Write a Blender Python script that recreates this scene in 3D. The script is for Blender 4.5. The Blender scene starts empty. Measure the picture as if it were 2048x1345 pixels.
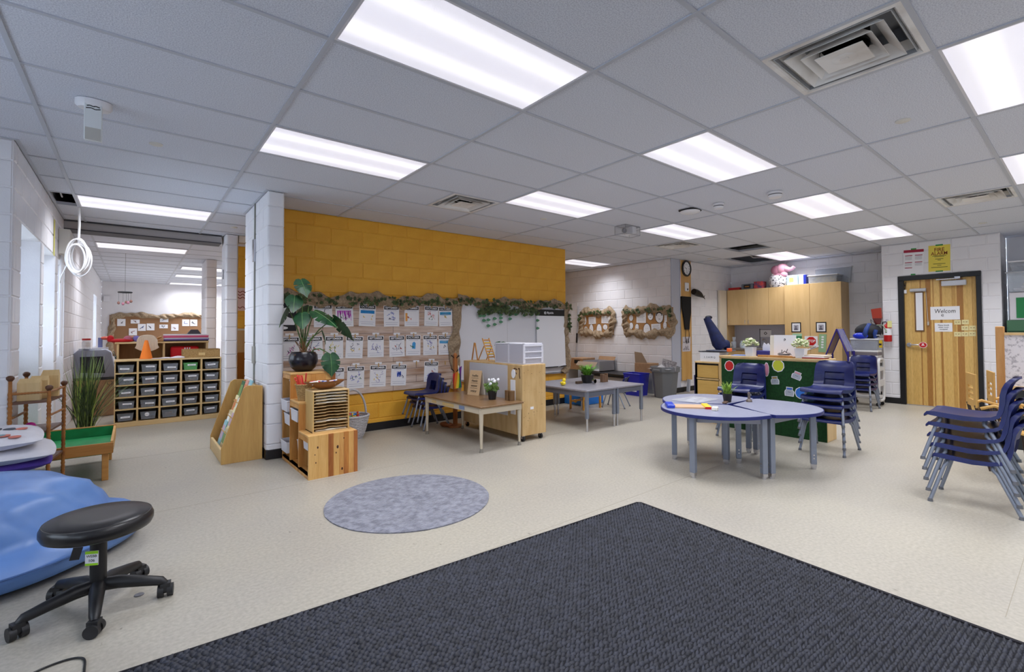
import bpy, bmesh, math, random
from mathutils import Vector, Matrix
from math import sin, cos, pi, radians, atan2, sqrt, hypot
RN = random.Random(11)
sc = bpy.context.scene
COL = sc.collection
# ------------------------------------------------------------------ camera
YAW, PIT, ROL, HC = 0.68329, 0.02296, -0.00569, 1.27855
_fw = Vector((sin(YAW)*cos(PIT), cos(YAW)*cos(PIT), sin(PIT)))
_r = Vector((cos(YAW), -sin(YAW), 0)); _u = _r.cross(_fw)
_R = _r*cos(ROL)+_u*sin(ROL); _U = _u*cos(ROL)-_r*sin(ROL)
cd = bpy.data.cameras.new('camera'); cam = bpy.data.objects.new('camera', cd); COL.objects.link(cam)
cd.sensor_fit = 'HORIZONTAL'; cd.sensor_width = 36.0
cd.lens = 943.26/2048*36.0
cd.shift_x = (1024-1034.5)/2048; cd.shift_y = (639.34-672.5)/2048
cd.clip_start = 0.05; cd.clip_end = 200
cam.matrix_world = Matrix(((_R.x, _U.x, -_fw.x, 0), (_R.y, _U.y, -_fw.y, 0), (_R.z, _U.z, -_fw.z, HC), (0, 0, 0, 1)))
sc.camera = cam
# ------------------------------------------------------------------ world, exposure
w = bpy.data.worlds.new('overcast_sky'); sc.world = w; w.use_nodes = True
bg = w.node_tree.nodes['Background']; bg.inputs[0].default_value = (0.72, 0.84, 1.0, 1); bg.inputs[1].default_value = 5.0
sc.view_settings.view_transform = 'Standard'; sc.view_settings.look = 'None'
sc.view_settings.gamma = 1.0; sc.view_settings.use_curve_mapping = False
sc.view_settings.exposure = EXPO = 0.30
LAMP = 0.86         # emission of the ceiling lenses
LAMP_W = 16.0       # power sent down by each fixture
sc.cycles.max_bounces = 8; sc.cycles.diffuse_bounces = 5; sc.cycles.glossy_bounces = 3; sc.cycles.transparent_max_bounces = 10; sc.cycles.use_adaptive_sampling = True; sc.cycles.adaptive_threshold = 0.05; sc.cycles.use_denoising = True
sc.cycles.sample_clamp_indirect = 6.0
H = 2.702           # ceiling height
X0, Y0 = 0.731, 2.326   # a node of the ceiling grid
# ------------------------------------------------------------------ materials
def lin(c):
    o = []
    for v in c[:3]:
        v = v/255.0
        o.append(v/12.92 if v <= 0.04045 else ((v+0.055)/1.055)**2.4)
    return (o[0], o[1], o[2], 1)
_M = {}
def M(name, c=(200, 200, 200), rough=.5, metal=0, c2=None, var=None, vs=6, st=(1, 1, 1), bump=0, bs=60, spec=.5, emit=0, alpha=1, trans=0, coat=0, detail=4, sheen=0, lo=.35, hi=.65):
    if name in _M: return _M[name]
    m = bpy.data.materials.new(name); m.use_nodes = True; nt = m.node_tree; b = nt.nodes['Principled BSDF']
    b.inputs['Base Color'].default_value = lin(c); b.inputs['Roughness'].default_value = rough; b.inputs['Metallic'].default_value = metal
    b.inputs['Specular IOR Level'].default_value = spec; b.inputs['Alpha'].default_value = alpha; b.inputs['Transmission Weight'].default_value = trans
    b.inputs['Coat Weight'].default_value = coat
    if sheen: b.inputs['Sheen Weight'].default_value = sheen
    if emit:
        b.inputs['Emission Color'].default_value = lin(c); b.inputs['Emission Strength'].default_value = emit
    if c2 or bump:
        tc = nt.nodes.new('ShaderNodeTexCoord'); mp = nt.nodes.new('ShaderNodeMapping'); mp.inputs['Scale'].default_value = st
        nt.links.new(tc.outputs['Object'], mp.inputs['Vector'])
    if c2:
        n = nt.nodes.new('ShaderNodeTexNoise'); n.inputs['Scale'].default_value = vs; n.inputs['Detail'].default_value = detail
        nt.links.new(mp.outputs[0], n.inputs['Vector'])
        r = nt.nodes.new('ShaderNodeValToRGB'); r.color_ramp.elements[0].position = lo; r.color_ramp.elements[1].position = hi
        r.color_ramp.elements[0].color = lin(c); r.color_ramp.elements[1].color = lin(c2)
        nt.links.new(n.outputs['Fac'], r.inputs[0]); nt.links.new(r.outputs[0], b.inputs['Base Color'])
    if bump:
        n2 = nt.nodes.new('ShaderNodeTexNoise'); n2.inputs['Scale'].default_value = bs; n2.inputs['Detail'].default_value = 3
        nt.links.new(mp.outputs[0], n2.inputs['Vector'])
        bp = nt.nodes.new('ShaderNodeBump'); bp.inputs['Strength'].default_value = bump; bp.inputs['Distance'].default_value = .01
        nt.links.new(n2.outputs['Fac'], bp.inputs['Height']); nt.links.new(bp.outputs[0], b.inputs['Normal'])
    _M[name] = m
    return m
def wood(name, c, c2, axis='z', sc_=1.0, rough=.5, ring=9, coat=0):
    """planed wood: grain lines stretched along an axis"""
    if name in _M: return _M[name]
    m = bpy.data.materials.new(name); m.use_nodes = True; nt = m.node_tree; b = nt.nodes['Principled BSDF']
    b.inputs['Roughness'].default_value = rough; b.inputs['Coat Weight'].default_value = coat
    tc = nt.nodes.new('ShaderNodeTexCoord'); mp = nt.nodes.new('ShaderNodeMapping')
    s = {'x': (.12, 1, 1), 'y': (1, .12, 1), 'z': (1, 1, .12)}[axis]
    mp.inputs['Scale'].default_value = tuple(v*sc_ for v in s)
    nt.links.new(tc.outputs['Object'], mp.inputs['Vector'])
    n = nt.nodes.new('ShaderNodeTexNoise'); n.inputs['Scale'].default_value = ring; n.inputs['Detail'].default_value = 6; n.inputs['Distortion'].default_value = .6
    n3 = nt.nodes.new('ShaderNodeTexNoise'); n3.inputs['Scale'].default_value = ring*9; n3.inputs['Detail'].default_value = 2
    nt.links.new(mp.outputs[0], n.inputs['Vector']); nt.links.new(mp.outputs[0], n3.inputs['Vector'])
    mx = nt.nodes.new('ShaderNodeMath'); mx.operation = 'MULTIPLY_ADD'; mx.inputs[1].default_value = .35
    nt.links.new(n3.outputs['Fac'], mx.inputs[0]); nt.links.new(n.outputs['Fac'], mx.inputs[2])
    r = nt.nodes.new('ShaderNodeValToRGB'); r.color_ramp.elements[0].position = .45; r.color_ramp.elements[1].position = .85
    r.color_ramp.elements[0].color = lin(c); r.color_ramp.elements[1].color = lin(c2)
    nt.links.new(mx.outputs[0], r.inputs[0]); nt.links.new(r.outputs[0], b.inputs['Base Color'])
    _M[name] = m
    return m
WHITEWALL = M('painted_block_white', (236, 235, 238), .42, c2=(230, 229, 233), vs=3, bump=.12, bs=90)
YELLOW = M('painted_block_yellow', (240, 180, 58), .55, c2=(233, 170, 52), vs=5, bump=.35, bs=75)
BLACKBASE = M('black_rubber_base', (22, 22, 26), .4)
TILE = M('ceiling_tile_fissured', (224, 228, 238), .95, c2=(200, 204, 217), vs=150, st=(1, 1, 1), detail=2, lo=.42, hi=.62, bump=.25, bs=160)
TBAR = M('ceiling_bar_white', (190, 194, 204), .5)
PLENUM = M('plenum_dark', (16, 16, 18), .9)
PLWHITE = M('white_plastic', (232, 232, 236), .4)
PAPER = M('white_paper', (238, 238, 242), .85)
PAPER2 = M('cream_paper', (232, 228, 214), .85)
INK = M('black_ink', (30, 30, 36), .7)
MAPLE = wood('maple_veneer', (222, 192, 140), (204, 170, 116), 'z', 1, .45, 7)
MAPLEX = wood('maple_veneer_flat', (224, 194, 142), (206, 172, 118), 'x', 1, .45, 7)
BIRCH = wood('birch_ply', (214, 176, 112), (192, 150, 88), 'z', 1, .5, 6)
OAK = wood('honey_oak', (206, 150, 78), (176, 118, 54), 'x', 1, .45, 9)
PINE = wood('knotty_pine', (220, 168, 96), (184, 120, 56), 'z', 1, .45, 8)
PINED = wood('aged_pine', (196, 132, 64), (150, 90, 38), 'z', 1, .45, 9)
BLUE = M('navy_polypropylene', (20, 30, 92), .34, c2=(17, 26, 80), vs=9)
STEEL = M('grey_enamel_tube', (134, 142, 158), .35, metal=.35)
CHROME = M('brushed_chrome', (205, 205, 210), .25, metal=1)
BLKPL = M('black_plastic', (24, 24, 27), .45)
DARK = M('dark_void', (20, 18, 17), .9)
NAVY = M('navy_cloth', (28, 34, 74), .85)
RED = M('red_gloss', (196, 26, 28), .4)
BURLAP = M('tan_burlap', (184, 162, 134), .95, c2=(144, 124, 100), vs=40, bump=.6, bs=180)
LEAF = M('ivy_leaf', (82, 100, 52), .55, c2=(42, 60, 32), vs=18)
GREEN = M('leaf_green', (44, 92, 54), .4, c2=(26, 62, 40), vs=14)
LIME = M('grass_green', (150, 182, 60), .5, c2=(92, 132, 40), vs=20)
CLEAR = M('clear_plastic', (205, 212, 222), .12, alpha=.34, spec=.6)
FROST = M('frosted_plastic', (214, 214, 226), .35, alpha=.72)
CARD = M('cardboard', (178, 142, 108), .85, c2=(168, 132, 98), vs=12)
CORK = M('cork', (186, 138, 86), .9, c2=(164, 118, 70), vs=70)
# ------------------------------------------------------------------ mesh helpers
class B:
    def __init__(s): s.v = []; s.f = []
    def add(s, vs, fs, T=None):
        k = len(s.v)
        if T is not None: vs = [T @ Vector(v) for v in vs]
        s.v += [tuple(v) for v in vs]; s.f += [tuple(i+k for i in f) for f in fs]; return s
    def box(s, x0, y0, z0, x1, y1, z1, T=None):
        if x0 > x1: x0, x1 = x1, x0
        if y0 > y1: y0, y1 = y1, y0
        if z0 > z1: z0, z1 = z1, z0
        return s.add([(x0, y0, z0), (x1, y0, z0), (x1, y1, z0), (x0, y1, z0), (x0, y0, z1), (x1, y0, z1), (x1, y1, z1), (x0, y1, z1)],
                     [(0, 3, 2, 1), (4, 5, 6, 7), (0, 1, 5, 4), (1, 2, 6, 5), (2, 3, 7, 6), (3, 0, 4, 7)], T)
    def cyl(s, p0, p1, r0, r1=None, n=12):
        r1 = r0 if r1 is None else r1
        p0 = Vector(p0); p1 = Vector(p1); d = (p1-p0).normalized()
        a = d.orthogonal().normalized(); b = d.cross(a)
        vs = []; 
        for p, r in ((p0, r0), (p1, r1)):
            for i in range(n):
                t = 2*pi*i/n; vs.append(p+a*(r*cos(t))+b*(r*sin(t)))
        fs = [(i, (i+1) % n, n+(i+1) % n, n+i) for i in range(n)]+[tuple(range(n-1, -1, -1)), tuple(range(n, 2*n))]
        return s.add(vs, fs)
    def tube(s, pts, r, n=8, closed=False):
        P = [Vector(p) for p in pts]; m = len(P); vs = []; fs = []; a = None
        for i, p in enumerate(P):
            if closed: d = (P[(i+1) % m]-P[i-1])
            else: d = P[min(i+1, m-1)]-P[max(i-1, 0)]
            d = d.normalized() if d.length > 1e-9 else Vector((0, 0, 1))
            if a is None: a = d.orthogonal().normalized()
            else:
                a = a-d*a.dot(d); a = a.normalized() if a.length > 1e-6 else d.orthogonal().normalized()
            b = d.cross(a); rr = r[i] if isinstance(r, (list, tuple)) else r
            for k in range(n):
                t = 2*pi*k/n; vs.append(p+a*(rr*cos(t))+b*(rr*sin(t)))
        for i in range(m if closed else m-1):
            j = (i+1) % m
            for k in range(n): fs.append((i*n+k, i*n+(k+1) % n, j*n+(k+1) % n, j*n+k))
        if not closed: fs += [tuple(range(n-1, -1, -1)), tuple(range((m-1)*n, m*n))]
        return s.add(vs, fs)
    def lathe(s, prof, n=24, c=(0, 0, 0), T=None, cap=True):
        vs = []; fs = []; m = len(prof)
        for r, z in prof:
            for k in range(n):
                t = 2*pi*k/n; vs.append((c[0]+r*cos(t), c[1]+r*sin(t), c[2]+z))
        for i in range(m-1):
            for k in range(n): fs.append((i*n+k, i*n+(k+1) % n, (i+1)*n+(k+1) % n, (i+1)*n+k))
        if cap and prof[0][0] > 1e-6: fs.append(tuple(range(n-1, -1, -1)))
        if cap and prof[-1][0] > 1e-6: fs.append(tuple(range((m-1)*n, m*n)))
        return s.add(vs, fs, T)
    def prism(s, poly, z0, z1, T=None):
        n = len(poly)
        vs = [(x, y, z0) for x, y in poly]+[(x, y, z1) for x, y in poly]
        fs = [tuple(range(n-1, -1, -1)), tuple(range(n, 2*n))]+[(i, (i+1) % n, n+(i+1) % n, n+i) for i in range(n)]
        return s.add(vs, fs, T)
    def ball(s, c, r, n=12, m=8, T=None):
        if not isinstance(r, (list, tuple)): r = (r, r, r)
        vs = [(c[0], c[1], c[2]-r[2])]; fs = []
        for i in range(1, m):
            ph = -pi/2+pi*i/m
            for k in range(n):
                t = 2*pi*k/n; vs.append((c[0]+r[0]*cos(ph)*cos(t), c[1]+r[1]*cos(ph)*sin(t), c[2]+r[2]*sin(ph)))
        vs.append((c[0], c[1], c[2]+r[2])); L = len(vs)-1
        for k in range(n): fs.append((0, 1+(k+1) % n, 1+k)); fs.append((L, L-n+k, L-n+(k+1) % n))
        for i in range(m-2):
            for k in range(n): a = 1+i*n; fs.append((a+k, a+(k+1) % n, a+n+(k+1) % n, a+n+k))
        return s.add(vs, fs, T)
    def grid(s, fn, nu, nv, T=None, skip=None):
        vs = [fn(i/nu, j/nv) for j in range(nv+1) for i in range(nu+1)]
        fs = []
        for j in range(nv):
            for i in range(nu):
                if skip and skip(i, j): continue
                a = j*(nu+1)+i; fs.append((a, a+1, a+nu+2, a+nu+1))
        return s.add(vs, fs, T)
    def mesh(s, name, mat=None, smooth=0, bevel=0, seg=1, solid=0, offs=0):
        me = bpy.data.meshes.new(name); me.from_pydata(s.v, [], s.f); me.update()
        bm = bmesh.new(); bm.from_mesh(me)
        if solid or bevel: bmesh.ops.remove_doubles(bm, verts=bm.verts, dist=1e-6)
        if solid:
            bmesh.ops.recalc_face_normals(bm, faces=bm.faces)
            bmesh.ops.solidify(bm, geom=bm.faces[:], thickness=solid)
        bmesh.ops.recalc_face_normals(bm, faces=bm.faces)
        if bevel:
            es = [e for e in bm.edges if len(e.link_faces) == 2 and e.calc_face_angle(0) > .5]
            if es: bmesh.ops.bevel(bm, geom=es, offset=bevel, segments=seg, profile=.5, affect='EDGES', clamp_overlap=True)
        bm.to_mesh(me); bm.free()
        if mat: me.materials.append(mat)
        if smooth:
            me.shade_smooth(); me.set_sharp_from_angle(angle=radians(smooth))
        return me
    def obj(s, name, mat=None, parent=None, loc=None, rot=None, smooth=0, bevel=0, seg=1, solid=0):
        return mk(name, s.mesh(name, mat, smooth, bevel, seg, solid), parent, loc, rot)
def mk(name, me, parent=None, loc=None, rot=None):
    o = bpy.data.objects.new(name, me); COL.objects.link(o)
    if parent is not None: o.parent = parent
    if loc is not None: o.location = loc
    if rot is not None: o.rotation_euler = rot if isinstance(rot, (tuple, list)) else (0, 0, rot)
    return o
def tag(o, label, cat, group=None):
    o['label'] = label; o['category'] = cat
    if group: o['group'] = group
    return o
def thing(name, label, cat, loc=(0, 0, 0), rz=0, group=None):
    o = bpy.data.objects.new(name, None); COL.objects.link(o); o.empty_display_size = .1
    o.location = loc; o.rotation_euler = rz if isinstance(rz, (tuple, list)) else (0, 0, rz)
    return tag(o, label, cat, group)
def struct(o): o['kind'] = 'structure'; return o
def kids(o): return [c for c in bpy.data.objects if c.parent == o]
def dup(root, loc, rz=None, label=None, group=None):
    tree = [(root, None)]
    r = root.copy(); COL.objects.link(r); r.location = loc
    if rz is not None: r.rotation_euler = rz if isinstance(rz, (tuple, list)) else (0, 0, rz)
    if label: r['label'] = label
    if group: r['group'] = group
    for ch in kids(root):
        c = ch.copy(); COL.objects.link(c); c.parent = r
        for g in kids(ch):
            d = g.copy(); COL.objects.link(d); d.parent = c
    return r
def TR(x=0, y=0, z=0, rx=0, ry=0, rz=0):
    return Matrix.Translation((x, y, z)) @ Matrix.Rotation(rz, 4, 'Z') @ Matrix.Rotation(ry, 4, 'Y') @ Matrix.Rotation(rx, 4, 'X')
_TXT = {}
def text(name, s, size, mat, parent, T, bold=0, shear=0, width=None):
    """flat lettering; T maps the text plane (x right, y up) into the parent's space"""
    cu = bpy.data.curves.new('t', 'FONT'); cu.body = s; cu.size = size; cu.align_x = 'CENTER'; cu.align_y = 'CENTER'; cu.extrude = 0.0004
    cu.offset = bold; cu.shear = shear; cu.resolution_u = 2
    ob = bpy.data.objects.new('t', cu); COL.objects.link(ob)
    bpy.context.view_layer.update()
    me = bpy.data.meshes.new_from_object(ob.evaluated_get(bpy.context.evaluated_depsgraph_get()))
    bpy.data.objects.remove(ob); bpy.data.curves.remove(cu)
    if width and me.vertices:
        xs = [v.co.x for v in me.vertices]; k = width/max(1e-6, max(xs)-min(xs))
        for v in me.vertices: v.co.x *= k
    me.materials.clear(); me.materials.append(mat); me.transform(T); me.name = name
    return mk(name, me, parent)
def smooth(P, k=6):
    P = [Vector(p) for p in P]; Q = [P[0]]+P+[P[-1]]; out = []
    for i in range(1, len(Q)-2):
        for s in range(k):
            t = s/k; a, b, c, d = Q[i-1:i+3]
            out.append(.5*((2*b)+(c-a)*t+(2*a-5*b+4*c-d)*t*t+(3*b-a-3*c+d)*t**3))
    return out+[P[-1]]
# planes for flat print: facing -Y and facing -X
def FY(x, y, z): return Matrix(((1, 0, 0, x), (0, 0, -1, y), (0, 1, 0, z), (0, 0, 0, 1)))
def FX(x, y, z): return Matrix(((0, 0, -1, x), (-1, 0, 0, y), (0, 1, 0, z), (0, 0, 0, 1)))
def stroke(b, pts, wd, T, th=.0004):
    """a flat pen stroke in the text plane"""
    for (x0, y0), (x1, y1) in zip(pts[:-1], pts[1:]):
        L = hypot(x1-x0, y1-y0)
        if L < 1e-6: continue
        nx, ny = -(y1-y0)/L*wd/2, (x1-x0)/L*wd/2
        b.add([(x0+nx, y0+ny, th), (x0-nx, y0-ny, th), (x1-nx, y1-ny, th), (x1+nx, y1+ny, th)], [(0, 1, 2, 3)], T)
# ================================================================== STRUCTURE
_BLK = {}
def block_mesh(wd, ht, mat, dp=.02, name='block'):
    k = (round(wd, 3), round(ht, 3), mat.name, dp)
    if k not in _BLK:
        b = B(); e = .006
        b.add([(0, e, 0), (wd, e, 0), (wd, e, ht), (0, e, ht), (e, 0, e), (wd-e, 0, e), (wd-e, 0, ht-e), (e, 0, ht-e), (0, dp, 0), (wd, dp, 0), (wd, dp, ht), (0, dp, ht)],
              [(4, 5, 6, 7), (0, 1, 5, 4), (1, 2, 6, 5), (2, 3, 7, 6), (3, 0, 4, 7), (0, 8, 9, 1), (1, 9, 10, 2), (2, 10, 11, 3), (3, 11, 8, 0)])
        _BLK[k] = b.mesh(name, mat)
    return _BLK[k]
def courses(z1):
    z = -.05; k = 0; out = []
    while z < z1:
        a, c = max(z, 0), min(z+.2, z1)
        if c-a > .02: out.append((k, a, c))
        z += .2; k += 1
    return out
def wall(name, p0, ang, L, mat, z1=H, thick=.19, offs=(.1, .3), ops=(), blocks=True, base=None, zmin=0):
    """a wall whose face starts at p0 and runs L along ang; the room lies on the right-hand side (local -y)"""
    b = B(); us = sorted({0, L, *[o[0] for o in ops], *[o[1] for o in ops]})
    for a, c in zip(us[:-1], us[1:]):
        zs = [(zmin, z1 if z1 < H else H+.46)]
        for o in ops:
            if o[0] < (a+c)/2 < o[1]:
                n = []
                for q0, q1 in zs:
                    if o[2] > q0: n.append((q0, min(q1, o[2])))
                    if o[3] < q1: n.append((max(q0, o[3]), q1))
                zs = n
        for q0, q1 in zs:
            if q1-q0 > .001: b.box(a, .0065, q0, c, thick, q1)
    W = struct(b.obj(name, mat, loc=(p0[0], p0[1], 0), rot=ang))
    if blocks:
        for k, a, c in courses(z1):
            iv = [(0, L)]
            for o in ops:
                if o[2] < (a+c)/2 < o[3]:
                    n = []
                    for q0, q1 in iv:
                        if o[0] > q0: n.append((q0, min(q1, o[0])))
                        if o[1] < q1: n.append((max(q0, o[1]), q1))
                    iv = [q for q in n if q[1]-q[0] > .02]
            j = offs[k % 2]-.4
            cuts = []
            while j < L: cuts.append(j); j += .4
            for q0, q1 in iv:
                e = [q0]+[x for x in cuts if q0+.03 < x < q1-.03]+[q1]
                for s0, s1 in zip(e[:-1], e[1:]):
                    g = .0045
                    mk('block', block_mesh(s1-s0-2*g, c-a-2*g, mat), W, (s0+g, 0, a+g))
    if base:
        iv = [(0, L)]
        for o in ops:
            if o[2] < .05:
                iv = [x for q0, q1 in iv for x in ((q0, min(q1, o[0])), (max(q0, o[1]), q1)) if x[1]-x[0] > .02]
        bb = B()
        for q0, q1 in iv: bb.box(q0, -.007, 0, q1, .003, .1)
        struct(bb.obj(base, BLACKBASE, loc=(p0[0], p0[1], 0), rot=ang, bevel=.002))
    return W
# floor
FLOOR = M('marmoleum', (189, 184, 173), .42, c2=(169, 164, 153), vs=55, detail=8, bump=.03, bs=200, lo=.3, hi=.7)
def floor_mat():
    nt = FLOOR.node_tree; b = nt.nodes['Principled BSDF']; src = b.inputs['Base Color'].links[0].from_socket
    tc = nt.nodes.new('ShaderNodeTexCoord'); n = nt.nodes.new('ShaderNodeTexNoise'); n.inputs['Scale'].default_value = .9; n.inputs['Detail'].default_value = 5
    nt.links.new(tc.outputs['Object'], n.inputs['Vector'])
    r = nt.nodes.new('ShaderNodeValToRGB'); r.color_ramp.elements[0].position = .3; r.color_ramp.elements[1].position = .7
    r.color_ramp.elements[0].color = lin((238, 236, 236)); r.color_ramp.elements[1].color = lin((255, 253, 246))
    # scuff specks
    n2 = nt.nodes.new('ShaderNodeTexNoise'); n2.inputs['Scale'].default_value = 26; n2.inputs['Detail'].default_value = 3
    mp = nt.nodes.new('ShaderNodeMapping'); mp.inputs['Scale'].default_value = (1, .45, 1); nt.links.new(tc.outputs['Object'], mp.inputs[0]); nt.links.new(mp.outputs[0], n2.inputs['Vector'])
    r2 = nt.nodes.new('ShaderNodeValToRGB'); r2.color_ramp.elements[0].position = .72; r2.color_ramp.elements[1].position = .8
    r2.color_ramp.elements[0].color = (1, 1, 1, 1); r2.color_ramp.elements[1].color = (.45, .43, .4, 1)
    nt.links.new(n.outputs['Fac'], r.inputs[0]); nt.links.new(n2.outputs['Fac'], r2.inputs[0])
    for s2 in (r.outputs[0], r2.outputs[0]):
        m = nt.nodes.new('ShaderNodeMix'); m.data_type = 'RGBA'; m.blend_type = 'MULTIPLY'; m.inputs[0].default_value = 1
        nt.links.new(src, m.inputs[6]); nt.links.new(s2, m.inputs[7]); src = m.outputs[2]
    nt.links.new(src, b.inputs['Base Color'])
floor_mat()
fl = struct(B().box(-2.8, -2.9, -.1, 11.2, 17.8, 0).obj('floor', FLOOR))
SEAM = M('floor_seam', (158, 150, 134), .7)
for q in ((-2.2, 2.262, 10.0, 2.265), (-.6, 4.24, 5.9, 4.243), (-.6, 6.22, 8.2, 6.223), (3.0, .28, 10, .283)):
    B().box(q[0], q[1], 0, q[2], q[3], .0006).obj('seam', SEAM, fl)
# walls
wall('wall_yellow', (1.195, 5.897), 0, 4.711, YELLOW, offs=(.268, .077), base='baseboard_yellow')
wall('wall_boards', (8.33, 9.0), radians(-90), 3.64, WHITEWALL, offs=(.1, .3), base='baseboard_boards')
wall('wall_clock', (8.36, 5.36), 0, 2.47, WHITEWALL, offs=(.25, .05), base='baseboard_clock')
wall('wall_kitchen', (10.80, 5.36), radians(-90), 3.03, WHITEWALL, offs=(.2, 0), base='baseboard_kitchen')
DY0, DY1 = 2.33-2.11, 2.33-1.10
wall('wall_door', (10.04, 2.33), radians(-90), 1.443, WHITEWALL, offs=(.3, .1), ops=[(DY0, DY1, 0, 2.15)], base='baseboard_door')
struct(B().box(10.23, .89, 0, 10.80, 2.33, H+.46).box(10.06, 2.325, 0, 10.80, 2.33, H+.46).obj('wall_door_core', WHITEWALL))
wall('wall_alcove_side', (10.044, .887), 0, .76, WHITEWALL, offs=(.1, .3), thick=.002+.02)
wall('wall_alcove_back', (10.80, .887), radians(-90), 3.6, WHITEWALL, blocks=False)
wall('wall_rear', (10.8, -2.6), radians(180), 13.3, WHITEWALL, blocks=False)
wall('wall_left_near', (-2.4, -2.6), radians(90), 7.6, WHITEWALL, blocks=False, ops=[(1.0, 3.2, .95, 2.15), (4.0, 6.2, .95, 2.15)])
wall('wall_return', (-2.4, 5.0), 0, 1.703, WHITEWALL, offs=(.31, .11), thick=.19)
# window wall with deep openings
LW = [(.31, 1.34), (1.53, 2.43), (2.63, 3.38)]
WY0 = 5.02
wall('wall_windows', (-.69, WY0), radians(90), 12.4, WHITEWALL, thick=.32, offs=(.3, .1), ops=[(a, c, 0, 2.15) for a, c in LW]+[(9.0, 10.2, .95, 2.15)])
GLASS = M('window_glass', (225, 236, 245), .05, alpha=.18)
VINYL = M('window_frame_white', (226, 230, 236), .4)
for n, (a, c) in enumerate(LW+[(9.0, 10.2)]):
    x = -.69-.24; y0, y1 = WY0+a, WY0+c
    if n < 3: wall('wall_niche_%d' % (n+1), (x+.05, y0), radians(90), y1-y0, WHITEWALL, z1=.95, thick=.08, offs=(.2, .4))
    wf = struct(B().box(x-.03, y0, .95, x+.03, y0+.05, 2.15).box(x-.03, y1-.05, .95, x+.03, y1, 2.15).box(x-.03, y0, .95, x+.03, y1, 1.0).box(x-.03, y0, 2.10, x+.03, y1, 2.15)
                .box(x-.02, (y0+y1)/2-.02, 1.0, x+.02, (y0+y1)/2+.02, 2.1).obj('window_%d' % (n+1), VINYL))
    B().box(x-.004, y0+.04, .99, x+.004, y1-.04, 2.11).obj('pane', GLASS, wf)
for n, (a, c) in enumerate([(1.0, 3.2), (4.0, 6.2)]):  # unseen windows in the near left wall, added to bring in daylight
    x = -2.5; y0, y1 = -2.6+a, -2.6+c
    wf = struct(B().box(x-.03, y0, .95, x+.03, y0+.05, 2.15).box(x-.03, y1-.05, .95, x+.03, y1, 2.15).box(x-.03, y0, .95, x+.03, y1, 1.0).box(x-.03, y0, 2.10, x+.03, y1, 2.15).obj('window_%d' % (n+5), VINYL))
    B().box(x-.004, y0+.04, .99, x+.004, y1-.04, 2.11).obj('pane', GLASS, wf)
# back room
wall('wall_back', (-.69, 17.4), 0, 4.0, WHITEWALL, blocks=False)
wall('wall_back_right', (3.2, 17.4), radians(-90), 8.4, WHITEWALL, blocks=False)
wall('wall_closet', (1.25, 9.0), 0, 1.95, YELLOW, offs=(.1, .3))
wall('wall_closet_right', (3.2, 9.0), radians(-90), 2.9, YELLOW, blocks=False)
wall('wall_corridor', (5.716, 9.0), 0, 2.65, WHITEWALL, blocks=False)
wall('wall_corridor_left', (5.906, 6.09), radians(90), 2.95, YELLOW, blocks=False, thick=.15)
# free-standing piers: whole blocks, rounded on their front corners
def pier(name, x0, y0, x1, y1, mat=WHITEWALL, off=0):
    W = struct(B().box(x0+.0065, y0+.014, 0, x1-.0065, y1-.0065, H).obj(name, mat))
    me = {}
    for k, a, c in courses(H):
        y = y0; first = True; ln = (.4 if (k+off) % 2 else .2)
        while y < y1-.01:
            L = min(ln, y1-y); L = y1-y if y1-y-L < .06 else L
            key = (round(L, 3), round(c-a, 3), first)
            if key not in me:
                g = .0045; b = B(); hw = (x1-x0)/2
                if first:
                    r = .028; P = []
                    for t in range(7): P.append((-hw+r-r*cos(pi/2*t/6), r-r*sin(pi/2*t/6)))
                    for t in range(7): P.append((hw-r+r*sin(pi/2*t/6), r-r*cos(pi/2*t/6)))
                    P += [(hw, L-g), (-hw, L-g)]
                    b.prism(P, g, c-a-g)
                else: b.box(-hw, g, g, hw, L-g, c-a-g)
                me[key] = b.mesh('block', mat, smooth=25, bevel=.004)
            mk('block', me[key], W, ((x0+x1)/2, y, a))
            y += L; ln = .4; first = False
    struct(B().box(x0-.006, y0-.006, 0, x1+.006, y1, .1).obj('baseboard_'+name.split('_', 1)[1], BLACKBASE, bevel=.012, seg=2))
    return W
P1 = pier('wall_pier_front', 1.037, 5.24, 1.195, 6.46)
P2 = pier('wall_pier_middle', 1.03, 7.95, 1.19, 8.36, off=1)
P3 = pier('wall_pier_back', 1.09, 10.95, 1.27, 11.7)
struct(B().box(1.2, 7.97, 2.60, 3.2, 8.1, H).obj('trim_1', M('cream_bulkhead', (226, 214, 196), .6)))
# partition track on the front pier
TRK = thing('partition_channel', 'thin grey metal channel with latch running down the side of front white pier', 'metal channel')
B().box(1.024, 5.83, .62, 1.037, 5.862, 2.69).obj('channel', M('galvanised', (150, 150, 142), .4, metal=.6), TRK)
B().box(1.014, 5.82, 2.05, 1.037, 5.89, 2.30).obj('latch', CHROME, TRK, bevel=.004)
B().box(1.016, 5.80, .93, 1.037, 5.90, 1.12).obj('bottom_plate', M('dull_steel', (168, 166, 158), .45, metal=.5), TRK, bevel=.004)
# partition header beam
struct(B().box(-.69, 8.14, H-.012, 1.0, 8.46, H).obj('trim_2', M('track_dark', (70, 70, 76), .6)))
struct(B().box(-.69, 8.16, H-.105, 1.0, 8.44, H-.012).obj('trim_3', M('track_grey', (176, 172, 172), .6), bevel=.003))
struct(B().box(-.69, 8.15, H-.118, 1.0, 8.45, H-.105).obj('trim_4', _M['track_dark']))
# wall end beside the clock panel, its shadow put into the grey
struct(B().box(8.318, 5.335, 0.10, 8.62, 5.359, H).obj('corner_shade_strip', M('corner_shade_grey', (186, 190, 204), .4), bevel=.012, seg=2))
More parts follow.
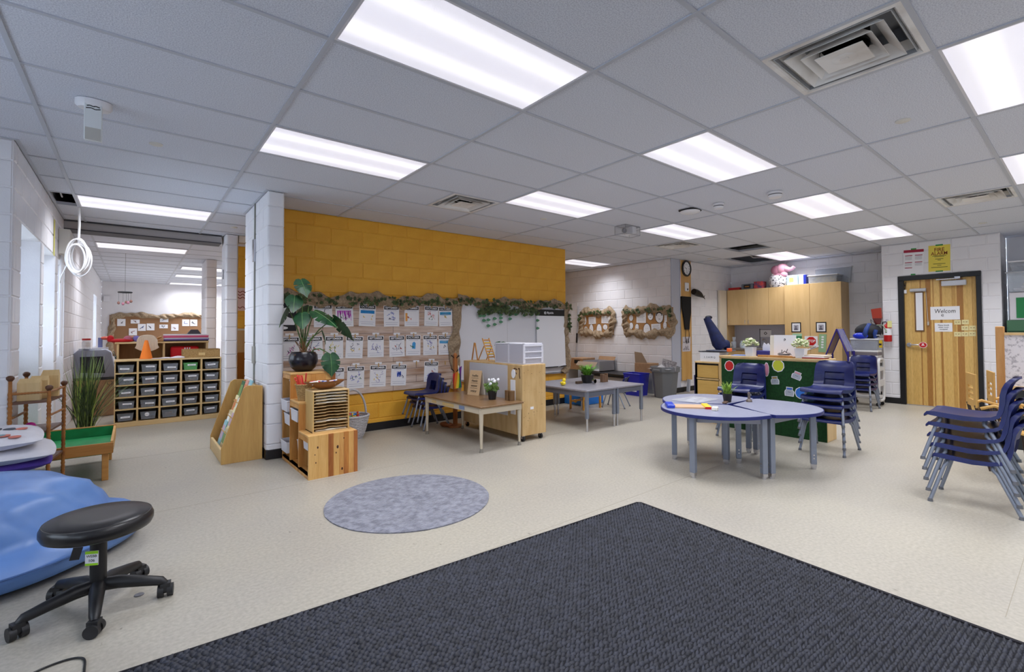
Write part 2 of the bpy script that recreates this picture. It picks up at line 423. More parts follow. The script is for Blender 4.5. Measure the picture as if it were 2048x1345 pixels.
# ---------------------------------------------------------------- ceiling
ceil_o = struct(B().box(-2.8, -2.9, H+.45, 11.2, 17.8, H+.5).obj('ceiling', PLENUM))  # slab coloured near-black, so the dark of missing-tile openings is painted on
ALLOW = [(-2.4, -2.6, 10.04, 5.0), (10.04, 2.33, 10.8, 5.0), (10.04, -2.6, 10.8, .89), (-.69, 5.0, 8.33, 8.14), (8.33, 5.0, 10.8, 5.36)]
LIGHTS = [(0, -1), (0, 2), (2, -1), (2, 2), (4, -1), (4, 2), (6, -1), (7, 2), (5, 7), (-1, 7), (2, -4), (4, -4), (0, -4), (6, -4), (0, -7), (2, -7), (4, -7), (6, -7)]
VENTS = [(1, -3, 1), (1, 3, 1), (5, 3, 0), (5, -3, 0)]        # cell, half
HOLES = {(6, 2, 0), (7, 3, 0), (7, 3, 1), (-2, 7, 1)}
_T = {}
def tile(x0, y0, x1, y1):
    for a in ALLOW:
        q = (max(x0, a[0]), max(y0, a[1]), min(x1, a[2]), min(y1, a[3]))
        if q[2]-q[0] < .03 or q[3]-q[1] < .03: continue
        k = (round(q[2]-q[0], 3), round(q[3]-q[1], 3))
        if k not in _T: _T[k] = B().box(0, 0, 0, k[0], k[1], .016).mesh('ceiling_tile', TILE)
        mk('ceiling_tile', _T[k], ceil_o, (q[0], q[1], H+.004))
g = .011
for i in range(-3, 9):
    for j in range(-9, 11):
        if (i, j) in LIGHTS: continue
        x, y = X0+1.22*i, Y0+.61*j
        halves = [h for (vi, vj, h) in VENTS if (vi, vj) == (i, j)]
        hol = [h for h in (0, 1) if (i, j, h) in HOLES]
        if halves or hol:
            for h in (0, 1):
                if h in halves or h in hol: continue
                tile(x+g+.61*h, y+g, x+.61*(h+1)-g, y+.61-g)
        else: tile(x+g, y+g, x+1.22-g, y+.61-g)
def bar(x0, y0, x1, y1, nm):
    for a in ALLOW:
        q = (max(x0, a[0]), max(y0, a[1]), min(x1, a[2]), min(y1, a[3]))
        if q[2]-q[0] > .01 and q[3]-q[1] > .01 and max(q[2]-q[0], q[3]-q[1]) > .1:
            B().box(q[0], q[1], H-{'main_runner': .0035, 'cross_tee': .0025}.get(nm, .0015), q[2], q[3], H+.03).obj(nm, TBAR, ceil_o)
for i in range(-3, 10): bar(X0+1.22*i-.012, -2.6, X0+1.22*i+.012, 8.14, 'main_runner')
for j in range(-9, 11): bar(-2.4, Y0+.61*j-.012, 10.8, Y0+.61*j+.012, 'cross_tee')
for (i, j, h) in VENTS+[(6, 2, 1)]:
    bar(X0+1.22*i+.61-.012, Y0+.61*j, X0+1.22*i+.61+.012, Y0+.61*j+.61, 'short_tee')
# back room ceiling: rows too fine to part are joined
b = B(); t = B()
b.box(-.69, 8.46, H+.004, 3.2, 17.4, H+.02); b.box(1.0, 8.14, H+.004, 3.2, 8.46, H+.02)
b.obj('ceiling_field', TILE, ceil_o)
for k in range(15): t.box(-.69, 8.62+.61*k-.012, H-.0005, 3.2, 8.62+.61*k+.012, H+.01)
for k in range(-1, 3): t.box(X0+1.22*k-.012, 8.46, H-.0005, X0+1.22*k+.012, 17.4, H+.01)
t.obj('cross_tee_field', TBAR, ceil_o)
# wall angle moulding
b = B()
for q in ((1.2, 5.875, 5.92, 5.897), (10.02, .88, 10.04, 2.35), (-.69, 5.0, -.668, 8.14), (-2.4, 4.978, -.668, 5.0), (8.31, 5.338, 8.33, 8.14), (8.31, 5.338, 10.8, 5.36), (10.78, 2.33, 10.8, 5.36), (1.015, 5.218, 1.217, 5.24), (1.015, 5.24, 1.037, 6.47)):
    b.box(q[0], q[1], H-.001, q[2], q[3], H+.022)
b.obj('wall_angle', TBAR, ceil_o)
# lamps
def lens_mat():
    m = bpy.data.materials.new('prismatic_lens'); m.use_nodes = True; nt = m.node_tree
    bs = nt.nodes['Principled BSDF']; bs.inputs['Base Color'].default_value = (.8, .8, .85, 1); bs.inputs['Roughness'].default_value = .4
    tc = nt.nodes.new('ShaderNodeTexCoord'); sp = nt.nodes.new('ShaderNodeSeparateXYZ'); nt.links.new(tc.outputs['Object'], sp.inputs[0])
    # two tubes behind the lens, at y = +-0.14
    a = nt.nodes.new('ShaderNodeMath'); a.operation = 'ABSOLUTE'; nt.links.new(sp.outputs['Y'], a.inputs[0])
    r = nt.nodes.new('ShaderNodeMapRange'); r.inputs[1].default_value = 0; r.inputs[2].default_value = .3
    nt.links.new(a.outputs[0], r.inputs[0])
    cr = nt.nodes.new('ShaderNodeValToRGB'); e = cr.color_ramp.elements
    e[0].position = 0; e[0].color = (.62, .62, .64, 1); e[1].position = 1; e[1].color = (.55, .55, .58, 1)
    for p, v in ((.2, .66), (.42, 1.0), (.5, 1.0), (.75, .62)):
        q = e.new(p); q.color = (min(v, 1), min(v, 1), min(v, 1), 1)
    nt.links.new(r.outputs[0], cr.inputs[0])
    ck = nt.nodes.new('ShaderNodeTexChecker'); ck.inputs['Scale'].default_value = 130; ck.inputs[1].default_value = (1, 1, 1, 1); ck.inputs[2].default_value = (.86, .86, .86, 1)
    nt.links.new(tc.outputs['Object'], ck.inputs[0])
    mx = nt.nodes.new('ShaderNodeMix'); mx.data_type = 'RGBA'; mx.blend_type = 'MULTIPLY'; mx.inputs[0].default_value = 1
    nt.links.new(cr.outputs[0], mx.inputs[6]); nt.links.new(ck.outputs[0], mx.inputs[7])
    m2 = nt.nodes.new('ShaderNodeMix'); m2.data_type = 'RGBA'; m2.blend_type = 'MULTIPLY'; m2.inputs[0].default_value = 1
    nt.links.new(mx.outputs[2], m2.inputs[6]); m2.inputs[7].default_value = (.92, .90, 1, 1)
    nt.links.new(m2.outputs[2], bs.inputs['Emission Color']); bs.inputs['Emission Strength'].default_value = LAMP; m.cycles.emission_sampling = 'NONE'
    return m
LENS = lens_mat()
l_lens = B().box(-.585, -.28, 0, .585, .28, .006).mesh('lens', LENS)
fb = B()
for q in ((-.6, -.295, .6, -.28), (-.6, .28, .6, .295), (-.6, -.28, -.585, .28), (.585, -.28, .6, .28)): fb.box(q[0], q[1], -.002, q[2], q[3], .03)
l_frame = fb.mesh('frame', M('lamp_frame_white', (222, 222, 228), .4))
l_body = B().box(-.6, -.295, .03, .6, .295, .10).mesh('housing', _M['lamp_frame_white'])
def lamp_light(t):
    ld = bpy.data.lights.new('fluorescent_tubes', 'AREA'); ld.shape = 'RECTANGLE'; ld.size = 1.14; ld.size_y = .54
    ld.energy = LAMP_W; ld.color = (.93, .945, 1.0); ld.spread = radians(132)
    o = bpy.data.objects.new('fluorescent_tubes', ld); COL.objects.link(o); o.parent = t; o.location = (0, 0, -.006)
LAB = {(0, -1): 'largest ceiling light panel, at the top centre of the room', (0, 2): 'ceiling light panel above the wooden step shelf, nearer than yellow wall',
       (2, -1): 'ceiling light panel beside two smoke detectors, second row from the door side', (2, 2): 'ceiling light panel next to round vent and emergency lamp over yellow wall',
       (4, -1): 'ceiling light panel above the stacked blue chairs by oval table', (4, 2): 'ceiling light panel just right of the clear emergency lamp',
       (6, -1): 'ceiling light panel nearest the wooden door with fire alarm sign', (7, 2): 'ceiling light panel above pink plush toy and kitchen cabinets',
       (5, 7): 'ceiling light panel half hidden behind the end of yellow wall', (-1, 7): 'ceiling light panel by the hanging cable coil, before the partition beam',
       (2, -4): 'ceiling light panel cut by the upper right picture edge', (4, -4): 'ceiling light panel at right edge beside the far air vent'}
for (i, j) in LIGHTS:
    lb = LAB.get((i, j)) or ('ceiling light panel out of view %s camera, %s column' % ({-4: 'just behind', -7: 'farthest behind'}[j], {0: 'leftmost', 2: 'second', 4: 'third', 6: 'rightmost'}[i]))
    t = thing('ceiling_light', lb, 'ceiling light', (X0+1.22*i+.61, Y0+.61*j+.305, H), 0, 'fluorescent ceiling panels')
    mk('lens', l_lens, t); mk('frame', l_frame, t); mk('housing', l_body, t); lamp_light(t)
for n, (x, y) in enumerate(((.12, 10.14), (1.4, 12.7), (1.4, 14.5), (1.4, 16.9), (2.55, 12.7), (2.55, 14.5), (2.55, 16.7))):  # last three panels are unseen, added to brighten the back room
    t = thing('ceiling_light', ('ceiling light panel just beyond the partition beam', 'back room ceiling light right beside the rear pier, nearest of three', 'back room ceiling light beside rear pier, middle of three', 'back room ceiling light beside rear pier, farthest of three', 'added unseen back room light behind piers, nearest', 'added unseen back room light behind piers, middle', 'added unseen back room light behind piers, farthest')[n], 'ceiling light', (x, y, H-.008), 0, 'fluorescent ceiling panels')
    mk('lens', l_lens, t); mk('frame', l_frame, t); lamp_light(t)
# doors ---------------------------------------------------------------
BLKFR = M('black_steel_frame', (18, 18, 22), .35)
def door_mat():
    m = bpy.data.materials.new('stave_veneer'); m.use_nodes = True; nt = m.node_tree; b = nt.nodes['Principled BSDF']; b.inputs['Roughness'].default_value = .4
    tc = nt.nodes.new('ShaderNodeTexCoord'); mp = nt.nodes.new('ShaderNodeMapping'); mp.inputs['Scale'].default_value = (0, 25, 0)
    nt.links.new(tc.outputs['Object'], mp.inputs[0])
    v = nt.nodes.new('ShaderNodeTexVoronoi'); v.inputs['Scale'].default_value = 1.0; v.inputs['Randomness'].default_value = .9; nt.links.new(mp.outputs[0], v.inputs['Vector'])
    cr = nt.nodes.new('ShaderNodeValToRGB'); e = cr.color_ramp.elements
    e[0].position = 0; e[0].color = lin((172, 120, 58)); e[1].position = 1; e[1].color = lin((228, 190, 116))
    q = e.new(.28); q.color = lin((182, 132, 66)); q = e.new(.40); q.color = lin((216, 174, 98))
    sx = nt.nodes.new('ShaderNodeSeparateColor'); nt.links.new(v.outputs['Color'], sx.inputs[0]); nt.links.new(sx.outputs[0], cr.inputs[0])
    n = nt.nodes.new('ShaderNodeTexNoise'); mp2 = nt.nodes.new('ShaderNodeMapping'); mp2.inputs['Scale'].default_value = (1, 60, 3); nt.links.new(tc.outputs['Object'], mp2.inputs[0]); nt.links.new(mp2.outputs[0], n.inputs['Vector'])
    r2 = nt.nodes.new('ShaderNodeValToRGB'); r2.color_ramp.elements[0].color = (.72, .68, .6, 1); r2.color_ramp.elements[1].color = (1, 1, 1, 1); r2.color_ramp.elements[0].position = .3; r2.color_ramp.elements[1].position = .6
    nt.links.new(n.outputs['Fac'], r2.inputs[0])
    mx = nt.nodes.new('ShaderNodeMix'); mx.data_type = 'RGBA'; mx.blend_type = 'MULTIPLY'; mx.inputs[0].default_value = .8
    nt.links.new(cr.outputs[0], mx.inputs[6]); nt.links.new(r2.outputs[0], mx.inputs[7]); nt.links.new(mx.outputs[2], b.inputs['Base Color'])
    return m
D = struct(B().box(10.075, 1.156, .012, 10.115, 2.035, 2.075).obj('door_1', door_mat()))
fr = B().box(10.02, 1.10, 0, 10.16, 1.158, 2.0729).box(10.02, 2.033, 0, 10.16, 2.11, 2.0729).box(10.02, 1.10, 2.073, 10.16, 2.11, 2.15)
fr.obj('frame', BLKFR, D, bevel=.004)
B().box(10.116, 1.1, 0, 10.2, 2.1, 2.1).obj('backing', DARK, D)
B().box(10.045, 1.156, 0, 10.12, 2.035, .012).obj('threshold', CHROME, D)
B().box(10.062, 1.785, 1.22, 10.076, 1.905, 1.88).obj('lite_frame', M('lite_brown', (120, 84, 44), .5), D)
B().box(10.054, 1.798, 1.24, 10.064, 1.886, 1.86).obj('blind', PLWHITE, D)
B().cyl((10.05, 1.75, 1.905), (10.05, 1.955, 1.905), .028, n=14).obj('blind_roll', M('grey_roll', (188, 190, 196), .4), D, smooth=40)
B().tube([(10.055, 1.755, 1.9), (10.055, 1.745, 1.6), (10.055, 1.735, 1.36)], .004, 6).cyl((10.055, 1.735, 1.32), (10.055, 1.735, 1.38), .012).obj('blind_cord', M('grey_cord', (190, 186, 176), .6), D, smooth=40)
B().box(10.02, 1.265, 1.945, 10.075, 1.56, 2.03).obj('closer', M('closer_silver', (202, 204, 210), .35, metal=.3), D, bevel=.008)
B().box(10.0, 1.33, 2.045, 10.03, 1.62, 2.062).box(10.0, 1.33, 2.062, 10.05, 1.40, 2.085).obj('closer_arm', CHROME, D, bevel=.003)
hb = B().cyl((10.05, 1.985, 1.0), (10.076, 1.985, 1.0), .034, n=18).cyl((10.03, 1.985, 1.0), (10.05, 1.985, 1.0), .016).tube([(10.035, 1.985, 1.0), (10.028, 1.97, 1.0), (10.028, 1.86, 1.0)], .012)
hb.obj('lever_handle', CHROME, D, smooth=40)
# ================================================================== CHAIRS, TABLES, LARGE FURNITURE
def chair_meshes():
    # shell profile (x forward, z up), faces +x
    prof = [(.225, .318), (.222, .335), (.205, .346), (.16, .350), (.08, .342), (0, .336), (-.08, .336), (-.135, .345), (-.17, .372), (-.19, .41), (-.203, .46), (-.214, .51), (-.225, .56), (-.24, .595), (-.262, .622), (-.275, .628)]
    hw = [.17, .185, .19, .192, .193, .193, .192, .192, .192, .19, .187, .183, .178, .172, .15, .11]
    nu, nv = 14, len(prof)-1
    def fn(u, v):
        k = min(int(round(v*nv)), nv); x, z = prof[k]; i = int(round(u*nu)); t = max(-1, min(1, (i-7)/6)); y = t*hw[k]
        if i in (0, nu):      # side flange turned down along the seat, back along the backrest
            f_ = min(1, max(0, (k-5)/5)); z -= .034*(1-f_)*min(1, k/3); x -= .03*f_; y *= 1.02
        if k >= 8: x += .035*(t*t)*min(1, (k-7)/4)
        elif 2 <= k < 8: z += .012*t*t
        return (x, y, z)
    def skip(i, j): return 8 <= j <= 10 and 4 <= i <= 9
    sh = B().grid(fn, nu, nv, skip=skip).mesh('shell', BLUE, smooth=50, solid=.007)
    def U(xt, xf, zt, wt, wf):
        P = [(xf, -wf, .012)]
        P.append((xt+(xf-xt)*.18, -wt-(wf-wt)*.2, zt-.055))
        for a in range(1, 6):
            th = pi/2*a/5; P.append((xt, -wt+.045-.045*cos(th), zt-.045+.045*sin(th)))
        Q = [(p[0], -p[1], p[2]) for p in reversed(P)]
        return P+Q
    fr = B().tube(U(.135, .23, .325, .165, .20), .0125, 9).mesh('front_leg', STEEL, smooth=50)
    rr = B().tube(U(-.10, -.235, .322, .165, .20), .0125, 9).mesh('rear_leg', STEEL, smooth=50)
    ft = B()
    ft.cyl((0, 0, 0), (0, 0, .022), .017, .014, 12)
    gl = ft.mesh('glide', M('glide_grey', (96, 98, 104), .5), smooth=40)
    return sh, fr, rr, gl
CH = chair_meshes()
def chair(loc, rz, label, group, scl=1.0):
    t = thing('school_chair', label, 'chair', loc, rz, group); t.scale = (scl, scl, scl)
    mk('shell', CH[0], t); mk('front_leg', CH[1], t); mk('rear_leg', CH[2], t); [mk('glide', CH[3], t, (gx_, gy_, 0)) for gx_ in (.23, -.235) for gy_ in (-.2, .2)]
    return t
ORD = {2: ['lower', 'upper'], 3: ['bottom', 'middle', 'top'], 4: ['bottom', 'second from bottom', 'third from bottom', 'top'], 5: ['bottom', 'second from bottom', 'middle', 'fourth from bottom', 'top']}
def stack(n, x, y, rz, where, group, dz=.075, dx=.015, scl=1.0, jit=.01):
    for k in range(n):
        a = rz+RN.uniform(-jit, jit)
        chair((x+cos(rz)*dx*k, y+sin(rz)*dx*k, dz*k), a, 'navy chair, %s of stack %s' % (ORD[n][k], where), group, scl)
stack(5, 5.69, 1.80, pi, 'nearest the green felt shelf right end', 'stack beside the oval table', dx=.004)
stack(4, 5.67, 2.70, pi, 'between oval table and green shelf', 'stack behind the oval table', dz=.076, dx=.004)
stack(4, 8.98, 2.40, pi, 'in front of the white trolley', 'stack by the trolley', dx=.004, scl=.98)
stack(5, 4.78, .575, pi/2, 'at the right picture edge', 'stack at the right edge', dz=.0755, dx=.009)
stack(4, 3.07, 5.60, pi, 'behind brown table by yellow wall', 'small stack by the yellow wall', dz=.062, dx=.042, scl=.84)
# ---- petal tables
GREYTOP = M('grey_laminate', (152, 155, 176), .35, c2=(144, 147, 168), vs=30)
BLUEEDGE = M('navy_edge_band', (30, 40, 110), .4)
def petal():
    P = []
    P.append((.03, 0))
    for k in range(-30, 31):
        th = radians(60)*k/30; r = .585+.19*cos(th*1.5)**1.3
        if abs(k) == 30: r = .54
        P.append((r*cos(th), r*sin(th)))
    return P
pp = petal()
top_m = B().prism(pp, .526, .552).mesh('edge_band', BLUEEDGE, smooth=40)
lam_m = B().prism([(.03+(x-.03)*.985+.004, y*.985) for x, y in pp], .552, .5535).mesh('top', GREYTOP)
apr = B()
for a, c in (((.12, 0), (.28, .42)), ((.28, .42), (.62, 0)), ((.62, 0), (.28, -.42)), ((.28, -.42), (.12, 0))):
    d = Vector((c[0]-a[0], c[1]-a[1], 0)); L = d.length
    apr.box(0, -.012, .465, L, .012, .526, TR(a[0], a[1], 0, rz=atan2(d.y, d.x)))
apr_m = apr.mesh('apron', M('apron_grey', (150, 154, 168), .4))
leg_m = B().box(-.024, -.024, .045, .024, .024, .527).mesh('leg', STEEL, bevel=.006, seg=2)
gl_m = B().box(-.021, -.021, .018, .021, .021, .046).cyl((0, 0, 0), (0, 0, .02), .022, n=12).mesh('foot', CHROME)
bolt_m = B().cyl((0, -.026, 0), (0, -.023, 0), .007, n=8).mesh('bolt', CHROME)
for a, lb in ((182, 'grey petal shaped table nearest the camera, holding the number toys'), (62, 'grey petal shaped table at the back of the oval, beside the stacked chairs'), (302, 'grey petal shaped table on the right of the oval with bare top')):
    t = thing('petal_table', lb, 'table', (4.45, 2.245, 0), radians(a), 'three petal tables pushed together')
    mk('edge_band', top_m, t); mk('top', lam_m, t); mk('apron', apr_m, t)
    for lx, ly in ((.075, 0), (.285, .42), (.695, 0), (.285, -.42)):
        l = mk('leg', leg_m, t, (lx, ly, 0), atan2(ly, lx)); mk('foot', gl_m, l); mk('bolt', bolt_m, l, (0, 0, .10)); mk('bolt', bolt_m, l, (0, 0, .13))
# ---- two rectangular tables
TOP2 = M('pewter_laminate', (150, 148, 156), .32, c2=(140, 138, 148), vs=40)
for k, (x, lb) in enumerate(((4.395, 'grey rectangular table with yellow rubber duck on it'), (4.985, 'grey rectangular table next to recycling bin, right of the pair'))):
    t = thing('rectangular_table', lb, 'table', (x, 4.03, 0), 0, 'two grey rectangular tables side by side')
    B().box(0, 0, .497, .583, 1.19, .52).obj('top', TOP2, t, bevel=.004)
    B().box(.02, .015, .43, .563, .035, .497).box(.02, 1.155, .43, .563, 1.175, .497).box(.015, .02, .43, .035, 1.17, .497).box(.548, .02, .43, .568, 1.17, .497).obj('apron', M('charcoal_apron', (104, 108, 122), .4), t)
    for lx, ly in ((.03, .03), (.553, .03), (.03, 1.16), (.553, 1.16)):
        l = B().box(lx-.02, ly-.02, .16, lx+.02, ly+.02, .497).obj('leg', STEEL, t, bevel=.006, seg=2)
        B().cyl((lx, ly, 0), (lx, ly, .16), .0155, n=14).obj('leg_insert', CHROME, l, smooth=40)
# ---- brown table
BROWN = M('walnut_laminate', (140, 108, 76), .3, c2=(122, 92, 62), vs=9, st=(8, 1, 1))
BEIGE = M('beige_enamel', (198, 186, 164), .4)
t = thing('brown_table', 'low brown laminate table with tapered beige legs', 'table', (2.80, 4.05, 0))
B().box(0, 0, .463, .585, 1.25, .482).obj('top', BROWN, t, bevel=.003)
B().box(.02, .015, .40, .565, .03, .463).box(.02, 1.22, .40, .565, 1.235, .463).box(.015, .03, .40, .03, 1.22, .463).box(.555, .03, .40, .57, 1.22, .463).obj('apron', BEIGE, t)
for lx, ly in ((.035, .04), (.55, .04), (.035, 1.21), (.55, 1.21)):
    l = B().cyl((lx, ly, .035), (lx, ly, .462), .013, .026, 14).obj('leg', BEIGE, t, smooth=40)
    B().cyl((lx, ly, 0), (lx, ly, .04), .022, .014, 14).obj('foot', M('grey_rubber', (128, 122, 112), .7), l, smooth=40)
B().box(.012, .55, .41, .0155, .80, .445).box(.012, .95, .415, .0155, 1.05, .44).obj('masking_tape', M('old_tape', (206, 178, 120), .7), t)
B().box(.012, .33, .41, .0155, .44, .45).obj('sticker', M('blue_sticker', (120, 136, 168), .6), t)
# ---- rolling plywood cabinet (back to the brown table)
t = thing('rolling_cabinet', 'worn birch cabinet on casters with a whiteboard on its back', 'cabinet', (3.455, 4.16, 0))
WORN = M('worn_birch', (212, 180, 128), .55, c2=(196, 160, 106), vs=16, st=(1, 1, .2))
B().box(0, 0, .065, .365, 1.235, .878).obj('body', WORN, t, bevel=.006, seg=2)
B().box(-.006, .27, .27, 0, 1.08, .862).obj('whiteboard_panel', M('scuffed_whiteboard', (206, 206, 212), .3), t)
cs = B()
for x, y in ((.03, .03), (.30, .03), (.03, 1.19), (.30, 1.19)):
    c = B().cyl((x-.012, y, .03), (x+.012, y, .03), .03, n=16).obj('caster', BLKPL, t, smooth=40)
    B().box(x-.018, y-.012, .03, x+.018, y+.012, .066).obj('bracket', CHROME, c)
SP = M('chip_dark', (92, 74, 54), .8)
for k in range(46):
    y = -.0006; x = RN.uniform(.02, .345); z = RN.uniform(.12, .85); s = RN.uniform(.002, .006)
    cs.box(x, y, z, x+s*RN.uniform(.5, 2), 0, z+s)
cs.obj('wear_marks', SP, t)
B().box(.12, -.001, .36, .17, 0, .39).obj('worn_label', PAPER, t)
# fish-print hanging strip on cabinet back
B().box(-.014, .12, .30, -.002, .20, .70).obj('paper_strip', PAPER, t)
B().lathe([(.0, -.006), (.035, -.005), (.035, .005), (0, .006)], 18, T=TR(-.008, .15, .77, ry=pi/2) @ Matrix.Diagonal((1.5, 1, 1, 1))).obj('paper_oval', PAPER, t)
b = B()
for pts in (((-.09, .02), (-.06, .035), (-.03, .02), (-.02, .03)), ((.0, .03), (.02, .04), (.025, 0), (.02, -.04), (.03, -.08)), ((-.08, -.02), (-.05, -.01), (-.03, -.03))): stroke(b, pts, .016, FX(-.001, .07, .80))
b.obj('paint_marks', M('brown_paint', (92, 60, 34), .7), t)
# ---- cubby unit with 25 tubs
CX0, CX1, CY, CZ = -.19, 1.025, 8.30, .905
t = thing('cubby_shelf', 'maple cubby unit of twenty-five compartments', 'shelf', (CX0, CY, 0))
W_, D_ = CX1-CX0, .40; cw = W_/5; ch = (CZ-.07-.02)/5
B().box(0, .0, .0, W_, .03, .065).box(0, .03, .045, W_, D_, .065).obj('plinth', MAPLEX, t, bevel=.003)
B().box(-.004, -.004, CZ-.022, W_+.004, D_, CZ).obj('top', MAPLEX, t, bevel=.003)
for k in range(6): B().box(max(0, k*cw-.011), 0, .065, min(W_, k*cw+.011), D_-.012, CZ-.022).obj('upright', MAPLE, t, bevel=.002)
for k in range(1, 5): B().box(.011, .004, .07+k*ch-.007, W_-.011, D_-.012, .07+k*ch+.007).obj('shelf', MAPLEX, t)
B().box(0, D_-.012, .0, W_, D_, CZ-.02).obj('back_panel', wood('cubby_back', (120, 92, 60), (98, 74, 48), 'x'), t)
def tub(wd, dp, ht, mat, tw=.86):
    b = B(); h0 = ht
    def ring(w2, d2, z): return [(-w2, -d2, z), (w2, -d2, z), (w2, d2, z), (-w2, d2, z)]
    rs = [ring(wd/2*tw*.97, dp/2*.96, .004), ring(wd/2*tw, dp/2*.97, 0), ring(wd/2*.96, dp/2*.985, ht-.012), ring(wd/2, dp/2, ht-.01), ring(wd/2, dp/2, ht), ring(wd/2*.95, dp/2*.975, ht), ring(wd/2*tw*.97, dp/2*.96, .004)]
    vs = [p for r_ in rs for p in r_]; n = len(rs)-1
    fs = [(i*4+k, i*4+(k+1) % 4, (i+1)*4+(k+1) % 4, (i+1)*4+k) for i in range(1, n) for k in range(4)]+[(4, 5, 6, 7), (24, 25, 26, 27)]
    b.add(vs, fs)
    return b.mesh('tub_body', mat, bevel=.004)
TUBM = tub(.178, .30, .105, M('smoky_clear_plastic', (150, 156, 166), .18, alpha=.42, spec=.6))
TUBG = tub(.178, .30, .105, M('smoky_green_plastic', (110, 190, 120), .18, alpha=.55, spec=.6))
LBL = B().box(-.05, -.0015, -.011, .05, 0, .011).mesh('label', PAPER)
LBR = B().lathe([(0, -.001), (.026, -.001), (.026, 0), (0, 0)], 20, T=TR(rx=pi/2)).mesh('label', PAPER)
LBI = B().box(-.03, -.0018, -.0014, .03, -.0014, .0014).mesh('label_text', INK)
cols = ['leftmost', 'second', 'middle', 'fourth', 'rightmost']; rows = ['top', 'second', 'middle', 'fourth', 'bottom']
COLR = [(150, 60, 50), (60, 70, 120), (160, 140, 90), (90, 110, 80), (190, 180, 170), (60, 60, 66), (170, 110, 60), (120, 80, 110)]
for r_ in range(5):
    for c in range(5):
        x = CX0+(c+.5)*cw+RN.uniform(-.012, .012); z = .07+(4-r_)*ch+.0075
        nm = 'clear lidded tub, %s column, %s row of cubby unit' % (cols[c], rows[r_])
        if (r_, c) == (4, 1): nm = 'clear tub with round label in bottom row of cubby unit'
        if (r_, c) == (0, 3): nm = 'clear tub with green rim, %s column, %s row of cubby unit' % (cols[c], rows[r_])
        if (r_, c) == (4, 2): nm = 'clear tub without a label in bottom row of cubby unit'
        q = thing('storage_tub', nm, 'storage tub', (x, CY+.17+RN.uniform(-.005, .02), z), 0, 'tubs in the cubby unit')
        mk('tub_body', TUBG if (r_, c) == (0, 3) else TUBM, q)
        if (r_, c) != (4, 2):
            l = mk('label', LBR if (r_, c) == (4, 1) else LBL, q, (RN.uniform(-.02, .02), -.1515, RN.uniform(.05, .075)), (radians(2), RN.uniform(-.06, .06), 0))
            mk('label_text', LBI, l)
        cc = COLR[(r_*3+c*5) % 8]; b = B()
        for k in range(7): b.box(0, 0, 0, RN.uniform(.02, .05), RN.uniform(.04, .12), RN.uniform(.012, .022), TR(RN.uniform(-.06, .03), RN.uniform(-.12, 0), .006+RN.uniform(0, .03), rz=RN.uniform(-.5, .5)))
        b.obj('contents', M('tub_fill_%d' % ((r_*3+c*5) % 8), cc, .7), q)
# hutch behind the cubbies
t = thing('low_hutch', 'maple two bay open shelf standing behind the cubby unit', 'shelf', (-.18, 8.78, 0))
hw_ = 1.09
for x in (0, .525, hw_-.025): B().box(x, 0, 0, x+.025, .32, 1.115).obj('upright', MAPLE, t, bevel=.002)
B().box(-.02, -.01, 1.115, hw_+.01, .33, 1.14).obj('top', MAPLEX, t, bevel=.003)
[B().box(0, .02, z, hw_, .31, z+.022).obj('shelf', MAPLEX, t) for z in (.80, .40)]
B().box(0, .308, 0, hw_, .32, 1.115).obj('back_panel', wood('hutch_back', (176, 132, 80), (156, 114, 66), 'z'), t)
# ---- book display rack (slanted sides)
t = thing('book_rack', 'birch book display rack with slanted sides full of picture books', 'book rack', (0, 0, 0))
PLY = wood('book_rack_ply', (210, 168, 100), (188, 144, 78), 'z', 1, .5, 8)
prof = [(.665, 0), (1.02, 0), (1.02, .735), (.885, .745), (.85, .72), (.665, .15)]
for y in (5.33, 6.13):
    b = B(); n = len(prof)
    b.add([(x, y, z) for x, z in prof]+[(x, y+.02, z) for x, z in prof], [tuple(range(n)), tuple(range(2*n-1, n-1, -1))]+[(i, (i+1) % n, n+(i+1) % n, n+i) for i in range(n)])
    b.obj('side_panel', PLY, t, bevel=.003)
B().box(.668, 5.35, 0, .69, 6.13, .13).obj('front_lip', wood('rack_lip', (226, 196, 146), (206, 174, 120), 'y'), t, bevel=.003)
for k in range(4):
    x = .70+.058*k; z = .06+.15*k
    B().box(x, 5.35, z, x+.08, 6.13, z+.012).obj('ledge', PLY, t)
    B().add([(x+.07, 5.35, z), (x+.07, 6.13, z), (x+.125, 6.13, z+.17), (x+.125, 5.35, z+.17), (x+.08, 5.35, z), (x+.08, 6.13, z), (x+.135, 6.13, z+.17), (x+.135, 5.35, z+.17)], [(0, 1, 2, 3), (7, 6, 5, 4), (0, 3, 7, 4), (1, 5, 6, 2), (3, 2, 6, 7), (0, 4, 5, 1)]).obj('back_slat', PLY, t)
B().box(1.008, 5.35, .1, 1.02, 6.13, .72).obj('back_panel', PLY, t)
BK = [((238, 236, 232), 'white'), ((30, 96, 62), 'green'), ((206, 190, 150), 'tan'), ((90, 120, 190), 'blue'), ((216, 150, 130), 'pink'), ((236, 226, 180), 'cream'), ((60, 64, 78), 'charcoal'), ((150, 200, 210), 'aqua')]
PLC = ['nearest end', 'second from near end', 'middle', 'second from far end', 'far end']
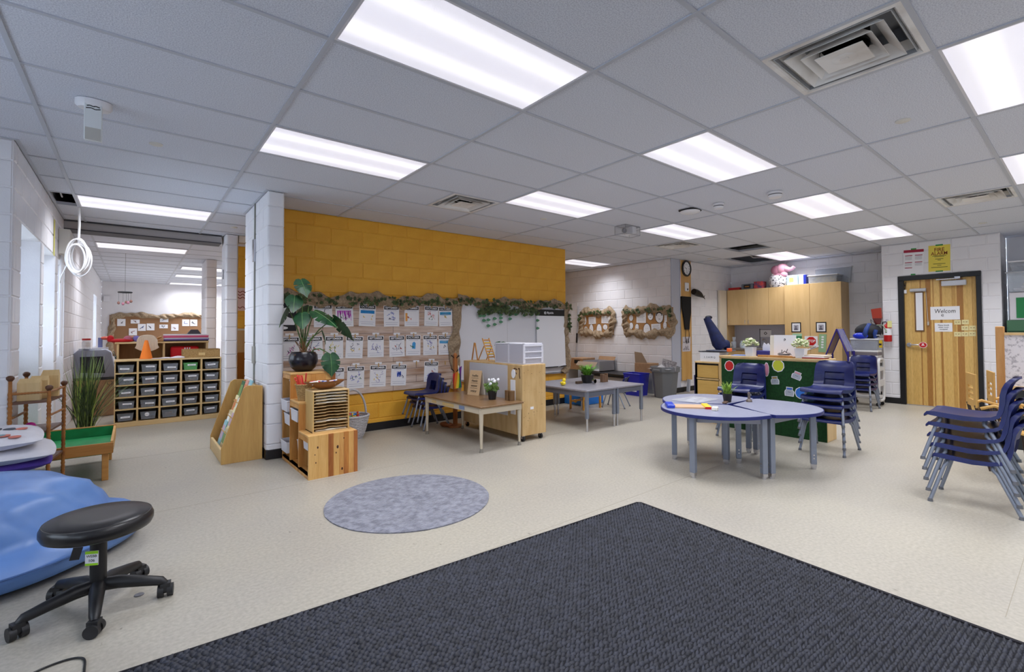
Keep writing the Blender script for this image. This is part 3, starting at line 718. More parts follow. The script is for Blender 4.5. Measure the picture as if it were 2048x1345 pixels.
for k in range(4):
    for s in range(4):
        y = 5.44+.18*s; c, nm = BK[(k*3+s*5+(1 if k == 3 else 0)) % 8]
        x = .705+.058*k; z = .074+.15*k; ht = RN.uniform(.20, .27); wd = RN.uniform(.13, .165)
        q = thing('picture_book', '%s picture book on %s tier of book rack, %s' % (nm, ('lowest', 'second', 'third', 'top')[k], ('near end', 'second from near end', 'second from far end', 'far end')[s]), 'book', (x+.012, y, z), (0, radians(17), 0), 'books in the display rack')
        B().box(0, -wd/2, 0, .012, wd/2, ht).obj('cover', M('book_'+nm, c, .45), q, bevel=.002)
        B().box(-.0008, -wd/2*.75, ht*.25, 0, wd/2*.75, ht*.8).obj('cover_art', M('book_art_%d' % ((k+s) % 4), [(240, 240, 240), (206, 120, 70), (120, 150, 90), (200, 170, 190)][(k+s) % 4], .5), q)
# ---- stepped pine shelf
SX0, SX1 = 1.177, 1.602
t = thing('step_shelf', 'stepped pine shelf in three tiers with white pull-out trays', 'shelf', (0, 0, 0))
YS = [4.29, 4.605, 4.91, 5.215]; ZS = [.375, .63, .878]
PB = [wood('pine_board_%d' % k, c, c2, 'z', 1, .45, 10) for k, (c, c2) in enumerate((((216, 158, 82), (176, 110, 48)), ((232, 188, 118), (208, 156, 84)), ((200, 132, 60), (150, 84, 32)), ((224, 172, 98), (190, 128, 62)), ((188, 116, 52), (140, 74, 30))))]
bx = [SX0, SX0+.08, SX0+.165, SX0+.21, SX0+.26, SX0+.30, SX0+.345, SX0+.39, SX1]
for k in range(8): B().box(bx[k], 4.29, 0, bx[k+1]-.0006, 4.312, .372).obj('front_board', PB[(1, 1, 2, 1, 3, 2, 3, 4)[k]], t)
for k in range(3):
    B().box(SX0, YS[k]+(.022 if k == 0 else 0), ZS[k]-.022, SX1, YS[k+1]+(.018 if k < 2 else 0), ZS[k]).obj('tier_top', wood('pine_top', (222, 178, 112), (198, 148, 84), 'x'), t, bevel=.004)
    B().box(SX0, YS[k]+(.022 if k == 0 else .018), ZS[k]-.062, SX0+.02, YS[k+1], ZS[k]-.022).obj('rail', PB[3], t)
    B().box(SX0, YS[k+1]-(0 if k < 2 else .018), .0, SX1, YS[k+1]+(.018 if k < 2 else 0), ZS[min(k+1, 2)]-.022).obj('divider_panel', PB[0] if k == 1 else PINE, t)
for k in range(9):
    x = SX0+.0475*k; B().box(x, 4.9085, .64, x+.047, 4.9095, .855).obj('tier_board', PB[(0, 3, 1, 3, 0, 3, 3, 1, 4)[k]], t)
B().box(SX1-.012, 4.312, .03, SX1, 4.6, .35).box(SX1-.012, 4.62, .03, SX1, 4.91, .61).box(SX1-.012, 4.93, .03, SX1, 5.2, .855).obj('back_panel', PINED, t)
B().box(SX0, 4.312, 0, SX0+.022, 5.2, .045).box(SX0, 4.312, .03, SX1, 5.2, .045).obj('plinth', PB[3], t)
KN = B()
for x, z, s in ((.06, .12, .007), (.075, .25, .010), (.052, .19, .006), (.245, .23, .014), (.232, .18, .008), (.30, .30, .007), (.285, .03, .012)):
    KN.prism([(.7*s*cos(a*pi/4), 1.1*s*sin(a*pi/4)) for a in range(8)], 0, .0007, FY(SX0+x, 4.2905, z+.02))
KN.obj('knot', M('pine_knot', (70, 36, 18), .5), t)
TRAY = tub(.25, .40, .11, tw=.8, mat= M('white_tray_plastic', (222, 222, 230), .35))
for k, (y, z, sx, nm) in enumerate(((4.455, .22, 0, 'white tray under lowest tier of step shelf'), (4.765, .44, -.03, 'white tray sticking out under middle tier of step shelf'), (4.765, .13, .03, 'lower white tray in middle bay of step shelf, pushed in'), (5.06, .50, -.05, 'upper white tray jutting from tallest bay of step shelf'), (5.06, .36, -.02, 'second white tray in tallest bay of step shelf'), (5.06, .10, -.05, 'bottom white tray jutting from tallest bay of step shelf'), (5.06, .68, .03, 'highest white tray in tallest bay, mostly hidden'))):
    q = thing('pull_out_tray', nm, 'tray', (SX0+.225+sx, y, z), radians(90), 'white trays of the step shelf'); mk('tub_body', TRAY, q)
# ---- paper sorter on the first step
t = thing('paper_sorter', 'birch paper sorter with many thin slots on step shelf', 'paper sorter', (1.235, 4.385, .3755))
SO = wood('sorter_birch', (222, 188, 124), (200, 160, 94), 'z')
[B().box(x, 0, 0, x+.012, .235, .36).obj('side_panel', SO, t, bevel=.002) for x in (0, .312)]
B().box(0, 0, .36, .324, .235, .372).obj('top', MAPLEX, t, bevel=.002)
B().box(0, .001, 0, .324, .235, .010).obj('base', MAPLEX, t)
B().box(.005, .225, .01, .32, .235, .36).obj('back_panel', DARK, t)  # near-black back puts the dark of the slots into the colour
for k in range(1, 13):
    z = .01+k*.0272; b = B(); P = [(.012, 0), (.11, 0), (.13, .02), (.16, .03), (.19, .02), (.21, 0), (.312, 0), (.312, .22), (.012, .22)]
    b.prism(P, z-.002, z+.002); b.obj('slot_shelf', MAPLEX, t)
for k in (0, 3, 9, 10, 11, 12):
    z = .012+k*.0272+.002; B().box(.03, .012, z, .30, .2, z+.006).obj('paper_sheaf', PAPER2, t)
# ---- white wicker basket
t = thing('wicker_basket', 'round white wicker basket with tall arched handle by yellow wall', 'basket', (2.03, 5.62, 0))
WK = M('white_wicker', (226, 224, 226), .6, c2=(176, 172, 176), vs=90, st=(1, 1, 2), bump=1.0, bs=110)
rb = B()
for k in range(17):
    z = .02+k*.0155; r = .115+.075*(k/16)**.7
    rb.tube([(r*cos(a*pi/20)+.0, r*sin(a*pi/20), z+.003*cos(a*pi/2+k*pi)) for a in range(40)], .0095, 6, True)
rb.obj('woven_wall', WK, t, smooth=60)
B().lathe([(0, .0), (.12, 0), (.12, .012), (0, .012)], 28).obj('base', WK, t)
B().tube([(.19*cos(a*pi/20), .19*sin(a*pi/20), .275) for a in range(40)], .014, 8, True).obj('rim', WK, t, smooth=60)
B().tube([(.185*cos(a*pi/24), 0, .27+.31*sin(a*pi/24)) for a in range(25)], .013, 8).obj('handle', WK, t, rot=radians(10), smooth=60)
for k in range(22):
    a = RN.uniform(0, 6.28); r = RN.uniform(0, .14); c = [(210, 50, 60), (60, 160, 70), (70, 140, 210), (240, 200, 60), (230, 120, 40)][k % 5]
    tag(B().cyl((0, 0, 0), (RN.uniform(-.04, .04), RN.uniform(-.04, .04), RN.uniform(.03, .07)), .012, n=8).obj('coloured_marker', M('marker_%d' % (k % 5), c, .5), None, (2.03+r*cos(a), 5.62+r*sin(a), .235), smooth=40),
        '%s marker lying in the white wicker basket' % ['red', 'green', 'blue', 'yellow', 'orange'][k % 5], 'marker', '%s markers in the wicker basket' % ['red', 'green', 'blue', 'yellow', 'orange'][k % 5])
B().lathe([(0, .235), (.165, .235)], 24).obj('bed_of_markers', M('marker_bed', (120, 110, 120), .7), t)
# ---- green felt-backed shelf
t = thing('green_backed_shelf', 'low maple shelf with dark green felt back, cut-outs stuck on it', 'shelf', (6.02, 1.925, 0))
FELT = M('green_felt', (24, 74, 32), .95, c2=(18, 58, 26), vs=40, bump=.2, bs=150)
[B().box(.012, y, 0, .30, y+.022, .91).obj('side_panel', MAPLE, t, bevel=.003) for y in (0, 1.213)]
B().box(-.006, -.006, .905, .31, 1.241, .93).obj('top', MAPLEX, t, bevel=.003)
B().box(.004, .004, .0, .012, 1.231, .905).obj('felt_panel', FELT, t)
B().box(0, 1.212, 0, .008, 1.235, .91).box(0, 0, .895, .008, 1.235, .91).obj('edge_strip', MAPLE, t)
[B().box(.03, .022, z, .30, 1.213, z+.02).obj('shelf', MAPLEX, t) for z in (.06, .48)]
# ---- two drawer cabinet left of it
t = thing('drawer_cabinet', 'maple two drawer cabinet left of the green backed shelf', 'cabinet', (6.11, 3.20, 0))
B().box(.01, 0, 0, .33, .365, .81).obj('body', DARK, t)
B().box(0, 0, 0, .012, .022, .81).box(0, .343, 0, .012, .365, .81).box(0, 0, .585, .012, .365, .605).box(0, 0, .33, .012, .365, .35).box(.0, .343, 0, .33, .365, .81).box(0, 0, 0, .012, .365, .05).obj('face_frame', MAPLE, t)
B().box(-.005, -.005, .81, .335, .37, .832).obj('top', MAPLEX, t, bevel=.003)
YEL = wood('yellowed_birch', (216, 176, 98), (200, 158, 82), 'y')
for z0, z1 in ((.612, .785), (.36, .575), (.06, .32)):
    B().box(.002, .03, z0, .016, .335, z1).obj('drawer_front', YEL, t, bevel=.003)
# ================================================================== KITCHEN
KM = wood('kitchen_maple', (226, 192, 138), (212, 176, 120), 'z', 1, .45, 5)
t = thing('wall_cabinet', 'maple wall cabinet row with three doors over the sink', 'cabinet', (10.45, 4.05, 1.365))
B().box(.02, 0, 0, .35, 1.235, .79).obj('body', KM, t)
for y0, y1 in ((.79, 1.233), (.342, .786), (.0, .338)):
    d = B().box(0, y0, .002, .02, y1, .788).obj('door', KM, t, bevel=.002)
    yy = y1-.05 if y0 > .7 else (y0+.05 if y0 > .3 else None)
    for q in ([y1-.04, y0+.04] if y0 > .7 else [y1-.03] if y0 > .3 else []):
        B().tube([(0, q, .03), (-.025, q, .035), (-.025, q, .105), (0, q, .11)], .005, 6).obj('handle', CHROME, d, smooth=40)
t = thing('tall_cabinet', 'tall two door maple cupboard right of the sink', 'cabinet', (10.34, 3.03, 0))
B().box(.02, 0, 0, .452, 1.0, 2.17).obj('body', KM, t)
for y0, y1 in ((.0, .533), (.537, 1.0)): B().box(0, y0, .1, .02, y1, 2.168).obj('door', KM, t, bevel=.002)
t = thing('sink_counter', 'kitchen base cabinet with grey counter and sink', 'counter', (10.2, 4.04, 0))
B().box(.02, 0, .08, .59, 1.25, .82).obj('body', KM, t)
for y0, y1 in ((.0, .41), (.414, .82), (.824, 1.25)): B().box(0, y0, .1, .02, y1, .80).obj('door', KM, t, bevel=.002)
B().box(-.03, -.005, .82, .585, 1.255, .86).obj('worktop', M('grey_worktop', (128, 118, 110), .35), t, bevel=.004)
B().tube([(.45, .5, .86), (.45, .5, 1.02), (.42, .5, 1.06), (.33, .5, 1.06), (.30, .5, 1.03)], .011, 8).obj('tap', CHROME, t, smooth=40)
t = thing('side_panel_screen', 'cream full height panel at the left end of the kitchen', 'panel', (10.15, 5.30, 0))
B().box(0, 0, 0, .65, .05, 2.15).obj('panel', M('cream_panel', (226, 214, 194), .5), t, bevel=.003)
B().box(.30, -.004, .862, .65, 0, 1.36).obj('splash_end', KM, t)
# clock panel
t = thing('plywood_panel', 'narrow tall plywood panel under the wall clock', 'panel', (8.63, 5.325, .235))
B().box(0, 0, 0, .385, .034, 2.46).obj('board', wood('panel_ply', (216, 172, 104), (196, 150, 84), 'z'), t, bevel=.002)
B().box(-.02, 0, 0, 0, .034, 2.46).obj('metal_edge', CHROME, t)
t = thing('wall_clock', 'round wall clock with black rim on the plywood panel', 'clock', (8.826, 5.322, 2.53))
B().lathe([(.135, 0), (.165, 0), (.168, .02), (.15, .035), (.135, .03), (.135, 0)], 32, T=TR(rx=pi/2), cap=False).obj('rim', BLKPL, t, smooth=40)
B().lathe([(0, 0), (.14, 0), (.14, .012), (0, .012)], 32, T=TR(rx=pi/2)).obj('dial', PAPER, t)
b = B()
for k in range(12):
    a = k*pi/6; r0, r1 = (.10, .125); stroke(b, [(r0*sin(a), r0*cos(a)), (r1*sin(a), r1*cos(a))], .008, FY(0, -.0125, 0))
b.obj('hour_marks', INK, t)
b = B(); stroke(b, [(.01, -.005), (-.07, .02)], .010, FY(0, -.0135, 0)); stroke(b, [(0, .01), (.015, -.10)], .007, FY(0, -.0135, 0)); b.obj('hands', INK, t)
for k in range(1, 13):
    a = k*pi/6; text('numeral', str(k), .032, INK, t, FY(.082*sin(a), -.0125, .082*cos(a)))
t = thing('thermostat', 'white wall sensor box below the clock', 'sensor', (8.826, 5.323, 2.15)); B().box(-.065, -.03, -.09, .065, 0, .09).obj('case', PLWHITE, t, bevel=.012, seg=2)
B().box(-.02, -.032, -.07, .03, -.03, -.03).obj('display', M('lcd', (90, 92, 90), .4), t)
t = thing('hanging_banner', 'black cloth apron hanging on the plywood panel', 'apron', (8.80, 5.318, 1.27))
poly = [(-.06, 0), (.09, 0), (.11, .15), (.16, .35), (.17, .68), (-.18, .68), (-.17, .45), (-.10, .2)]
B().prism(poly, 0, .02, FY(0, 0, 0)).obj('cloth', M('black_cloth', (16, 16, 18), .9), t)
B().tube([(-.03, -.01, 0), (-.05, -.012, -.15), (-.01, -.012, -.28), (.05, -.012, -.27), (.09, -.012, -.12), (.08, -.01, 0)], .006, 6).obj('strap', INK, t)
for k, (x, z, lb) in enumerate(((8.81, 1.05, 'upper printed picture sheet on the plywood panel'), (8.80, .90, 'lower printed picture sheet on the plywood panel'))):
    t = thing('picture_sheet', lb, 'paper', (x, 5.322, z), 0)
    B().box(-.15, -.002, -.075, .15, 0, .075).obj('sheet', M('grey_paper', (206, 200, 206), .8), t)
    b = B()
    for q in range(6): b.box(-.12+.04*q, -.0026, -.05, -.10+.04*q, -.002, RN.uniform(-.03, .05))
    b.obj('print', M('photo_grey', (110, 100, 100), .8), t)
# orca hanging, blue whale tail
t = thing('orca_toy', 'small black orca figure on the wall right of the clock panel', 'toy', (9.20, 5.27, 2.02)); t.scale = (.8, .8, .8)
ob = B(); P = []
for k in range(13):
    s = k/12; P.append((-.22+.50*s, 0, .05-.14*s+.02*sin(s*pi)))
ob.tube(P, [max(.006, .085*sin(min(1, (1-k/12)*1.02+.06)*pi*.62)) for k in range(13)], 12)
ob.prism([(0, 0), (.07, -.04), (.03, .02), (.06, .07)], -.006, .006, TR(.26, 0, -.09, rx=pi/2)); ob.obj('body', M('orca_black', (14, 14, 16), .5), t, smooth=60)
B().ball((-.1, -.06, .02), (.05, .02, .018)).obj('white_patch', PAPER, t, smooth=60)
t = thing('blue_cloth_roll', 'dark blue rolled fabric leaning beside the drawer cabinet', 'fabric roll', (6.35, 3.30, .99))
P = [(0, 0, 0), (-.03, .06, .12), (-.06, .13, .30), (-.09, .2, .44)]
B().tube([(0, -.02, .02), (-.02, .03, .10), (-.03, .10, .26), (-.05, .165, .40), (-.055, .185, .45)], [.085, .095, .07, .05, .045], 14).ball((.02, -.055, .07), (.05, .06, .07)).obj('cloth', M('blue_velvet', (16, 30, 80), .8, c2=(10, 18, 54), vs=14), t, smooth=60)
B().ball((0, .185, .455), (.046, .05, .03)).obj('tip', M('dark_tip', (14, 16, 26), .7), t, smooth=60)
B().ball((.03, -.10, .07), (.03, .012, .03)).obj('gold_crescent', M('pale_gold', (222, 206, 150), .5), t, smooth=60)
# on the drawer cabinet
t = thing('letter_box_file', 'white box with faint handwritten letters on the drawer cabinet', 'box', (6.13, 3.22, .8325))
B().box(0, 0, 0, .25, .28, .13).obj('box', PAPER, t, bevel=.003)
B().box(-.002, -.01, .13, .26, .30, .142).obj('lid', M('slate_lid', (62, 62, 70), .6), t)
text('writing', "1, 2 A M Q", .035, INK, t, FX(-.001, .14, .06), width=.16)
t = thing('folded_cloth', 'grey folded mat with orange end on the white box', 'mat', (6.14, 3.12, .977))
B().box(0, 0, 0, .25, .30, .014).obj('mat', M('slate_mat', (84, 88, 104), .7), t, bevel=.005)
B().box(-.01, -.05, 0, .05, -.0, .045).obj('orange_end', M('orange_plastic', (236, 106, 40), .5), t, bevel=.006)
# on the green shelf top (z=.93)
def cube_pot(x, y, lb):
    t = thing('potted_plant', lb, 'plant', (x, y, .931), 0, 'pale bushy plants in white pots')
    b = B(); r0, r1 = .045, .055
    b.add([(-r0, -r0, 0), (r0, -r0, 0), (r0, r0, 0), (-r0, r0, 0), (-r1, -r1, .115), (r1, -r1, .115), (r1, r1, .115), (-r1, r1, .115)], [(3, 2, 1, 0), (4, 5, 6, 7), (0, 1, 5, 4), (1, 2, 6, 5), (2, 3, 7, 6), (3, 0, 4, 7)])
    b.obj('pot', PLWHITE, t, bevel=.004)
    f = B(); f2 = B()
    for k in range(120):
        a = RN.uniform(0, 6.28); ph = RN.uniform(-.1, 1.5); r = .10*RN.uniform(.55, 1)
        c = Vector((r*cos(a)*cos(ph), r*sin(a)*cos(ph), .145+r*sin(ph)*.85)); s = RN.uniform(.012, .02)
        (f if k % 3 else f2).ball(c, (s, s*.8, s*.6), 6, 4)
    f.obj('foliage', M('pale_leaf', (196, 204, 160), .6, c2=(150, 172, 108), vs=30), t, smooth=60); f2.obj('blossom', M('cream_blossom', (236, 234, 206), .7), t, smooth=60)
cube_pot(6.10, 2.79, 'pale bushy plant in white pot at left on the green backed shelf')
cube_pot(6.10, 2.205, 'pale bushy plant in white pot at right on the green backed shelf')
t = thing('drawing_board', 'white board leaning upright with black line drawing, between the two white pots', 'drawing', (6.17, 2.415, .932), (0, radians(4), 0))
B().box(0, -.125, 0, .012, .125, .27).obj('sheet', PAPER, t); B().box(.012, -.02, 0, .02, .175, .268).obj('cream_sheet', PAPER2, t)
b = B()
for pts in ([(-.07, .045), (-.02, .05), (0, .075), (.03, .05), (.07, .045)], [(-.08, .035), (.08, .035)], [(-.07, .025), (.06, .028)], [(-.03, .05), (-.03, .09)], [(.02, .055), (.035, .1)], [(-.01, .20), (.01, .21), (.005, .225), (-.01, .215)]): stroke(b, pts, .007, FX(-.001, 0, 0))
b.obj('drawing', INK, t)
t = thing('wooden_tray', 'flat wooden tray with beads in front of the leaning drawing', 'tray', (6.03, 2.275, .931)); B().box(0, 0, 0, .13, .40, .012).box(0, 0, .012, .012, .40, .026).obj('tray', OAK, t, bevel=.003)
t = thing('purple_box', 'indigo box behind left white flower pot', 'box', (6.17, 2.60, .931)); B().box(0, 0, 0, .12, .15, .07).obj('box', M('indigo_plastic', (44, 44, 130), .5), t, bevel=.004)
t = thing('paper_shape', 'white cut paper standing behind the left flower pot', 'paper', (6.305, 2.68, .931)); B().prism([(-.04, 0), (.04, 0), (.05, .13), (.02, .165), (0, .145), (-.03, .17), (-.05, .12)], 0, .006, FX(0, 0, 0)).obj('sheet', PAPER, t)
t = thing('blue_folder', 'light blue paper folder lying left of the flower pots', 'folder', (6.10, 2.92, .931), radians(12)); B().box(0, -.12, 0, .20, .12, .006).obj('cover', M('sky_paper', (120, 150, 214), .7), t)
for k, (y, c, lb) in enumerate(((1.97, (150, 60, 50), 'rusty red notebook at bottom of pile on green backed shelf'), (1.965, (236, 234, 236), 'white notebook in pile on green backed shelf'), (1.96, (206, 188, 170), 'beige notebook on top of pile, green backed shelf'))):
    t = thing('notebook', lb, 'notebook', (6.03+.01*k, y-.0, .931+.014*k), radians(2-2*k)); B().box(0, -.02, 0, .2, .20, .0135).obj('cover', M('notebook_%d' % k, c, .6), t, bevel=.002)
# cut-outs on the felt
def cutout(y, z, w_, h_, kind, c, rot, lb):
    t = thing('paper_cutout', lb, 'paper cutout', (6.022, y, z), (rot, 0, 0), 'paper cut-outs on green felt')
    if kind == 'jar': P = [(-.5, -.5), (.5, -.5), (.56, -.1), (.5, .12), (.36, .2), (.38, .5), (-.38, .5), (-.36, .2), (-.5, .12), (-.56, -.1)]
    else: P = [(.5*cos(a*pi/9)*(1+.06*(a % 2)), .5*sin(a*pi/9)*(1+.06*(a % 2))) for a in range(18)]
    B().prism([(x*w_*1.18, q*h_*1.14) for x, q in P], 0, .001, FX(0, 0, 0)).obj('white_border', PAPER, t)
    B().prism([(x*w_, q*h_) for x, q in P], .001, .0016, FX(0, 0, 0)).obj('shape', M('cut_%d_%d_%d' % c[0], c[0], .7), t)
    if kind == 'jar':
        B().box(-.0022, -.36*w_, .26*h_, -.0016, .36*w_, .46*h_).obj('jar_lid', M('cut_%d_%d_%d' % c[1], c[1], .7), t)
        B().box(-.0022, -.2*w_, -.09*h_, -.0016, .2*w_, -.05*h_).obj('name_line', INK, t)
JAR = (176, 182, 196)
cutout(3.03, .80, .105, .12, 'blob', [(206, 34, 36)], .15, 'plain red paper cut-out at upper left of green felt')
cutout(2.43, .835, .115, .13, 'blob', [(206, 210, 60)], -.1, 'plain yellow paper cut-out at top centre of green felt')
cutout(2.565, .78, .05, .15, 'blob', [(226, 150, 176)], 0, 'plain pink paper cut-out peeking out behind the stacked chair')
cutout(2.19, .53, .10, .115, 'blob', [(52, 120, 214)], 0, 'plain blue paper cut-out at lower right of green felt')
cutout(2.26, .36, .09, .10, 'blob', [(70, 150, 80)], 0, 'plain green paper cut-out at the bottom of green felt')
cutout(2.47, .655, .075, .085, 'jar', [JAR, (166, 132, 60)], -.1, 'grey paper jar with brown lid on green felt')
cutout(2.225, .73, .085, .08, 'jar', [JAR, (220, 150, 160)], .35, 'grey paper jar with pink lid, tilted on green felt')
cutout(2.31, .535, .082, .095, 'jar', [JAR, (50, 100, 200)], .05, 'grey paper jar with blue lid on green felt')
# things on top of the cupboards
t = thing('flat_red_box', 'flat red box on top of wall cabinet', 'box', (10.5, 5.02, 2.157)); B().box(0, 0, 0, .25, .26, .055).obj('box', RED, t, bevel=.005)
t = thing('grey_cassette_player', 'grey and black radio on top of wall cabinet', 'radio', (10.5, 4.72, 2.157)); B().box(0, 0, 0, .2, .27, .12).obj('case', M('radio_grey', (112, 120, 130), .5), t, bevel=.02, seg=2)
B().box(-.003, .06, .02, 0, .21, .10).obj('front_panel', BLKPL, t); B().box(-.005, .09, .05, -.003, .18, .066).obj('tuning_strip', M('amber_strip', (226, 140, 40), .5), t)
t = thing('patterned_box', 'red and dark patterned box beside the radio on wall cabinet', 'box', (10.5, 4.51, 2.157), radians(6)); B().box(0, 0, 0, .2, .19, .15).obj('box', M('red_pattern', (206, 70, 60), .6, c2=(70, 60, 100), vs=16), t, bevel=.003)
t = thing('fabric_bin', 'white fabric bin with black doodle pattern on top of wall cabinet', 'fabric bin', (10.62, 4.22, 2.157))
DOOD = M('doodle_cloth', (232, 228, 230), .9, c2=(46, 46, 54), vs=26, detail=1, lo=.60, hi=.63)
B().lathe([(0, 0), (.17, 0), (.20, .08), (.20, .2), (.17, .245), (.15, .235), (0, .2)], 22).obj('cloth', DOOD, t, smooth=50)
B().tube([(-.1, .12, .23), (-.13, .1, .27), (-.11, 0, .29), (-.08, -.03, .25)], .012, 8).obj('handle', DOOD, t, smooth=50)
t = thing('plush_elephant', 'pink plush elephant lying on the doodle fabric bin', 'plush toy', (10.58, 4.16, 2.38)); t.scale = (1.25, 1.25, 1.25)
PK = M('pink_plush', (222, 160, 180), .95, bump=.4, bs=120, sheen=.3)
B().ball((0, .0, .12), (.10, .11, .10)).ball((.02, .05, .03), (.1, .12, .07)).tube([(-.04, -.08, .12), (-.05, -.14, .10), (-.05, -.18, .11), (-.05, -.21, .14)], [.045, .036, .03, .026], 10).ball((-.05, -.05, .02), (.05, .06, .05)).obj('body', PK, t, smooth=60)
B().ball((-.07, .08, .11), (.025, .07, .075)).obj('ear', M('pink_ear', (200, 132, 156), .95), t, smooth=60)
t = thing('picture_tablet', 'pale blue picture case on top of cupboard', 'case', (10.42, 3.80, 2.171)); B().box(0, 0, 0, .12, .21, .20).obj('case', M('ice_blue', (176, 214, 232), .4), t, bevel=.008); B().box(-.002, .08, .06, 0, .16, .15).obj('picture', M('picture_print', (200, 190, 120), .6), t)
t = thing('white_binder', 'white binder with blue edge standing on the cupboard', 'binder', (10.43, 3.70, 2.171)); B().box(0, 0, 0, .14, .09, .20).obj('binder', PLWHITE, t, bevel=.004); B().box(-.005, -.05, 0, .13, -.001, .19).obj('blue_edge', M('royal_blue', (36, 52, 170), .4), t, bevel=.004)
def clear_tote(nm, lb, loc, w_, d_, h_, fill, lid=PLWHITE, mat=CLEAR):
    t = thing(nm, lb, 'storage tote', loc)
    b = B(); k = .93
    b.add([(0+d_*(1-k)/2, w_*(1-k)/2, 0), (d_*(1+k)/2, w_*(1-k)/2, 0), (d_*(1+k)/2, w_*(1+k)/2, 0), (d_*(1-k)/2, w_*(1+k)/2, 0), (0, 0, h_), (d_, 0, h_), (d_, w_, h_), (0, w_, h_)], [(3, 2, 1, 0), (0, 1, 5, 4), (1, 2, 6, 5), (2, 3, 7, 6), (3, 0, 4, 7)])
    b.obj('tote_body', mat, t, solid=.003)
    if lid: B().box(-.012, -.012, h_, d_+.012, w_+.012, h_+.018).obj('lid', lid, t, bevel=.004)
    if fill:
        f = B()
        for q in range(8): f.box(0, 0, 0, d_*.7, w_*RN.uniform(.6, .8), .014, TR(d_*.12, w_*.1+RN.uniform(0, .02), .008+.016*q, rz=RN.uniform(-.05, .05))) if .008+.016*q < h_-.03 else None
        f.obj('contents', fill, t)
    return t
YP = M('manila_papers', (206, 190, 120), .8, c2=(120, 110, 90), vs=30)
clear_tote('storage_tote', 'clear tote of yellow papers at the front on top of cupboard', (10.38, 3.10, 2.171), .50, .30, .14, YP, M('clear_lid', (226, 228, 236), .3))
clear_tote('storage_tote', 'large clear tote behind, its lid higher, on top of cupboard', (10.70-.32+.32, 2.98-.02, 2.171), .62, .08, .30, M('grey_contents', (150, 150, 160), .8), PLWHITE)
# taped pictures on the cupboard
for k, (y, z, lb) in enumerate(((3.816, 1.305, 'black framed small portrait taped on left cupboard door'), (3.372, 1.305, 'black framed small portrait taped on right cupboard door'))):
    t = thing('taped_picture', lb, 'picture', (10.338, y, z), (0, 0, 0)); B().box(-.002, -.09, -.10, 0, .09, .10).obj('tape_border', BLKPL, t); B().box(-.003, -.072, -.08, -.002, .072, .08).obj('sheet', PAPER, t)
    B().box(-.0036, -.045, -.055, -.003, .045, .05).obj('photo', M('grey_photo', (168, 164, 174), .8), t)
    B().prism([(.014*cos(a*pi/6), .019*sin(a*pi/6)) for a in range(12)], 0, .0005, FX(-.0036, .004, .008)).prism([(-.034, -.055), (.034, -.055), (.026, -.026), (.008, -.014), (-.008, -.014), (-.026, -.026)], 0, .0005, FX(-.0036, .004, 0)).obj('portrait_figure', M('photo_dark', (92, 88, 100), .8), t)
t = thing('green_card', 'green card hanging under the left portrait on cupboard', 'paper', (10.338, 3.80, 1.05)); B().box(-.002, -.085, -.10, 0, .085, .08).obj('sheet', M('card_green', (44, 132, 84), .7), t); B().box(-.003, -.085, .08, 0, .085, .13).obj('pale_strip', M('mint', (166, 210, 176), .7), t)
t = thing('green_checklist', 'pale green vertical strip chart on right cupboard door', 'paper', (10.338, 3.355, 1.0), (radians(3), 0, 0)); B().box(-.002, -.065, -.18, 0, .065, .17).obj('sheet', M('sage_card', (150, 186, 142), .7), t)
b = B(); [b.box(-.0026, -.02, .10-.05*q, -.002, .02, .13-.05*q) for q in range(5)]; b.obj('squares', PAPER, t)
t = thing('stop_sign_card', 'white card with red octagonal STOP sign on cupboard', 'sign', (10.338, 3.55, 1.03)); B().box(-.002, -.115, -.10, 0, .115, .10).obj('card', PAPER, t)
B().prism([(.09*cos(pi/8+a*pi/4), .09*sin(pi/8+a*pi/4)) for a in range(8)], 0, .001, FX(-.002, 0, 0)).obj('octagon', RED, t); text('lettering', 'STOP', .075, PAPER, t, FX(-.0035, 0, 0), bold=.001, width=.14)
t = thing('pencil_card', 'slim white cut-out tilted below the STOP sign', 'paper', (10.337, 3.52, .90), (radians(-22), 0, 0)); B().box(-.002, -.11, -.014, 0, .11, .014).obj('sheet', PAPER, t); B().box(-.0026, -.06, -.004, -.002, .05, .006).obj('print', INK, t)
# sink clutter
t = thing('jar_cluster', 'clear jar of brushes at the left end of sink counter', 'jar', (10.35, 5.1, .861)); B().lathe([(.05, 0), (.055, .14), (.052, .14), (.047, .004)], 16).obj('glass', CLEAR, t, smooth=40)
b = B(); [b.cyl((0, 0, .01), (RN.uniform(-.06, .06), RN.uniform(-.06, .06), .24), .006, n=6) for q in range(9)]; b.obj('brushes', M('brush_grey', (196, 200, 206), .5), t)
t = thing('white_jar', 'white lidded jar next to the brush jar by sink', 'jar', (10.35, 4.9, .861)); B().lathe([(.055, 0), (.06, .1), (.045, .12), (.045, .16), (0, .16)], 16).obj('jar', M('pale_glass', (200, 212, 222), .2), t, smooth=40)
t = thing('sink_notice', 'small notice with black drawing above the sink', 'paper', (10.785, 4.6, 1.18)); B().box(-.002, -.12, -.08, 0, .12, .08).obj('sheet', PAPER, t); b = B(); stroke(b, [(-.03, 0), (0, .03), (.03, 0), (0, -.03), (-.03, 0)], .012, FX(-.003, 0, 0)); stroke(b, [(-.12, .08), (.12, .08)], .008, FX(-.003, 0, 0)); stroke(b, [(-.12, .1), (-.12, -.3)], .014, FX(-.003, 0, 0)); b.obj('print', INK, t)
t = thing('splashback', 'grey painted splash panel above the sink counter', 'panel', (10.788, 4.05, .862)); B().box(0, 0, 0, .01, 1.23, .5).obj('panel', M('cool_grey', (186, 186, 198), .5), t)
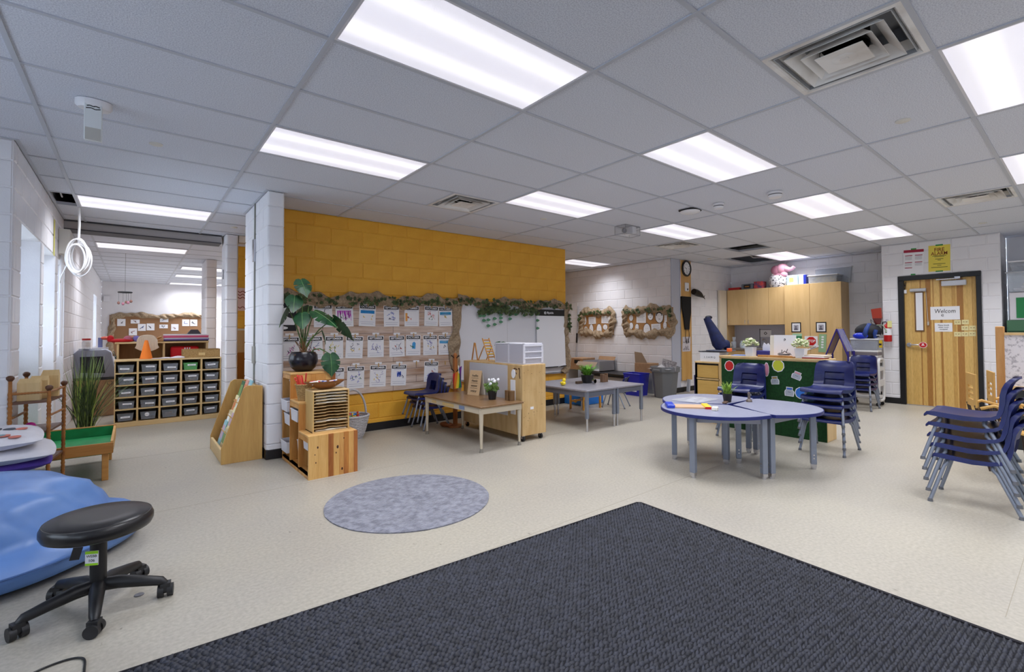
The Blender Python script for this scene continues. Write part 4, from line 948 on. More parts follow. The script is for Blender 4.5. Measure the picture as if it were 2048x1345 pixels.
# ================================================================== DOOR WALL
def fx_paper(nm, lb, cat, y, z, w_, h_, mat=PAPER, x=10.073, rot=0, grp=None):
    t = thing(nm, lb, cat, (x, y, z), (rot, 0, 0), grp); B().box(-.002, -w_/2, -h_/2, 0, w_/2, h_/2).obj('sheet', mat, t); return t
t = fx_paper('welcome_sign', 'white handwritten Welcome sign on the wooden door', 'sign', 1.53, 1.515, .352, .212)
text('lettering', 'Welcom', .095, INK, t, FX(-.0025, .0, .03), shear=.1, width=.25); text('lettering', 'e', .08, INK, t, FX(-.0025, .03, -.03))
t = fx_paper('door_notice', 'small white notice Please below the Welcome sign on door', 'notice', 1.551, 1.287, .212, .14)
for k, s in enumerate(('Please knock', 'when room', 'occupied')): text('lettering', s, .026, INK, t, FX(-.0025, 0, .035-.033*k), bold=.0006)
STK = M('cream_note', (228, 216, 160), .8)
for (y, z), lb in zip(((1.383, 1.364), (1.294, 1.367), (1.300, 1.273), (1.213, 1.274), (1.387, 1.177), (1.303, 1.179), (1.218, 1.183)), ('top left', 'top right', 'middle row left', 'middle row right', 'bottom row left', 'bottom row centre', 'bottom row right')):
    t = fx_paper('sticky_note', 'cream sticky note on the door, %s of the cluster' % lb, 'note', y, z, .08, .072, STK, grp='sticky notes on the door')
    b = B(); stroke(b, [(-.025, .005), (-.01, .0)], .008, FX(-.0025, 0, 0)); stroke(b, [(.005, .0), (.025, .005)], .008, FX(-.0025, 0, 0)); b.obj('writing', M('note_ink', (120, 80, 60), .8), t)
t = fx_paper('fire_alarm_poster', 'yellow FIRE ALARM poster above the door', 'poster', 1.575, 2.40, .265, .42, M('yellow_card', (238, 218, 90), .7), 10.039, radians(1))
text('lettering', 'FIRE', .085, M('maroon_ink', (130, 50, 20), .7), t, FX(-.0025, 0, .135), bold=.0008, width=.12); text('lettering', 'ALARM', .075, _M['maroon_ink'], t, FX(-.0025, 0, .075), bold=.0008, width=.20)
b = B()
for z, l in ((.04, .17), (.025, .12), (-.01, .10), (-.03, .04), (-.09, .15), (-.115, .05), (-.145, .20)): stroke(b, [(-l/2, z), (l/2, z)], .007, FX(-.0025, 0, 0))
b.obj('small_print', INK, t)
TAPE = M('green_tape', (36, 140, 60), .6)
B().box(-.003, -.045, .20, -.002, .045, .222).box(-.003, -.045, -.218, -.002, .045, -.20).obj('tape', TAPE, t)
t = fx_paper('rules_poster', 'white poster with dark red headings above the door', 'poster', 1.90, 2.38, .265, .42, PAPER, 10.039, radians(2))
b = B(); b.box(-.0026, -.13, .155, -.002, .13, .20)
for q in range(2):
    for z in (.105, -.01, -.10): b.box(-.0026, -.115+.13*q, z-.006, -.002, -.02+.13*q, z+.006) if not (q == 0 and z < -.05) else None
b.obj('headings', M('crimson', (160, 30, 60), .7), t)
b = B()
for q in range(2):
    for z in (.085, .07, .055, .04, -.03, -.045, -.06): stroke(b, [(-.11+.13*q, z), (-.02+.13*q, z)], .004, FX(-.0025, 0, 0))
b.obj('small_print', M('print_grey', (130, 130, 140), .8), t); B().box(-.003, -.035, .20, -.002, .035, .222).box(-.003, -.03, -.222, -.002, .03, -.20).obj('tape', TAPE, t)
t = thing('handle_tag', 'red octagonal stop tag hung on the door lever', 'tag', (10.02, 1.80, 1.0)); B().prism([(.055*cos(pi/8+a*pi/4), .05*sin(pi/8+a*pi/4)) for a in range(8)], 0, .004, FX(0, 0, 0)).obj('disc', PAPER, t); B().prism([(.049*cos(pi/8+a*pi/4), .044*sin(pi/8+a*pi/4)) for a in range(8)], .004, .005, FX(0, 0, 0)).obj('red_face', RED, t); B().box(-.0062, -.02, -.012, -.005, .02, -.004).box(-.0062, -.012, .004, -.005, .012, .022).obj('emblem', PAPER, t)
t = thing('key_lanyard', 'small key tag on black cord at the upper left of the door', 'key tag', (10.05, 2.02, 1.86)); B().tube([(0, 0, .12), (0, .012, .16), (0, -.012, .19), (0, -.005, .14), (0, .005, .06)], .006, 6).obj('cord', INK, t); B().box(-.003, -.02, 0, .003, .022, .06).obj('card', PAPER, t)
# fire extinguisher
t = thing('fire_extinguisher', 'red fire extinguisher with white label on the wall by the door', 'fire extinguisher', (9.95, 2.245, 1.05))
B().lathe([(0, 0), (.05, 0), (.056, .01), (.056, .24), (.045, .285), (.018, .31), (.018, .33), (0, .33)], 20).obj('cylinder', RED, t, smooth=40)
B().lathe([(.0568, .11), (.0568, .225)], 20, cap=False).obj('label', PAPER, t, smooth=40)
B().box(-.02, -.012, .33, .02, .012, .345).box(-.06, -.01, .345, .02, .01, .358).box(-.055, -.01, .365, .02, .01, .378).obj('valve', CHROME, t)
B().tube([(0, .02, .335), (0, .065, .33), (0, .075, .25), (0, .07, .12)], .010, 8).obj('hose', BLKPL, t, smooth=40)
B().box(-.06, -.07, .24, -.055, -.01, .35).obj('inspection_tag', M('tag_yellow', (226, 222, 150), .7), t, rot=(0, 0, 0))
B().box(.05, -.03, .05, .088, .03, .3).obj('bracket', BLKPL, t)
t = thing('sign_bracket', 'rust red angled wall sign above the extinguisher', 'sign', (9.97, 2.36, 1.45)); B().add([(0, -.03, 0), (0, .10, .0), (0, .12, .16), (0, -.02, .18), (.05, -.03, 0), (.05, .1, 0), (.05, .12, .16), (.05, -.02, .18)], [(0, 1, 2, 3), (7, 6, 5, 4), (0, 3, 7, 4), (1, 5, 6, 2), (2, 6, 7, 3), (0, 4, 5, 1)]).obj('panel', M('rust_red', (168, 56, 36), .5), t)
B().add([(-.02, 0, -.13), (0, .06, -.12), (0, .10, 0), (0, -.03, 0), (.03, 0, -.13), (.03, .06, -.12), (.03, .1, 0), (.03, -.03, 0)], [(0, 1, 2, 3), (7, 6, 5, 4), (0, 3, 7, 4), (1, 5, 6, 2), (2, 6, 7, 3), (0, 4, 5, 1)]).obj('lower_flap', M('dark_red', (92, 24, 24), .5), t)
B().tube([(-.01, .05, -.1), (-.02, .12, -.02), (-.02, .10, -.2), (-.02, .04, -.3)], .005, 6).obj('strap', INK, t)
# trolley
t = thing('white_trolley', 'white plastic trolley loaded with tubs beside the door', 'trolley', (9.42, 2.26, 0))
TW = M('trolley_white', (216, 214, 212), .5)
for y in (0.0, .40):
    b = B(); P = []
    for cx_, cy_, a0 in ((.04, .70, 180), (.20, .70, 90), (.20, .14, 0), (.04, .14, 270)):
        pass
    pts = [(.0, .16), (0, .70), (.02, .75), (.06, .77), (.22, .77), (.26, .75), (.28, .70), (.28, .16), (.26, .11), (.22, .09), (.06, .09), (.02, .11)]
    b.tube([(x, y, z) for x, z in pts], .022, 8, True); b.box(.0, y-.015, .33, .28, y+.015, .43); b.box(0, y-.015, .58, .28, y+.015, .64); b.obj('end_frame', TW, t, smooth=50)
for z in (.12, .36, .60): B().box(0, .01, z, .28, .39, z+.05).obj('shelf', TW, t, bevel=.006)
for x, y in ((.03, .02), (.25, .02), (.03, .38), (.25, .38)): B().cyl((x-.012, y, .03), (x+.012, y, .03), .03, n=14).box(x-.016, y-.01, .03, x+.016, y+.01, .09).obj('caster', BLKPL, t, smooth=40)
for k, (z, h_, c, lb) in enumerate(((.651, .05, (60, 60, 66), 'dark flat tray on top shelf of trolley'), (.703, .04, (214, 210, 206), 'white flat tray above the dark one on trolley'), (.745, .05, (176, 170, 172), 'grey paper pile on trolley'), (.797, .03, (226, 224, 220), 'white lid on the pile on trolley'), (.829, .05, (120, 112, 116), 'brown grey tray high on the trolley pile'), (.881, .035, (232, 230, 228), 'white tray just below the clear tote on trolley'))):
    q = thing('flat_tray', lb, 'tray', (9.44, 2.27, z)); B().box(0, 0, 0, .24, .37, h_).obj('tray', M('tray_%d' % k, c, .5), q, bevel=.006)
clear_tote('storage_tote', 'clear tote on the very top of the trolley pile', (9.43, 2.26, .918), .38, .26, .17, M('tub_stuff', (120, 108, 104), .8), PLWHITE)
t = thing('red_box', 'small red box on the middle shelf of trolley', 'box', (9.41, 2.32, .415)); B().box(0, 0, 0, .1, .1, .09).obj('box', RED, t, bevel=.003)
t = thing('backpack', 'dark blue and black backpack lying on the trolley tote', 'backpack', (9.55, 2.42, 1.107))
B().ball((0, 0, .12), (.13, .19, .135), 18, 10).obj('body', M('black_nylon', (18, 20, 30), .7), t, smooth=60)
B().tube([(-.10, .02, .02), (-.14, .01, .08), (-.12, -.01, .16), (-.04, -.03, .235)], .035, 8).tube([(-.09, -.12, .02), (-.12, -.12, .08), (-.1, -.13, .14)], .03, 8).obj('blue_panel', M('blue_nylon', (30, 60, 130), .6), t, smooth=60)
B().tube([(.0, -.12, .22), (0, -.2, .22), (-.04, -.25, .14), (-.08, -.26, .1)], .012, 6).obj('strap', M('olive_strap', (130, 140, 120), .7), t, smooth=60)
B().box(-.15, .05, .07, -.135, .11, .085).box(-.13, -.19, .05, -.12, -.12, .065).obj('buckle', M('buckle_grey', (190, 190, 196), .4), t)
t = thing('blue_pouch', 'bright blue zip pouch in front of the backpack', 'pouch', (9.44, 2.50, 1.107)); B().ball((0, 0, .045), (.05, .11, .055), 14, 8).obj('pouch', M('bright_blue', (24, 52, 200), .35), t, smooth=60)
t = thing('yellow_level', 'yellow and black block at right end of trolley tote', 'block', (9.44, 2.235, .96)); B().box(0, -.02, 0, .05, .015, .12).obj('block', M('caution_yellow', (200, 170, 30), .5), t, bevel=.003); B().box(-.002, -.02, .04, 0, .015, .07).obj('black_stripe', INK, t)
# pocket chart easel behind the green shelf
t = thing('pocket_chart_stand', 'purple framed folding chart stand with clear pockets', 'chart stand', (9.10, 2.74, .0))
PUR = M('purple_tube', (52, 40, 130), .4)
for s, nm in ((0, 'front'), (1, 'rear')):
    y0 = .12 if s == 0 else -.20
    B().tube([(0, y0*1.0+.05, .82), (0, .0, 1.27)], .011, 8).tube([(.30, y0+.05, .82), (.30, 0, 1.27)], .011, 8).obj('leg_frame', PUR, t, smooth=50)
B().add([(.0, 0, 1.27), (.30, 0, 1.27), (.30, -.15, .9), (0, -.15, .9)], [(0, 1, 2, 3)]).obj('pocket_sheet', M('clear_pocket', (150, 150, 190), .25, alpha=.6), t, solid=.003)
B().add([(.0, 0.003, 1.26), (.30, 0.003, 1.26), (.30, .16, .85), (0, .16, .85)], [(0, 1, 2, 3)]).obj('back_sheet', M('tan_pocket', (170, 140, 120), .6), t, solid=.003)
B().box(-.012, -.012, 0, .012, .012, .84, TR(0, .16, 0)).box(-.012, -.012, 0, .012, .012, .84, TR(.3, .16, 0)).box(-.012, -.012, 0, .012, .012, .9, TR(0, -.155, 0)).box(-.012, -.012, 0, .012, .012, .9, TR(.3, -.155, 0)).obj('stand_leg', PUR, t)
b = B(); [b.tube([(.03+.09*q, 0, 1.275), (.03+.09*q, .012, 1.29), (.03+.09*q, 0, 1.30)], .004, 6) for q in range(4)]; b.obj('hooks', M('brass', (190, 160, 70), .4, metal=.7), t)
# ================================================================== YELLOW WALL
YW = 5.897
def plank_mat():
    m = bpy.data.materials.new('plank_print_paper'); m.use_nodes = True; nt = m.node_tree; b = nt.nodes['Principled BSDF']; b.inputs['Roughness'].default_value = .75
    tc = nt.nodes.new('ShaderNodeTexCoord'); sp = nt.nodes.new('ShaderNodeSeparateXYZ'); nt.links.new(tc.outputs['Object'], sp.inputs[0])
    cb = nt.nodes.new('ShaderNodeCombineXYZ'); nt.links.new(sp.outputs['X'], cb.inputs[0]); nt.links.new(sp.outputs['Z'], cb.inputs[1])
    br = nt.nodes.new('ShaderNodeTexBrick'); br.inputs['Scale'].default_value = 1; br.inputs['Brick Width'].default_value = .9; br.inputs['Row Height'].default_value = .095; br.inputs['Mortar Size'].default_value = .004
    br.inputs['Color1'].default_value = lin((222, 200, 182)); br.inputs['Color2'].default_value = lin((176, 134, 100)); br.inputs['Mortar'].default_value = lin((78, 54, 40)); br.offset = .37
    nt.links.new(cb.outputs[0], br.inputs['Vector'])
    n = nt.nodes.new('ShaderNodeTexNoise'); n.inputs['Scale'].default_value = 3.5; n.inputs['Detail'].default_value = 7
    mp = nt.nodes.new('ShaderNodeMapping'); mp.inputs['Scale'].default_value = (1, 1, 7); nt.links.new(tc.outputs['Object'], mp.inputs[0]); nt.links.new(mp.outputs[0], n.inputs['Vector'])
    r = nt.nodes.new('ShaderNodeValToRGB'); r.color_ramp.elements[0].position = .33; r.color_ramp.elements[1].position = .66; r.color_ramp.elements[0].color = lin((146, 108, 80)); r.color_ramp.elements[1].color = lin((230, 220, 216))
    nt.links.new(n.outputs['Fac'], r.inputs[0])
    mx = nt.nodes.new('ShaderNodeMix'); mx.data_type = 'RGBA'; mx.blend_type = 'MIX'; mx.inputs[0].default_value = .42
    nt.links.new(br.outputs['Color'], mx.inputs[6]); nt.links.new(r.outputs[0], mx.inputs[7]); nt.links.new(mx.outputs[2], b.inputs['Base Color'])
    return m
t = thing('plank_print_board', 'bulletin board covered with wood plank print paper', 'bulletin board', (1.20, YW-.004, .49))
B().box(0, -.015, 0, 2.40, 0, 1.16).obj('board', plank_mat(), t)
t = thing('whiteboard', 'large whiteboard on the yellow wall right of the plank print board', 'whiteboard', (3.62, YW-.004, .56))
B().box(0, -.018, 0, 2.25, 0, 1.12).obj('surface', M('whiteboard_enamel', (226, 226, 232), .25), t)
B().box(-.01, -.05, -.025, 2.27, 0, .0).obj('tray', CHROME, t, bevel=.004); B().box(.96, -.0185, 0, .964, -.018, 1.12).obj('joint', M('joint_grey', (170, 170, 176), .5), t)
def ruffle(b, pts, wd, amp, n=10, fr=7.0, ph=0, T=None):
    """a crumpled cloth ribbon following pts (x,z) on a wall, bulging towards -y"""
    import itertools
    L = [0]
    for (x0, z0), (x1, z1) in zip(pts[:-1], pts[1:]): L.append(L[-1]+hypot(x1-x0, z1-z0))
    tot = L[-1]; ns = max(8, int(tot/.025))
    def P(s):
        for k in range(len(L)-1):
            if s <= L[k+1]+1e-9:
                u = (s-L[k])/(L[k+1]-L[k]); a, c = pts[k], pts[k+1]; d = ((c[0]-a[0]), (c[1]-a[1])); q = hypot(*d)
                return a[0]+d[0]*u, a[1]+d[1]*u, -d[1]/q, d[0]/q
    def fn(u, v):
        s = min(u*tot, tot); x, z, nx, nz = P(s); w_ = wd*(1+.28*sin(s*fr*2.3+ph)+.15*sin(s*fr*5.1+1+ph)); o = (v-.5)*w_+.03*sin(s*fr+ph)
        y = -.012-abs(amp*sin(s*fr*3.1+v*3+ph)*sin(pi*v))-.4*amp*(1+sin(s*fr*7.7+v*5))*sin(pi*v)
        return (x+nx*o, y, z+nz*o)
    b.grid(fn, ns, n, T)
def leaflet(b, p, s, n, rz, T=None):
    P = [(0, -.5), (.25, -.3), (.55, -.35), (.35, .0), (.45, .3), (.15, .25), (0, .6), (-.15, .25), (-.45, .3), (-.35, 0), (-.55, -.35), (-.25, -.3)]
    TT = TR(p[0], p[1], p[2]) @ Matrix.Rotation(rz, 4, 'Y') @ Matrix.Rotation(n, 4, 'X')
    vs = [TT @ Vector((x*s, 0, z*s)) for x, z in P]+[TT @ Vector((0, -s*.12, 0))]
    if T: vs = [T @ v for v in vs]
    k = len(P); b.add(vs, [(i, (i+1) % k, k) for i in range(k)])
def vine(b, pts, cnt, s, spread, T=None):
    for k in range(cnt):
        u = RN.random()*(len(pts)-1); i = int(u); f_ = u-i; a, c = pts[i], pts[min(i+1, len(pts)-1)]
        p = (a[0]+(c[0]-a[0])*f_+RN.uniform(-.02, .02), a[1]-RN.uniform(.0, .04), a[2]+(c[2]-a[2])*f_+RN.uniform(-spread, spread))
        leaflet(b, p, s*RN.uniform(.7, 1.25), RN.uniform(-.7, .7), RN.uniform(0, 6.28), T)
t = thing('burlap_border', 'ruffled burlap border along the top of plank print board', 'burlap trim', (0, YW-.02, 0))
b = B(); ruffle(b, [(1.2, 1.665), (3.66, 1.69)], .145, .045); b.obj('cloth', BURLAP, t, smooth=80)
b = B(); vine(b, [(1.2, -.06, 1.66), (2.4, -.06, 1.665), (3.66, -.06, 1.69)], 130, .05, .05); b.obj('ivy', LEAF, t)['kind'] = 'stuff'
t = thing('burlap_border', 'burlap strip hanging between plank print board and whiteboard', 'burlap trim', (0, YW-.02, 0))
b = B(); ruffle(b, [(3.62, 1.66), (3.65, 1.35), (3.62, 1.0), (3.66, .62), (3.60, .43)], .16, .05, fr=4, ph=2); b.obj('cloth', BURLAP, t, smooth=80)
t = thing('burlap_border', 'ruffled burlap border with ivy along the top of whiteboard', 'burlap trim', (0, YW-.02, 0))
b = B(); ruffle(b, [(3.66, 1.70), (5.95, 1.705)], .13, .045, ph=1); b.obj('cloth', BURLAP, t, smooth=80)
b = B(); vine(b, [(3.66, -.06, 1.69), (4.8, -.06, 1.70), (5.95, -.06, 1.70)], 150, .05, .055); b.obj('ivy', LEAF, t)['kind'] = 'stuff'
t = thing('burlap_border', 'burlap strip hanging down the right end of yellow wall', 'burlap trim', (0, YW-.02, 0))
b = B(); ruffle(b, [(5.87, 1.70), (5.90, 1.3), (5.86, .95), (5.89, .62), (5.75, .55)], .13, .05, fr=5, ph=3); b.obj('cloth', BURLAP, t, smooth=80)
b = B(); vine(b, [(5.86, -.06, 1.68), (5.9, -.06, 1.4), (5.88, -.06, 1.2)], 30, .055, .03); b.obj('ivy', LEAF, t)['kind'] = 'stuff'
t = thing('leaf_garland', 'hanging garland of green paper leaves over the whiteboard', 'garland', (0, YW-.03, 0))
b = B(); vine(b, [(4.0, -.04, 1.56), (4.3, -.04, 1.60), (4.6, -.05, 1.585), (5.2, -.05, 1.575)], 150, .06, .05)
b.obj('ivy', LEAF, t)['kind'] = 'stuff'
PL = M('paper_leaf', (86, 140, 104), .7)
for x, zs in ((4.03, (1.50,)), (4.1, (1.50, 1.43)), (4.18, (1.53, 1.44, 1.35)), (4.3, (1.46, 1.37)), (4.42, (1.52, 1.47, 1.41)), (4.6, (1.52, 1.46)), (4.72, (1.53,)), (4.9, (1.52,)), (5.05, (1.53,)), (5.18, (1.54, 1.44, 1.31))):
    s = B().tube([(x, -.03, 1.58), (x, -.03, zs[-1])], .0015, 5).obj('string', M('string_grey', (150, 156, 150), .8), t)
    for z in zs: B().prism([(.033*cos(a*pi/5)*(1 if a % 10 else 1.5), .023*sin(a*pi/5)) for a in range(10)], 0, .0015, FY(x, -.032, z)).obj('paper_leaf', PL, s)
# calendar pages
PG = [(1.770, 1.468, 'S', (60, 60, 70)), (2.026, 1.474, 'S', (200, 70, 200)), (2.317, 1.480, 'O', (40, 140, 210)), (2.643, 1.476, 'S', (60, 90, 190)), (2.935, 1.479, 'S', (240, 170, 90)), (3.233, 1.483, 'O', (210, 70, 70)), (3.461, 1.480, 'O', (50, 150, 200)),
      (1.396, 1.079, 'S', (190, 90, 170)), (1.660, 1.080, 'S', (110, 120, 170)), (1.903, 1.082, 'S', (232, 214, 70)), (2.150, 1.078, 'S', (110, 110, 130)), (2.427, 1.080, 'S', (130, 130, 190)), (2.720, 1.075, 'S', (120, 120, 150)), (2.957, 1.082, 'O', (70, 160, 220)), (3.214, 1.078, 'S', (80, 80, 180)), (3.454, 1.075, 'O', (90, 170, 220)),
      (1.915, .697, 'S', (130, 130, 140)), (2.167, .700, 'S', (90, 90, 200)), (2.457, .699, 'S', (150, 140, 190)), (2.744, .692, 'S', (50, 90, 200)), (3.228, .709, 'O', (100, 110, 220))]
PLAB = ['dark pencil scribble behind the big plant, top row', 'purple crayon scribble, top row', 'blue sky and red house, top row', 'blue figure and red lines, top row', 'orange bar and tiny figure, top row', 'red scribbles over grey lines, top row right', 'blue sky and green triangle, rightmost of top row',
        'purple figure beside the white pier, middle row', 'blue lines behind the plant pot, middle row', 'yellow sun and blue figure, middle row', 'grey person standing alone, middle row', 'violet figure, centre of middle row', 'thin grey lines on tilted page, middle row', 'solid blue shape, middle row', 'slanting blue strokes, middle row', 'blue sky over green ground, rightmost of middle row',
        'pale page half hidden behind the step shelf, bottom row', 'violet cloud and figure, bottom row', 'pale pencil marks on tilted page, bottom row', 'blue scribble above black marks, bottom row', 'blue marks, half hidden by stacked chairs, bottom row']
sheet_m = B().box(-.108, -.002, -.139, .108, 0, .139).mesh('sheet', PAPER); hdr_m = B().box(-.100, -.0028, .085, .100, -.002, .128).mesh('header_band', INK); lines = B()
stroke(lines, [(-.07, .072), (.07, .072)], .004, FY(0, -.0022, 0)); stroke(lines, [(-.09, -.085), (.09, -.085)], .003, FY(0, -.0022, 0)); stroke(lines, [(-.08, -.11), (.08, -.11)], .004, FY(0, -.0022, 0)); lin_m = lines.mesh('print', M('print_blue_grey', (150, 154, 180), .8))
tag_m = B().box(-.045, -.003, .150, .045, -.001, .178).mesh('name_tag', PAPER); peg_m = B().box(-.005, -.016, .115, .005, -.002, .165).mesh('clothespin', wood('peg_wood', (206, 170, 110), (186, 148, 90), 'z'))
HT = {}
for k, (x, z, mth, c) in enumerate(PG):
    t = thing('calendar_page', 'calendar page with %s' % PLAB[k], 'calendar page', (x, YW-.021, z), (0, RN.uniform(-.05, .05), 0), 'children calendar drawings on plank board')
    mk('sheet', sheet_m, t); h_ = mk('header_band', hdr_m, t); mk('print', lin_m, t); mk('name_tag', tag_m, t); mk('clothespin', peg_m, t)
    if mth not in HT: HT[mth] = text('header_text', 'SEPTEMBER' if mth == 'S' else 'OCTOBER', .034, PAPER, h_, FY(0, -.0032, .106), bold=.0008, width=.175).data
    else: mk('header_text', HT[mth], h_)
    b = B(); mm = M('crayon_%d' % k, c, .8); r = random.Random(k+3)
    if k == 1:
        for q in range(26): stroke(b, [(-.085+.0066*q, .06), (-.085+.0066*q+r.uniform(-.01, .02), r.uniform(-.07, .02))], .006, FY(0, -.0025, 0))
    elif k in (2, 6, 15):
        for q in range(5): stroke(b, [(-.09, .06-.008*q), (0, .058-.008*q+r.uniform(-.004, .004)), (.09, .06-.008*q)], .0085, FY(0, -.0025, 0))
    elif k == 4: b.box(-.095, -.0026, -.07, -.065, -.002, .04)
    elif k == 13: b.prism([(-.03, -.045), (.02, -.05), (.025, .03), (.0, .05), (-.025, .03)], 0, .0006, FY(.01, -.002, 0))
    elif k == 19:
        for q in range(14): stroke(b, [(-.025+.004*q, .03+r.uniform(-.012, .02)), (-.022+.004*q, -.01+r.uniform(-.02, .02))], .006, FY(0, -.0025, 0))
    else:
        for q in range(9):
            a = (r.uniform(-.05, .05), r.uniform(-.06, .05)); stroke(b, [a, (a[0]+r.uniform(-.03, .03), a[1]+r.uniform(-.03, .03)), (a[0]+r.uniform(-.03, .03), a[1]+r.uniform(-.04, .04))], .0045, FY(0, -.0025, 0))
    b.obj('drawing', mm, t)
    b = B()
    for q in range(3): a = (r.uniform(-.06, .06), r.uniform(-.06, .0)); stroke(b, [a, (a[0]+r.uniform(-.02, .02), a[1]+.025), (a[0]+.015, a[1])], .005, FY(0, -.0027, 0))
    b.obj('second_drawing', M('crayon_b%d' % (k % 4), [(200, 80, 60), (70, 120, 80), (230, 200, 80), (90, 90, 110)][k % 4], .8), t)
for k, (x, z, lb) in enumerate(((3.0, .86, 'lone name tag with clothespin, no page, lower right of plank board'), (3.45, .84, 'single bare clothespin on plank board beside the burlap strip'))):
    t = thing('name_clip', lb, 'clip', (x, YW-.021, z-.16)); mk('clothespin', peg_m, t)
    if k == 0: mk('name_tag', tag_m, t)
t = thing('black_poster', 'black poster with white hill drawing behind the big plant', 'poster', (1.32, YW-.02, 1.445)); B().box(-.11, -.003, -.16, .15, 0, .17).obj('sheet', INK, t)
B().prism([(-.11, -.09), (.13, -.09), (.14, -.02), (.08, -.01), (.02, .02), (-.06, 0), (-.11, .02)], .003, .0036, FY(0, 0, 0)).prism([(-.02, .05), (.1, .05), (.11, .09), (.04, .11), (-.02, .09)], .003, .0036, FY(0, 0, 0)).obj('white_shapes', PAPER, t); b = B(); B().prism([(-.03+.06*cos(a), -.125+.018*sin(a)) for a in [q*pi/8 for q in range(16)]], .003, .0036, FY(.03, 0, 0)).obj('title_oval', PAPER, t)
# ivy at the pier's edge
t = thing('ivy_strand', 'short dark ivy strand hanging where the yellow wall meets the pier', 'ivy', (1.25, YW-.02, 0)); b = B(); vine(b, [(0, -.02, 2.32), (.01, -.03, 2.1), (0, -.02, 1.85)], 34, .06, .02); b.obj('ivy', M('dark_ivy', (30, 62, 36), .6), t)['kind'] = 'stuff'
# flip chart pad leaning on the whiteboard
t = thing('flip_chart_pad', 'large white flip chart pad with black top band leaning on whiteboard', 'flip chart', (5.52, YW-.06, .66), (radians(-2), 0, 0))
B().box(-.345, -.014, 0, .30, 0, .92).obj('pad', PAPER, t); B().box(-.35, -.020, .86, .305, .004, .965).obj('top_band', BLKPL, t)
text('brand', '@ flipside', .05, PAPER, t, FY(-.07, -.0205, .91), bold=.001, width=.22); B().box(-.35, -.03, -.015, .305, .002, .0).obj('bottom_bar', BLKPL, t)
b = B(); b.add([(.26, -.016, .05), (.30, -.03, .02), (.09, -.05, .0), (.1, -.02, -.02)], [(0, 1, 2, 3)]); b.obj('curled_sheet', PAPER, t, solid=.002)
# ---- on and around the rolling cabinet (top z=.878)
def drawer_unit(y, lb):
    t = thing('plastic_drawer_unit', lb, 'drawer unit', (3.50, y, .879), 0, 'two plastic drawer units back to back')
    B().box(0, 0, 0, .30, .004, .245).box(0, .19, 0, .30, .195, .245).obj('shell', FROST, t) if False else None
    FRM = M('drawer_frame_white', (228, 228, 238), .35)
    B().box(0, 0, .232, .31, .275, .245).box(0, 0, 0, .31, .275, .012).obj('frame', FRM, t, bevel=.003)
    [B().box(x, .012, .012, x+.004, .263, .232).obj('side_wall', FROST, t) for x in (0, .306)]
    for k in range(3):
        z = .016+k*.073; d = B().box(.012, .006, z, .298, .012, z+.066).obj('drawer', FROST, t)
        B().box(.012, -.004, z+.048, .298, .006, z+.068).box(.012, -.002, z, .03, .006, z+.05).box(.28, -.002, z, .298, .006, z+.05).obj('pull', FRM, d, bevel=.002)
        B().box(.02, .02, z+.004, .29, .25, z+.03).obj('drawer_contents', M('drawer_grey', (150, 146, 156), .8), d)
    B().box(0, 0, 0, .02, .015, .245).box(.29, 0, 0, .31, .015, .245).box(0, .26, 0, .02, .275, .245).box(.29, .26, 0, .31, .275, .245).obj('corner_post', FRM, t)
drawer_unit(4.19, 'white three drawer plastic unit on rolling cabinet, the front one')
drawer_unit(4.468, 'white plastic drawer unit on rolling cabinet, behind the front one')
t = thing('plate_stand', 'small folding wooden stand on rolling cabinet', 'stand', (3.58, 5.26, .879)); 
B().box(-.012, 0, 0, .0, .014, .24, TR(0, .10, 0, rx=radians(14))).box(0, 0, 0, .012, .014, .24, TR(0, -.015, 0, rx=radians(-14))).obj('frame', OAK, t)
t = thing('abacus_ladder', 'small wooden ladder frame tilted with yellow rungs on rolling cabinet', 'ladder toy', (3.60, 4.93, .886))
[B().tube([(s, 0, 0), (s, .155, .29)], .008, 4).obj('rail', PINE, t) for s in (-.052, .052)]
for k in range(7): B().cyl((-.05, .025+.019*k, .05+.036*k), (.05, .025+.019*k, .05+.036*k), .009, n=8).obj('rung', M('yellow_rung', (222, 180, 60), .5) if k % 2 else PINE, t, smooth=40)
[B().tube([(s, .10, .19), (s, .23, 0)], .007, 4).obj('prop', PINE, t) for s in (-.065, .065)]
t = thing('potted_plant', 'small dark green plant in black pot behind plastic drawers', 'plant', (3.66, 4.83, .879)); B().lathe([(0, 0), (.045, 0), (.055, .09), (.05, .09), (0, .07)], 16).obj('pot', BLKPL, t, smooth=40)
b = B()
for k in range(60): a = RN.uniform(0, 6.28); r = RN.uniform(.02, .07); z = RN.uniform(.09, .24); leaflet(b, (r*cos(a), r*sin(a), z), .05, RN.uniform(-1, 1), RN.uniform(0, 6))
b.obj('foliage', GREEN, t)
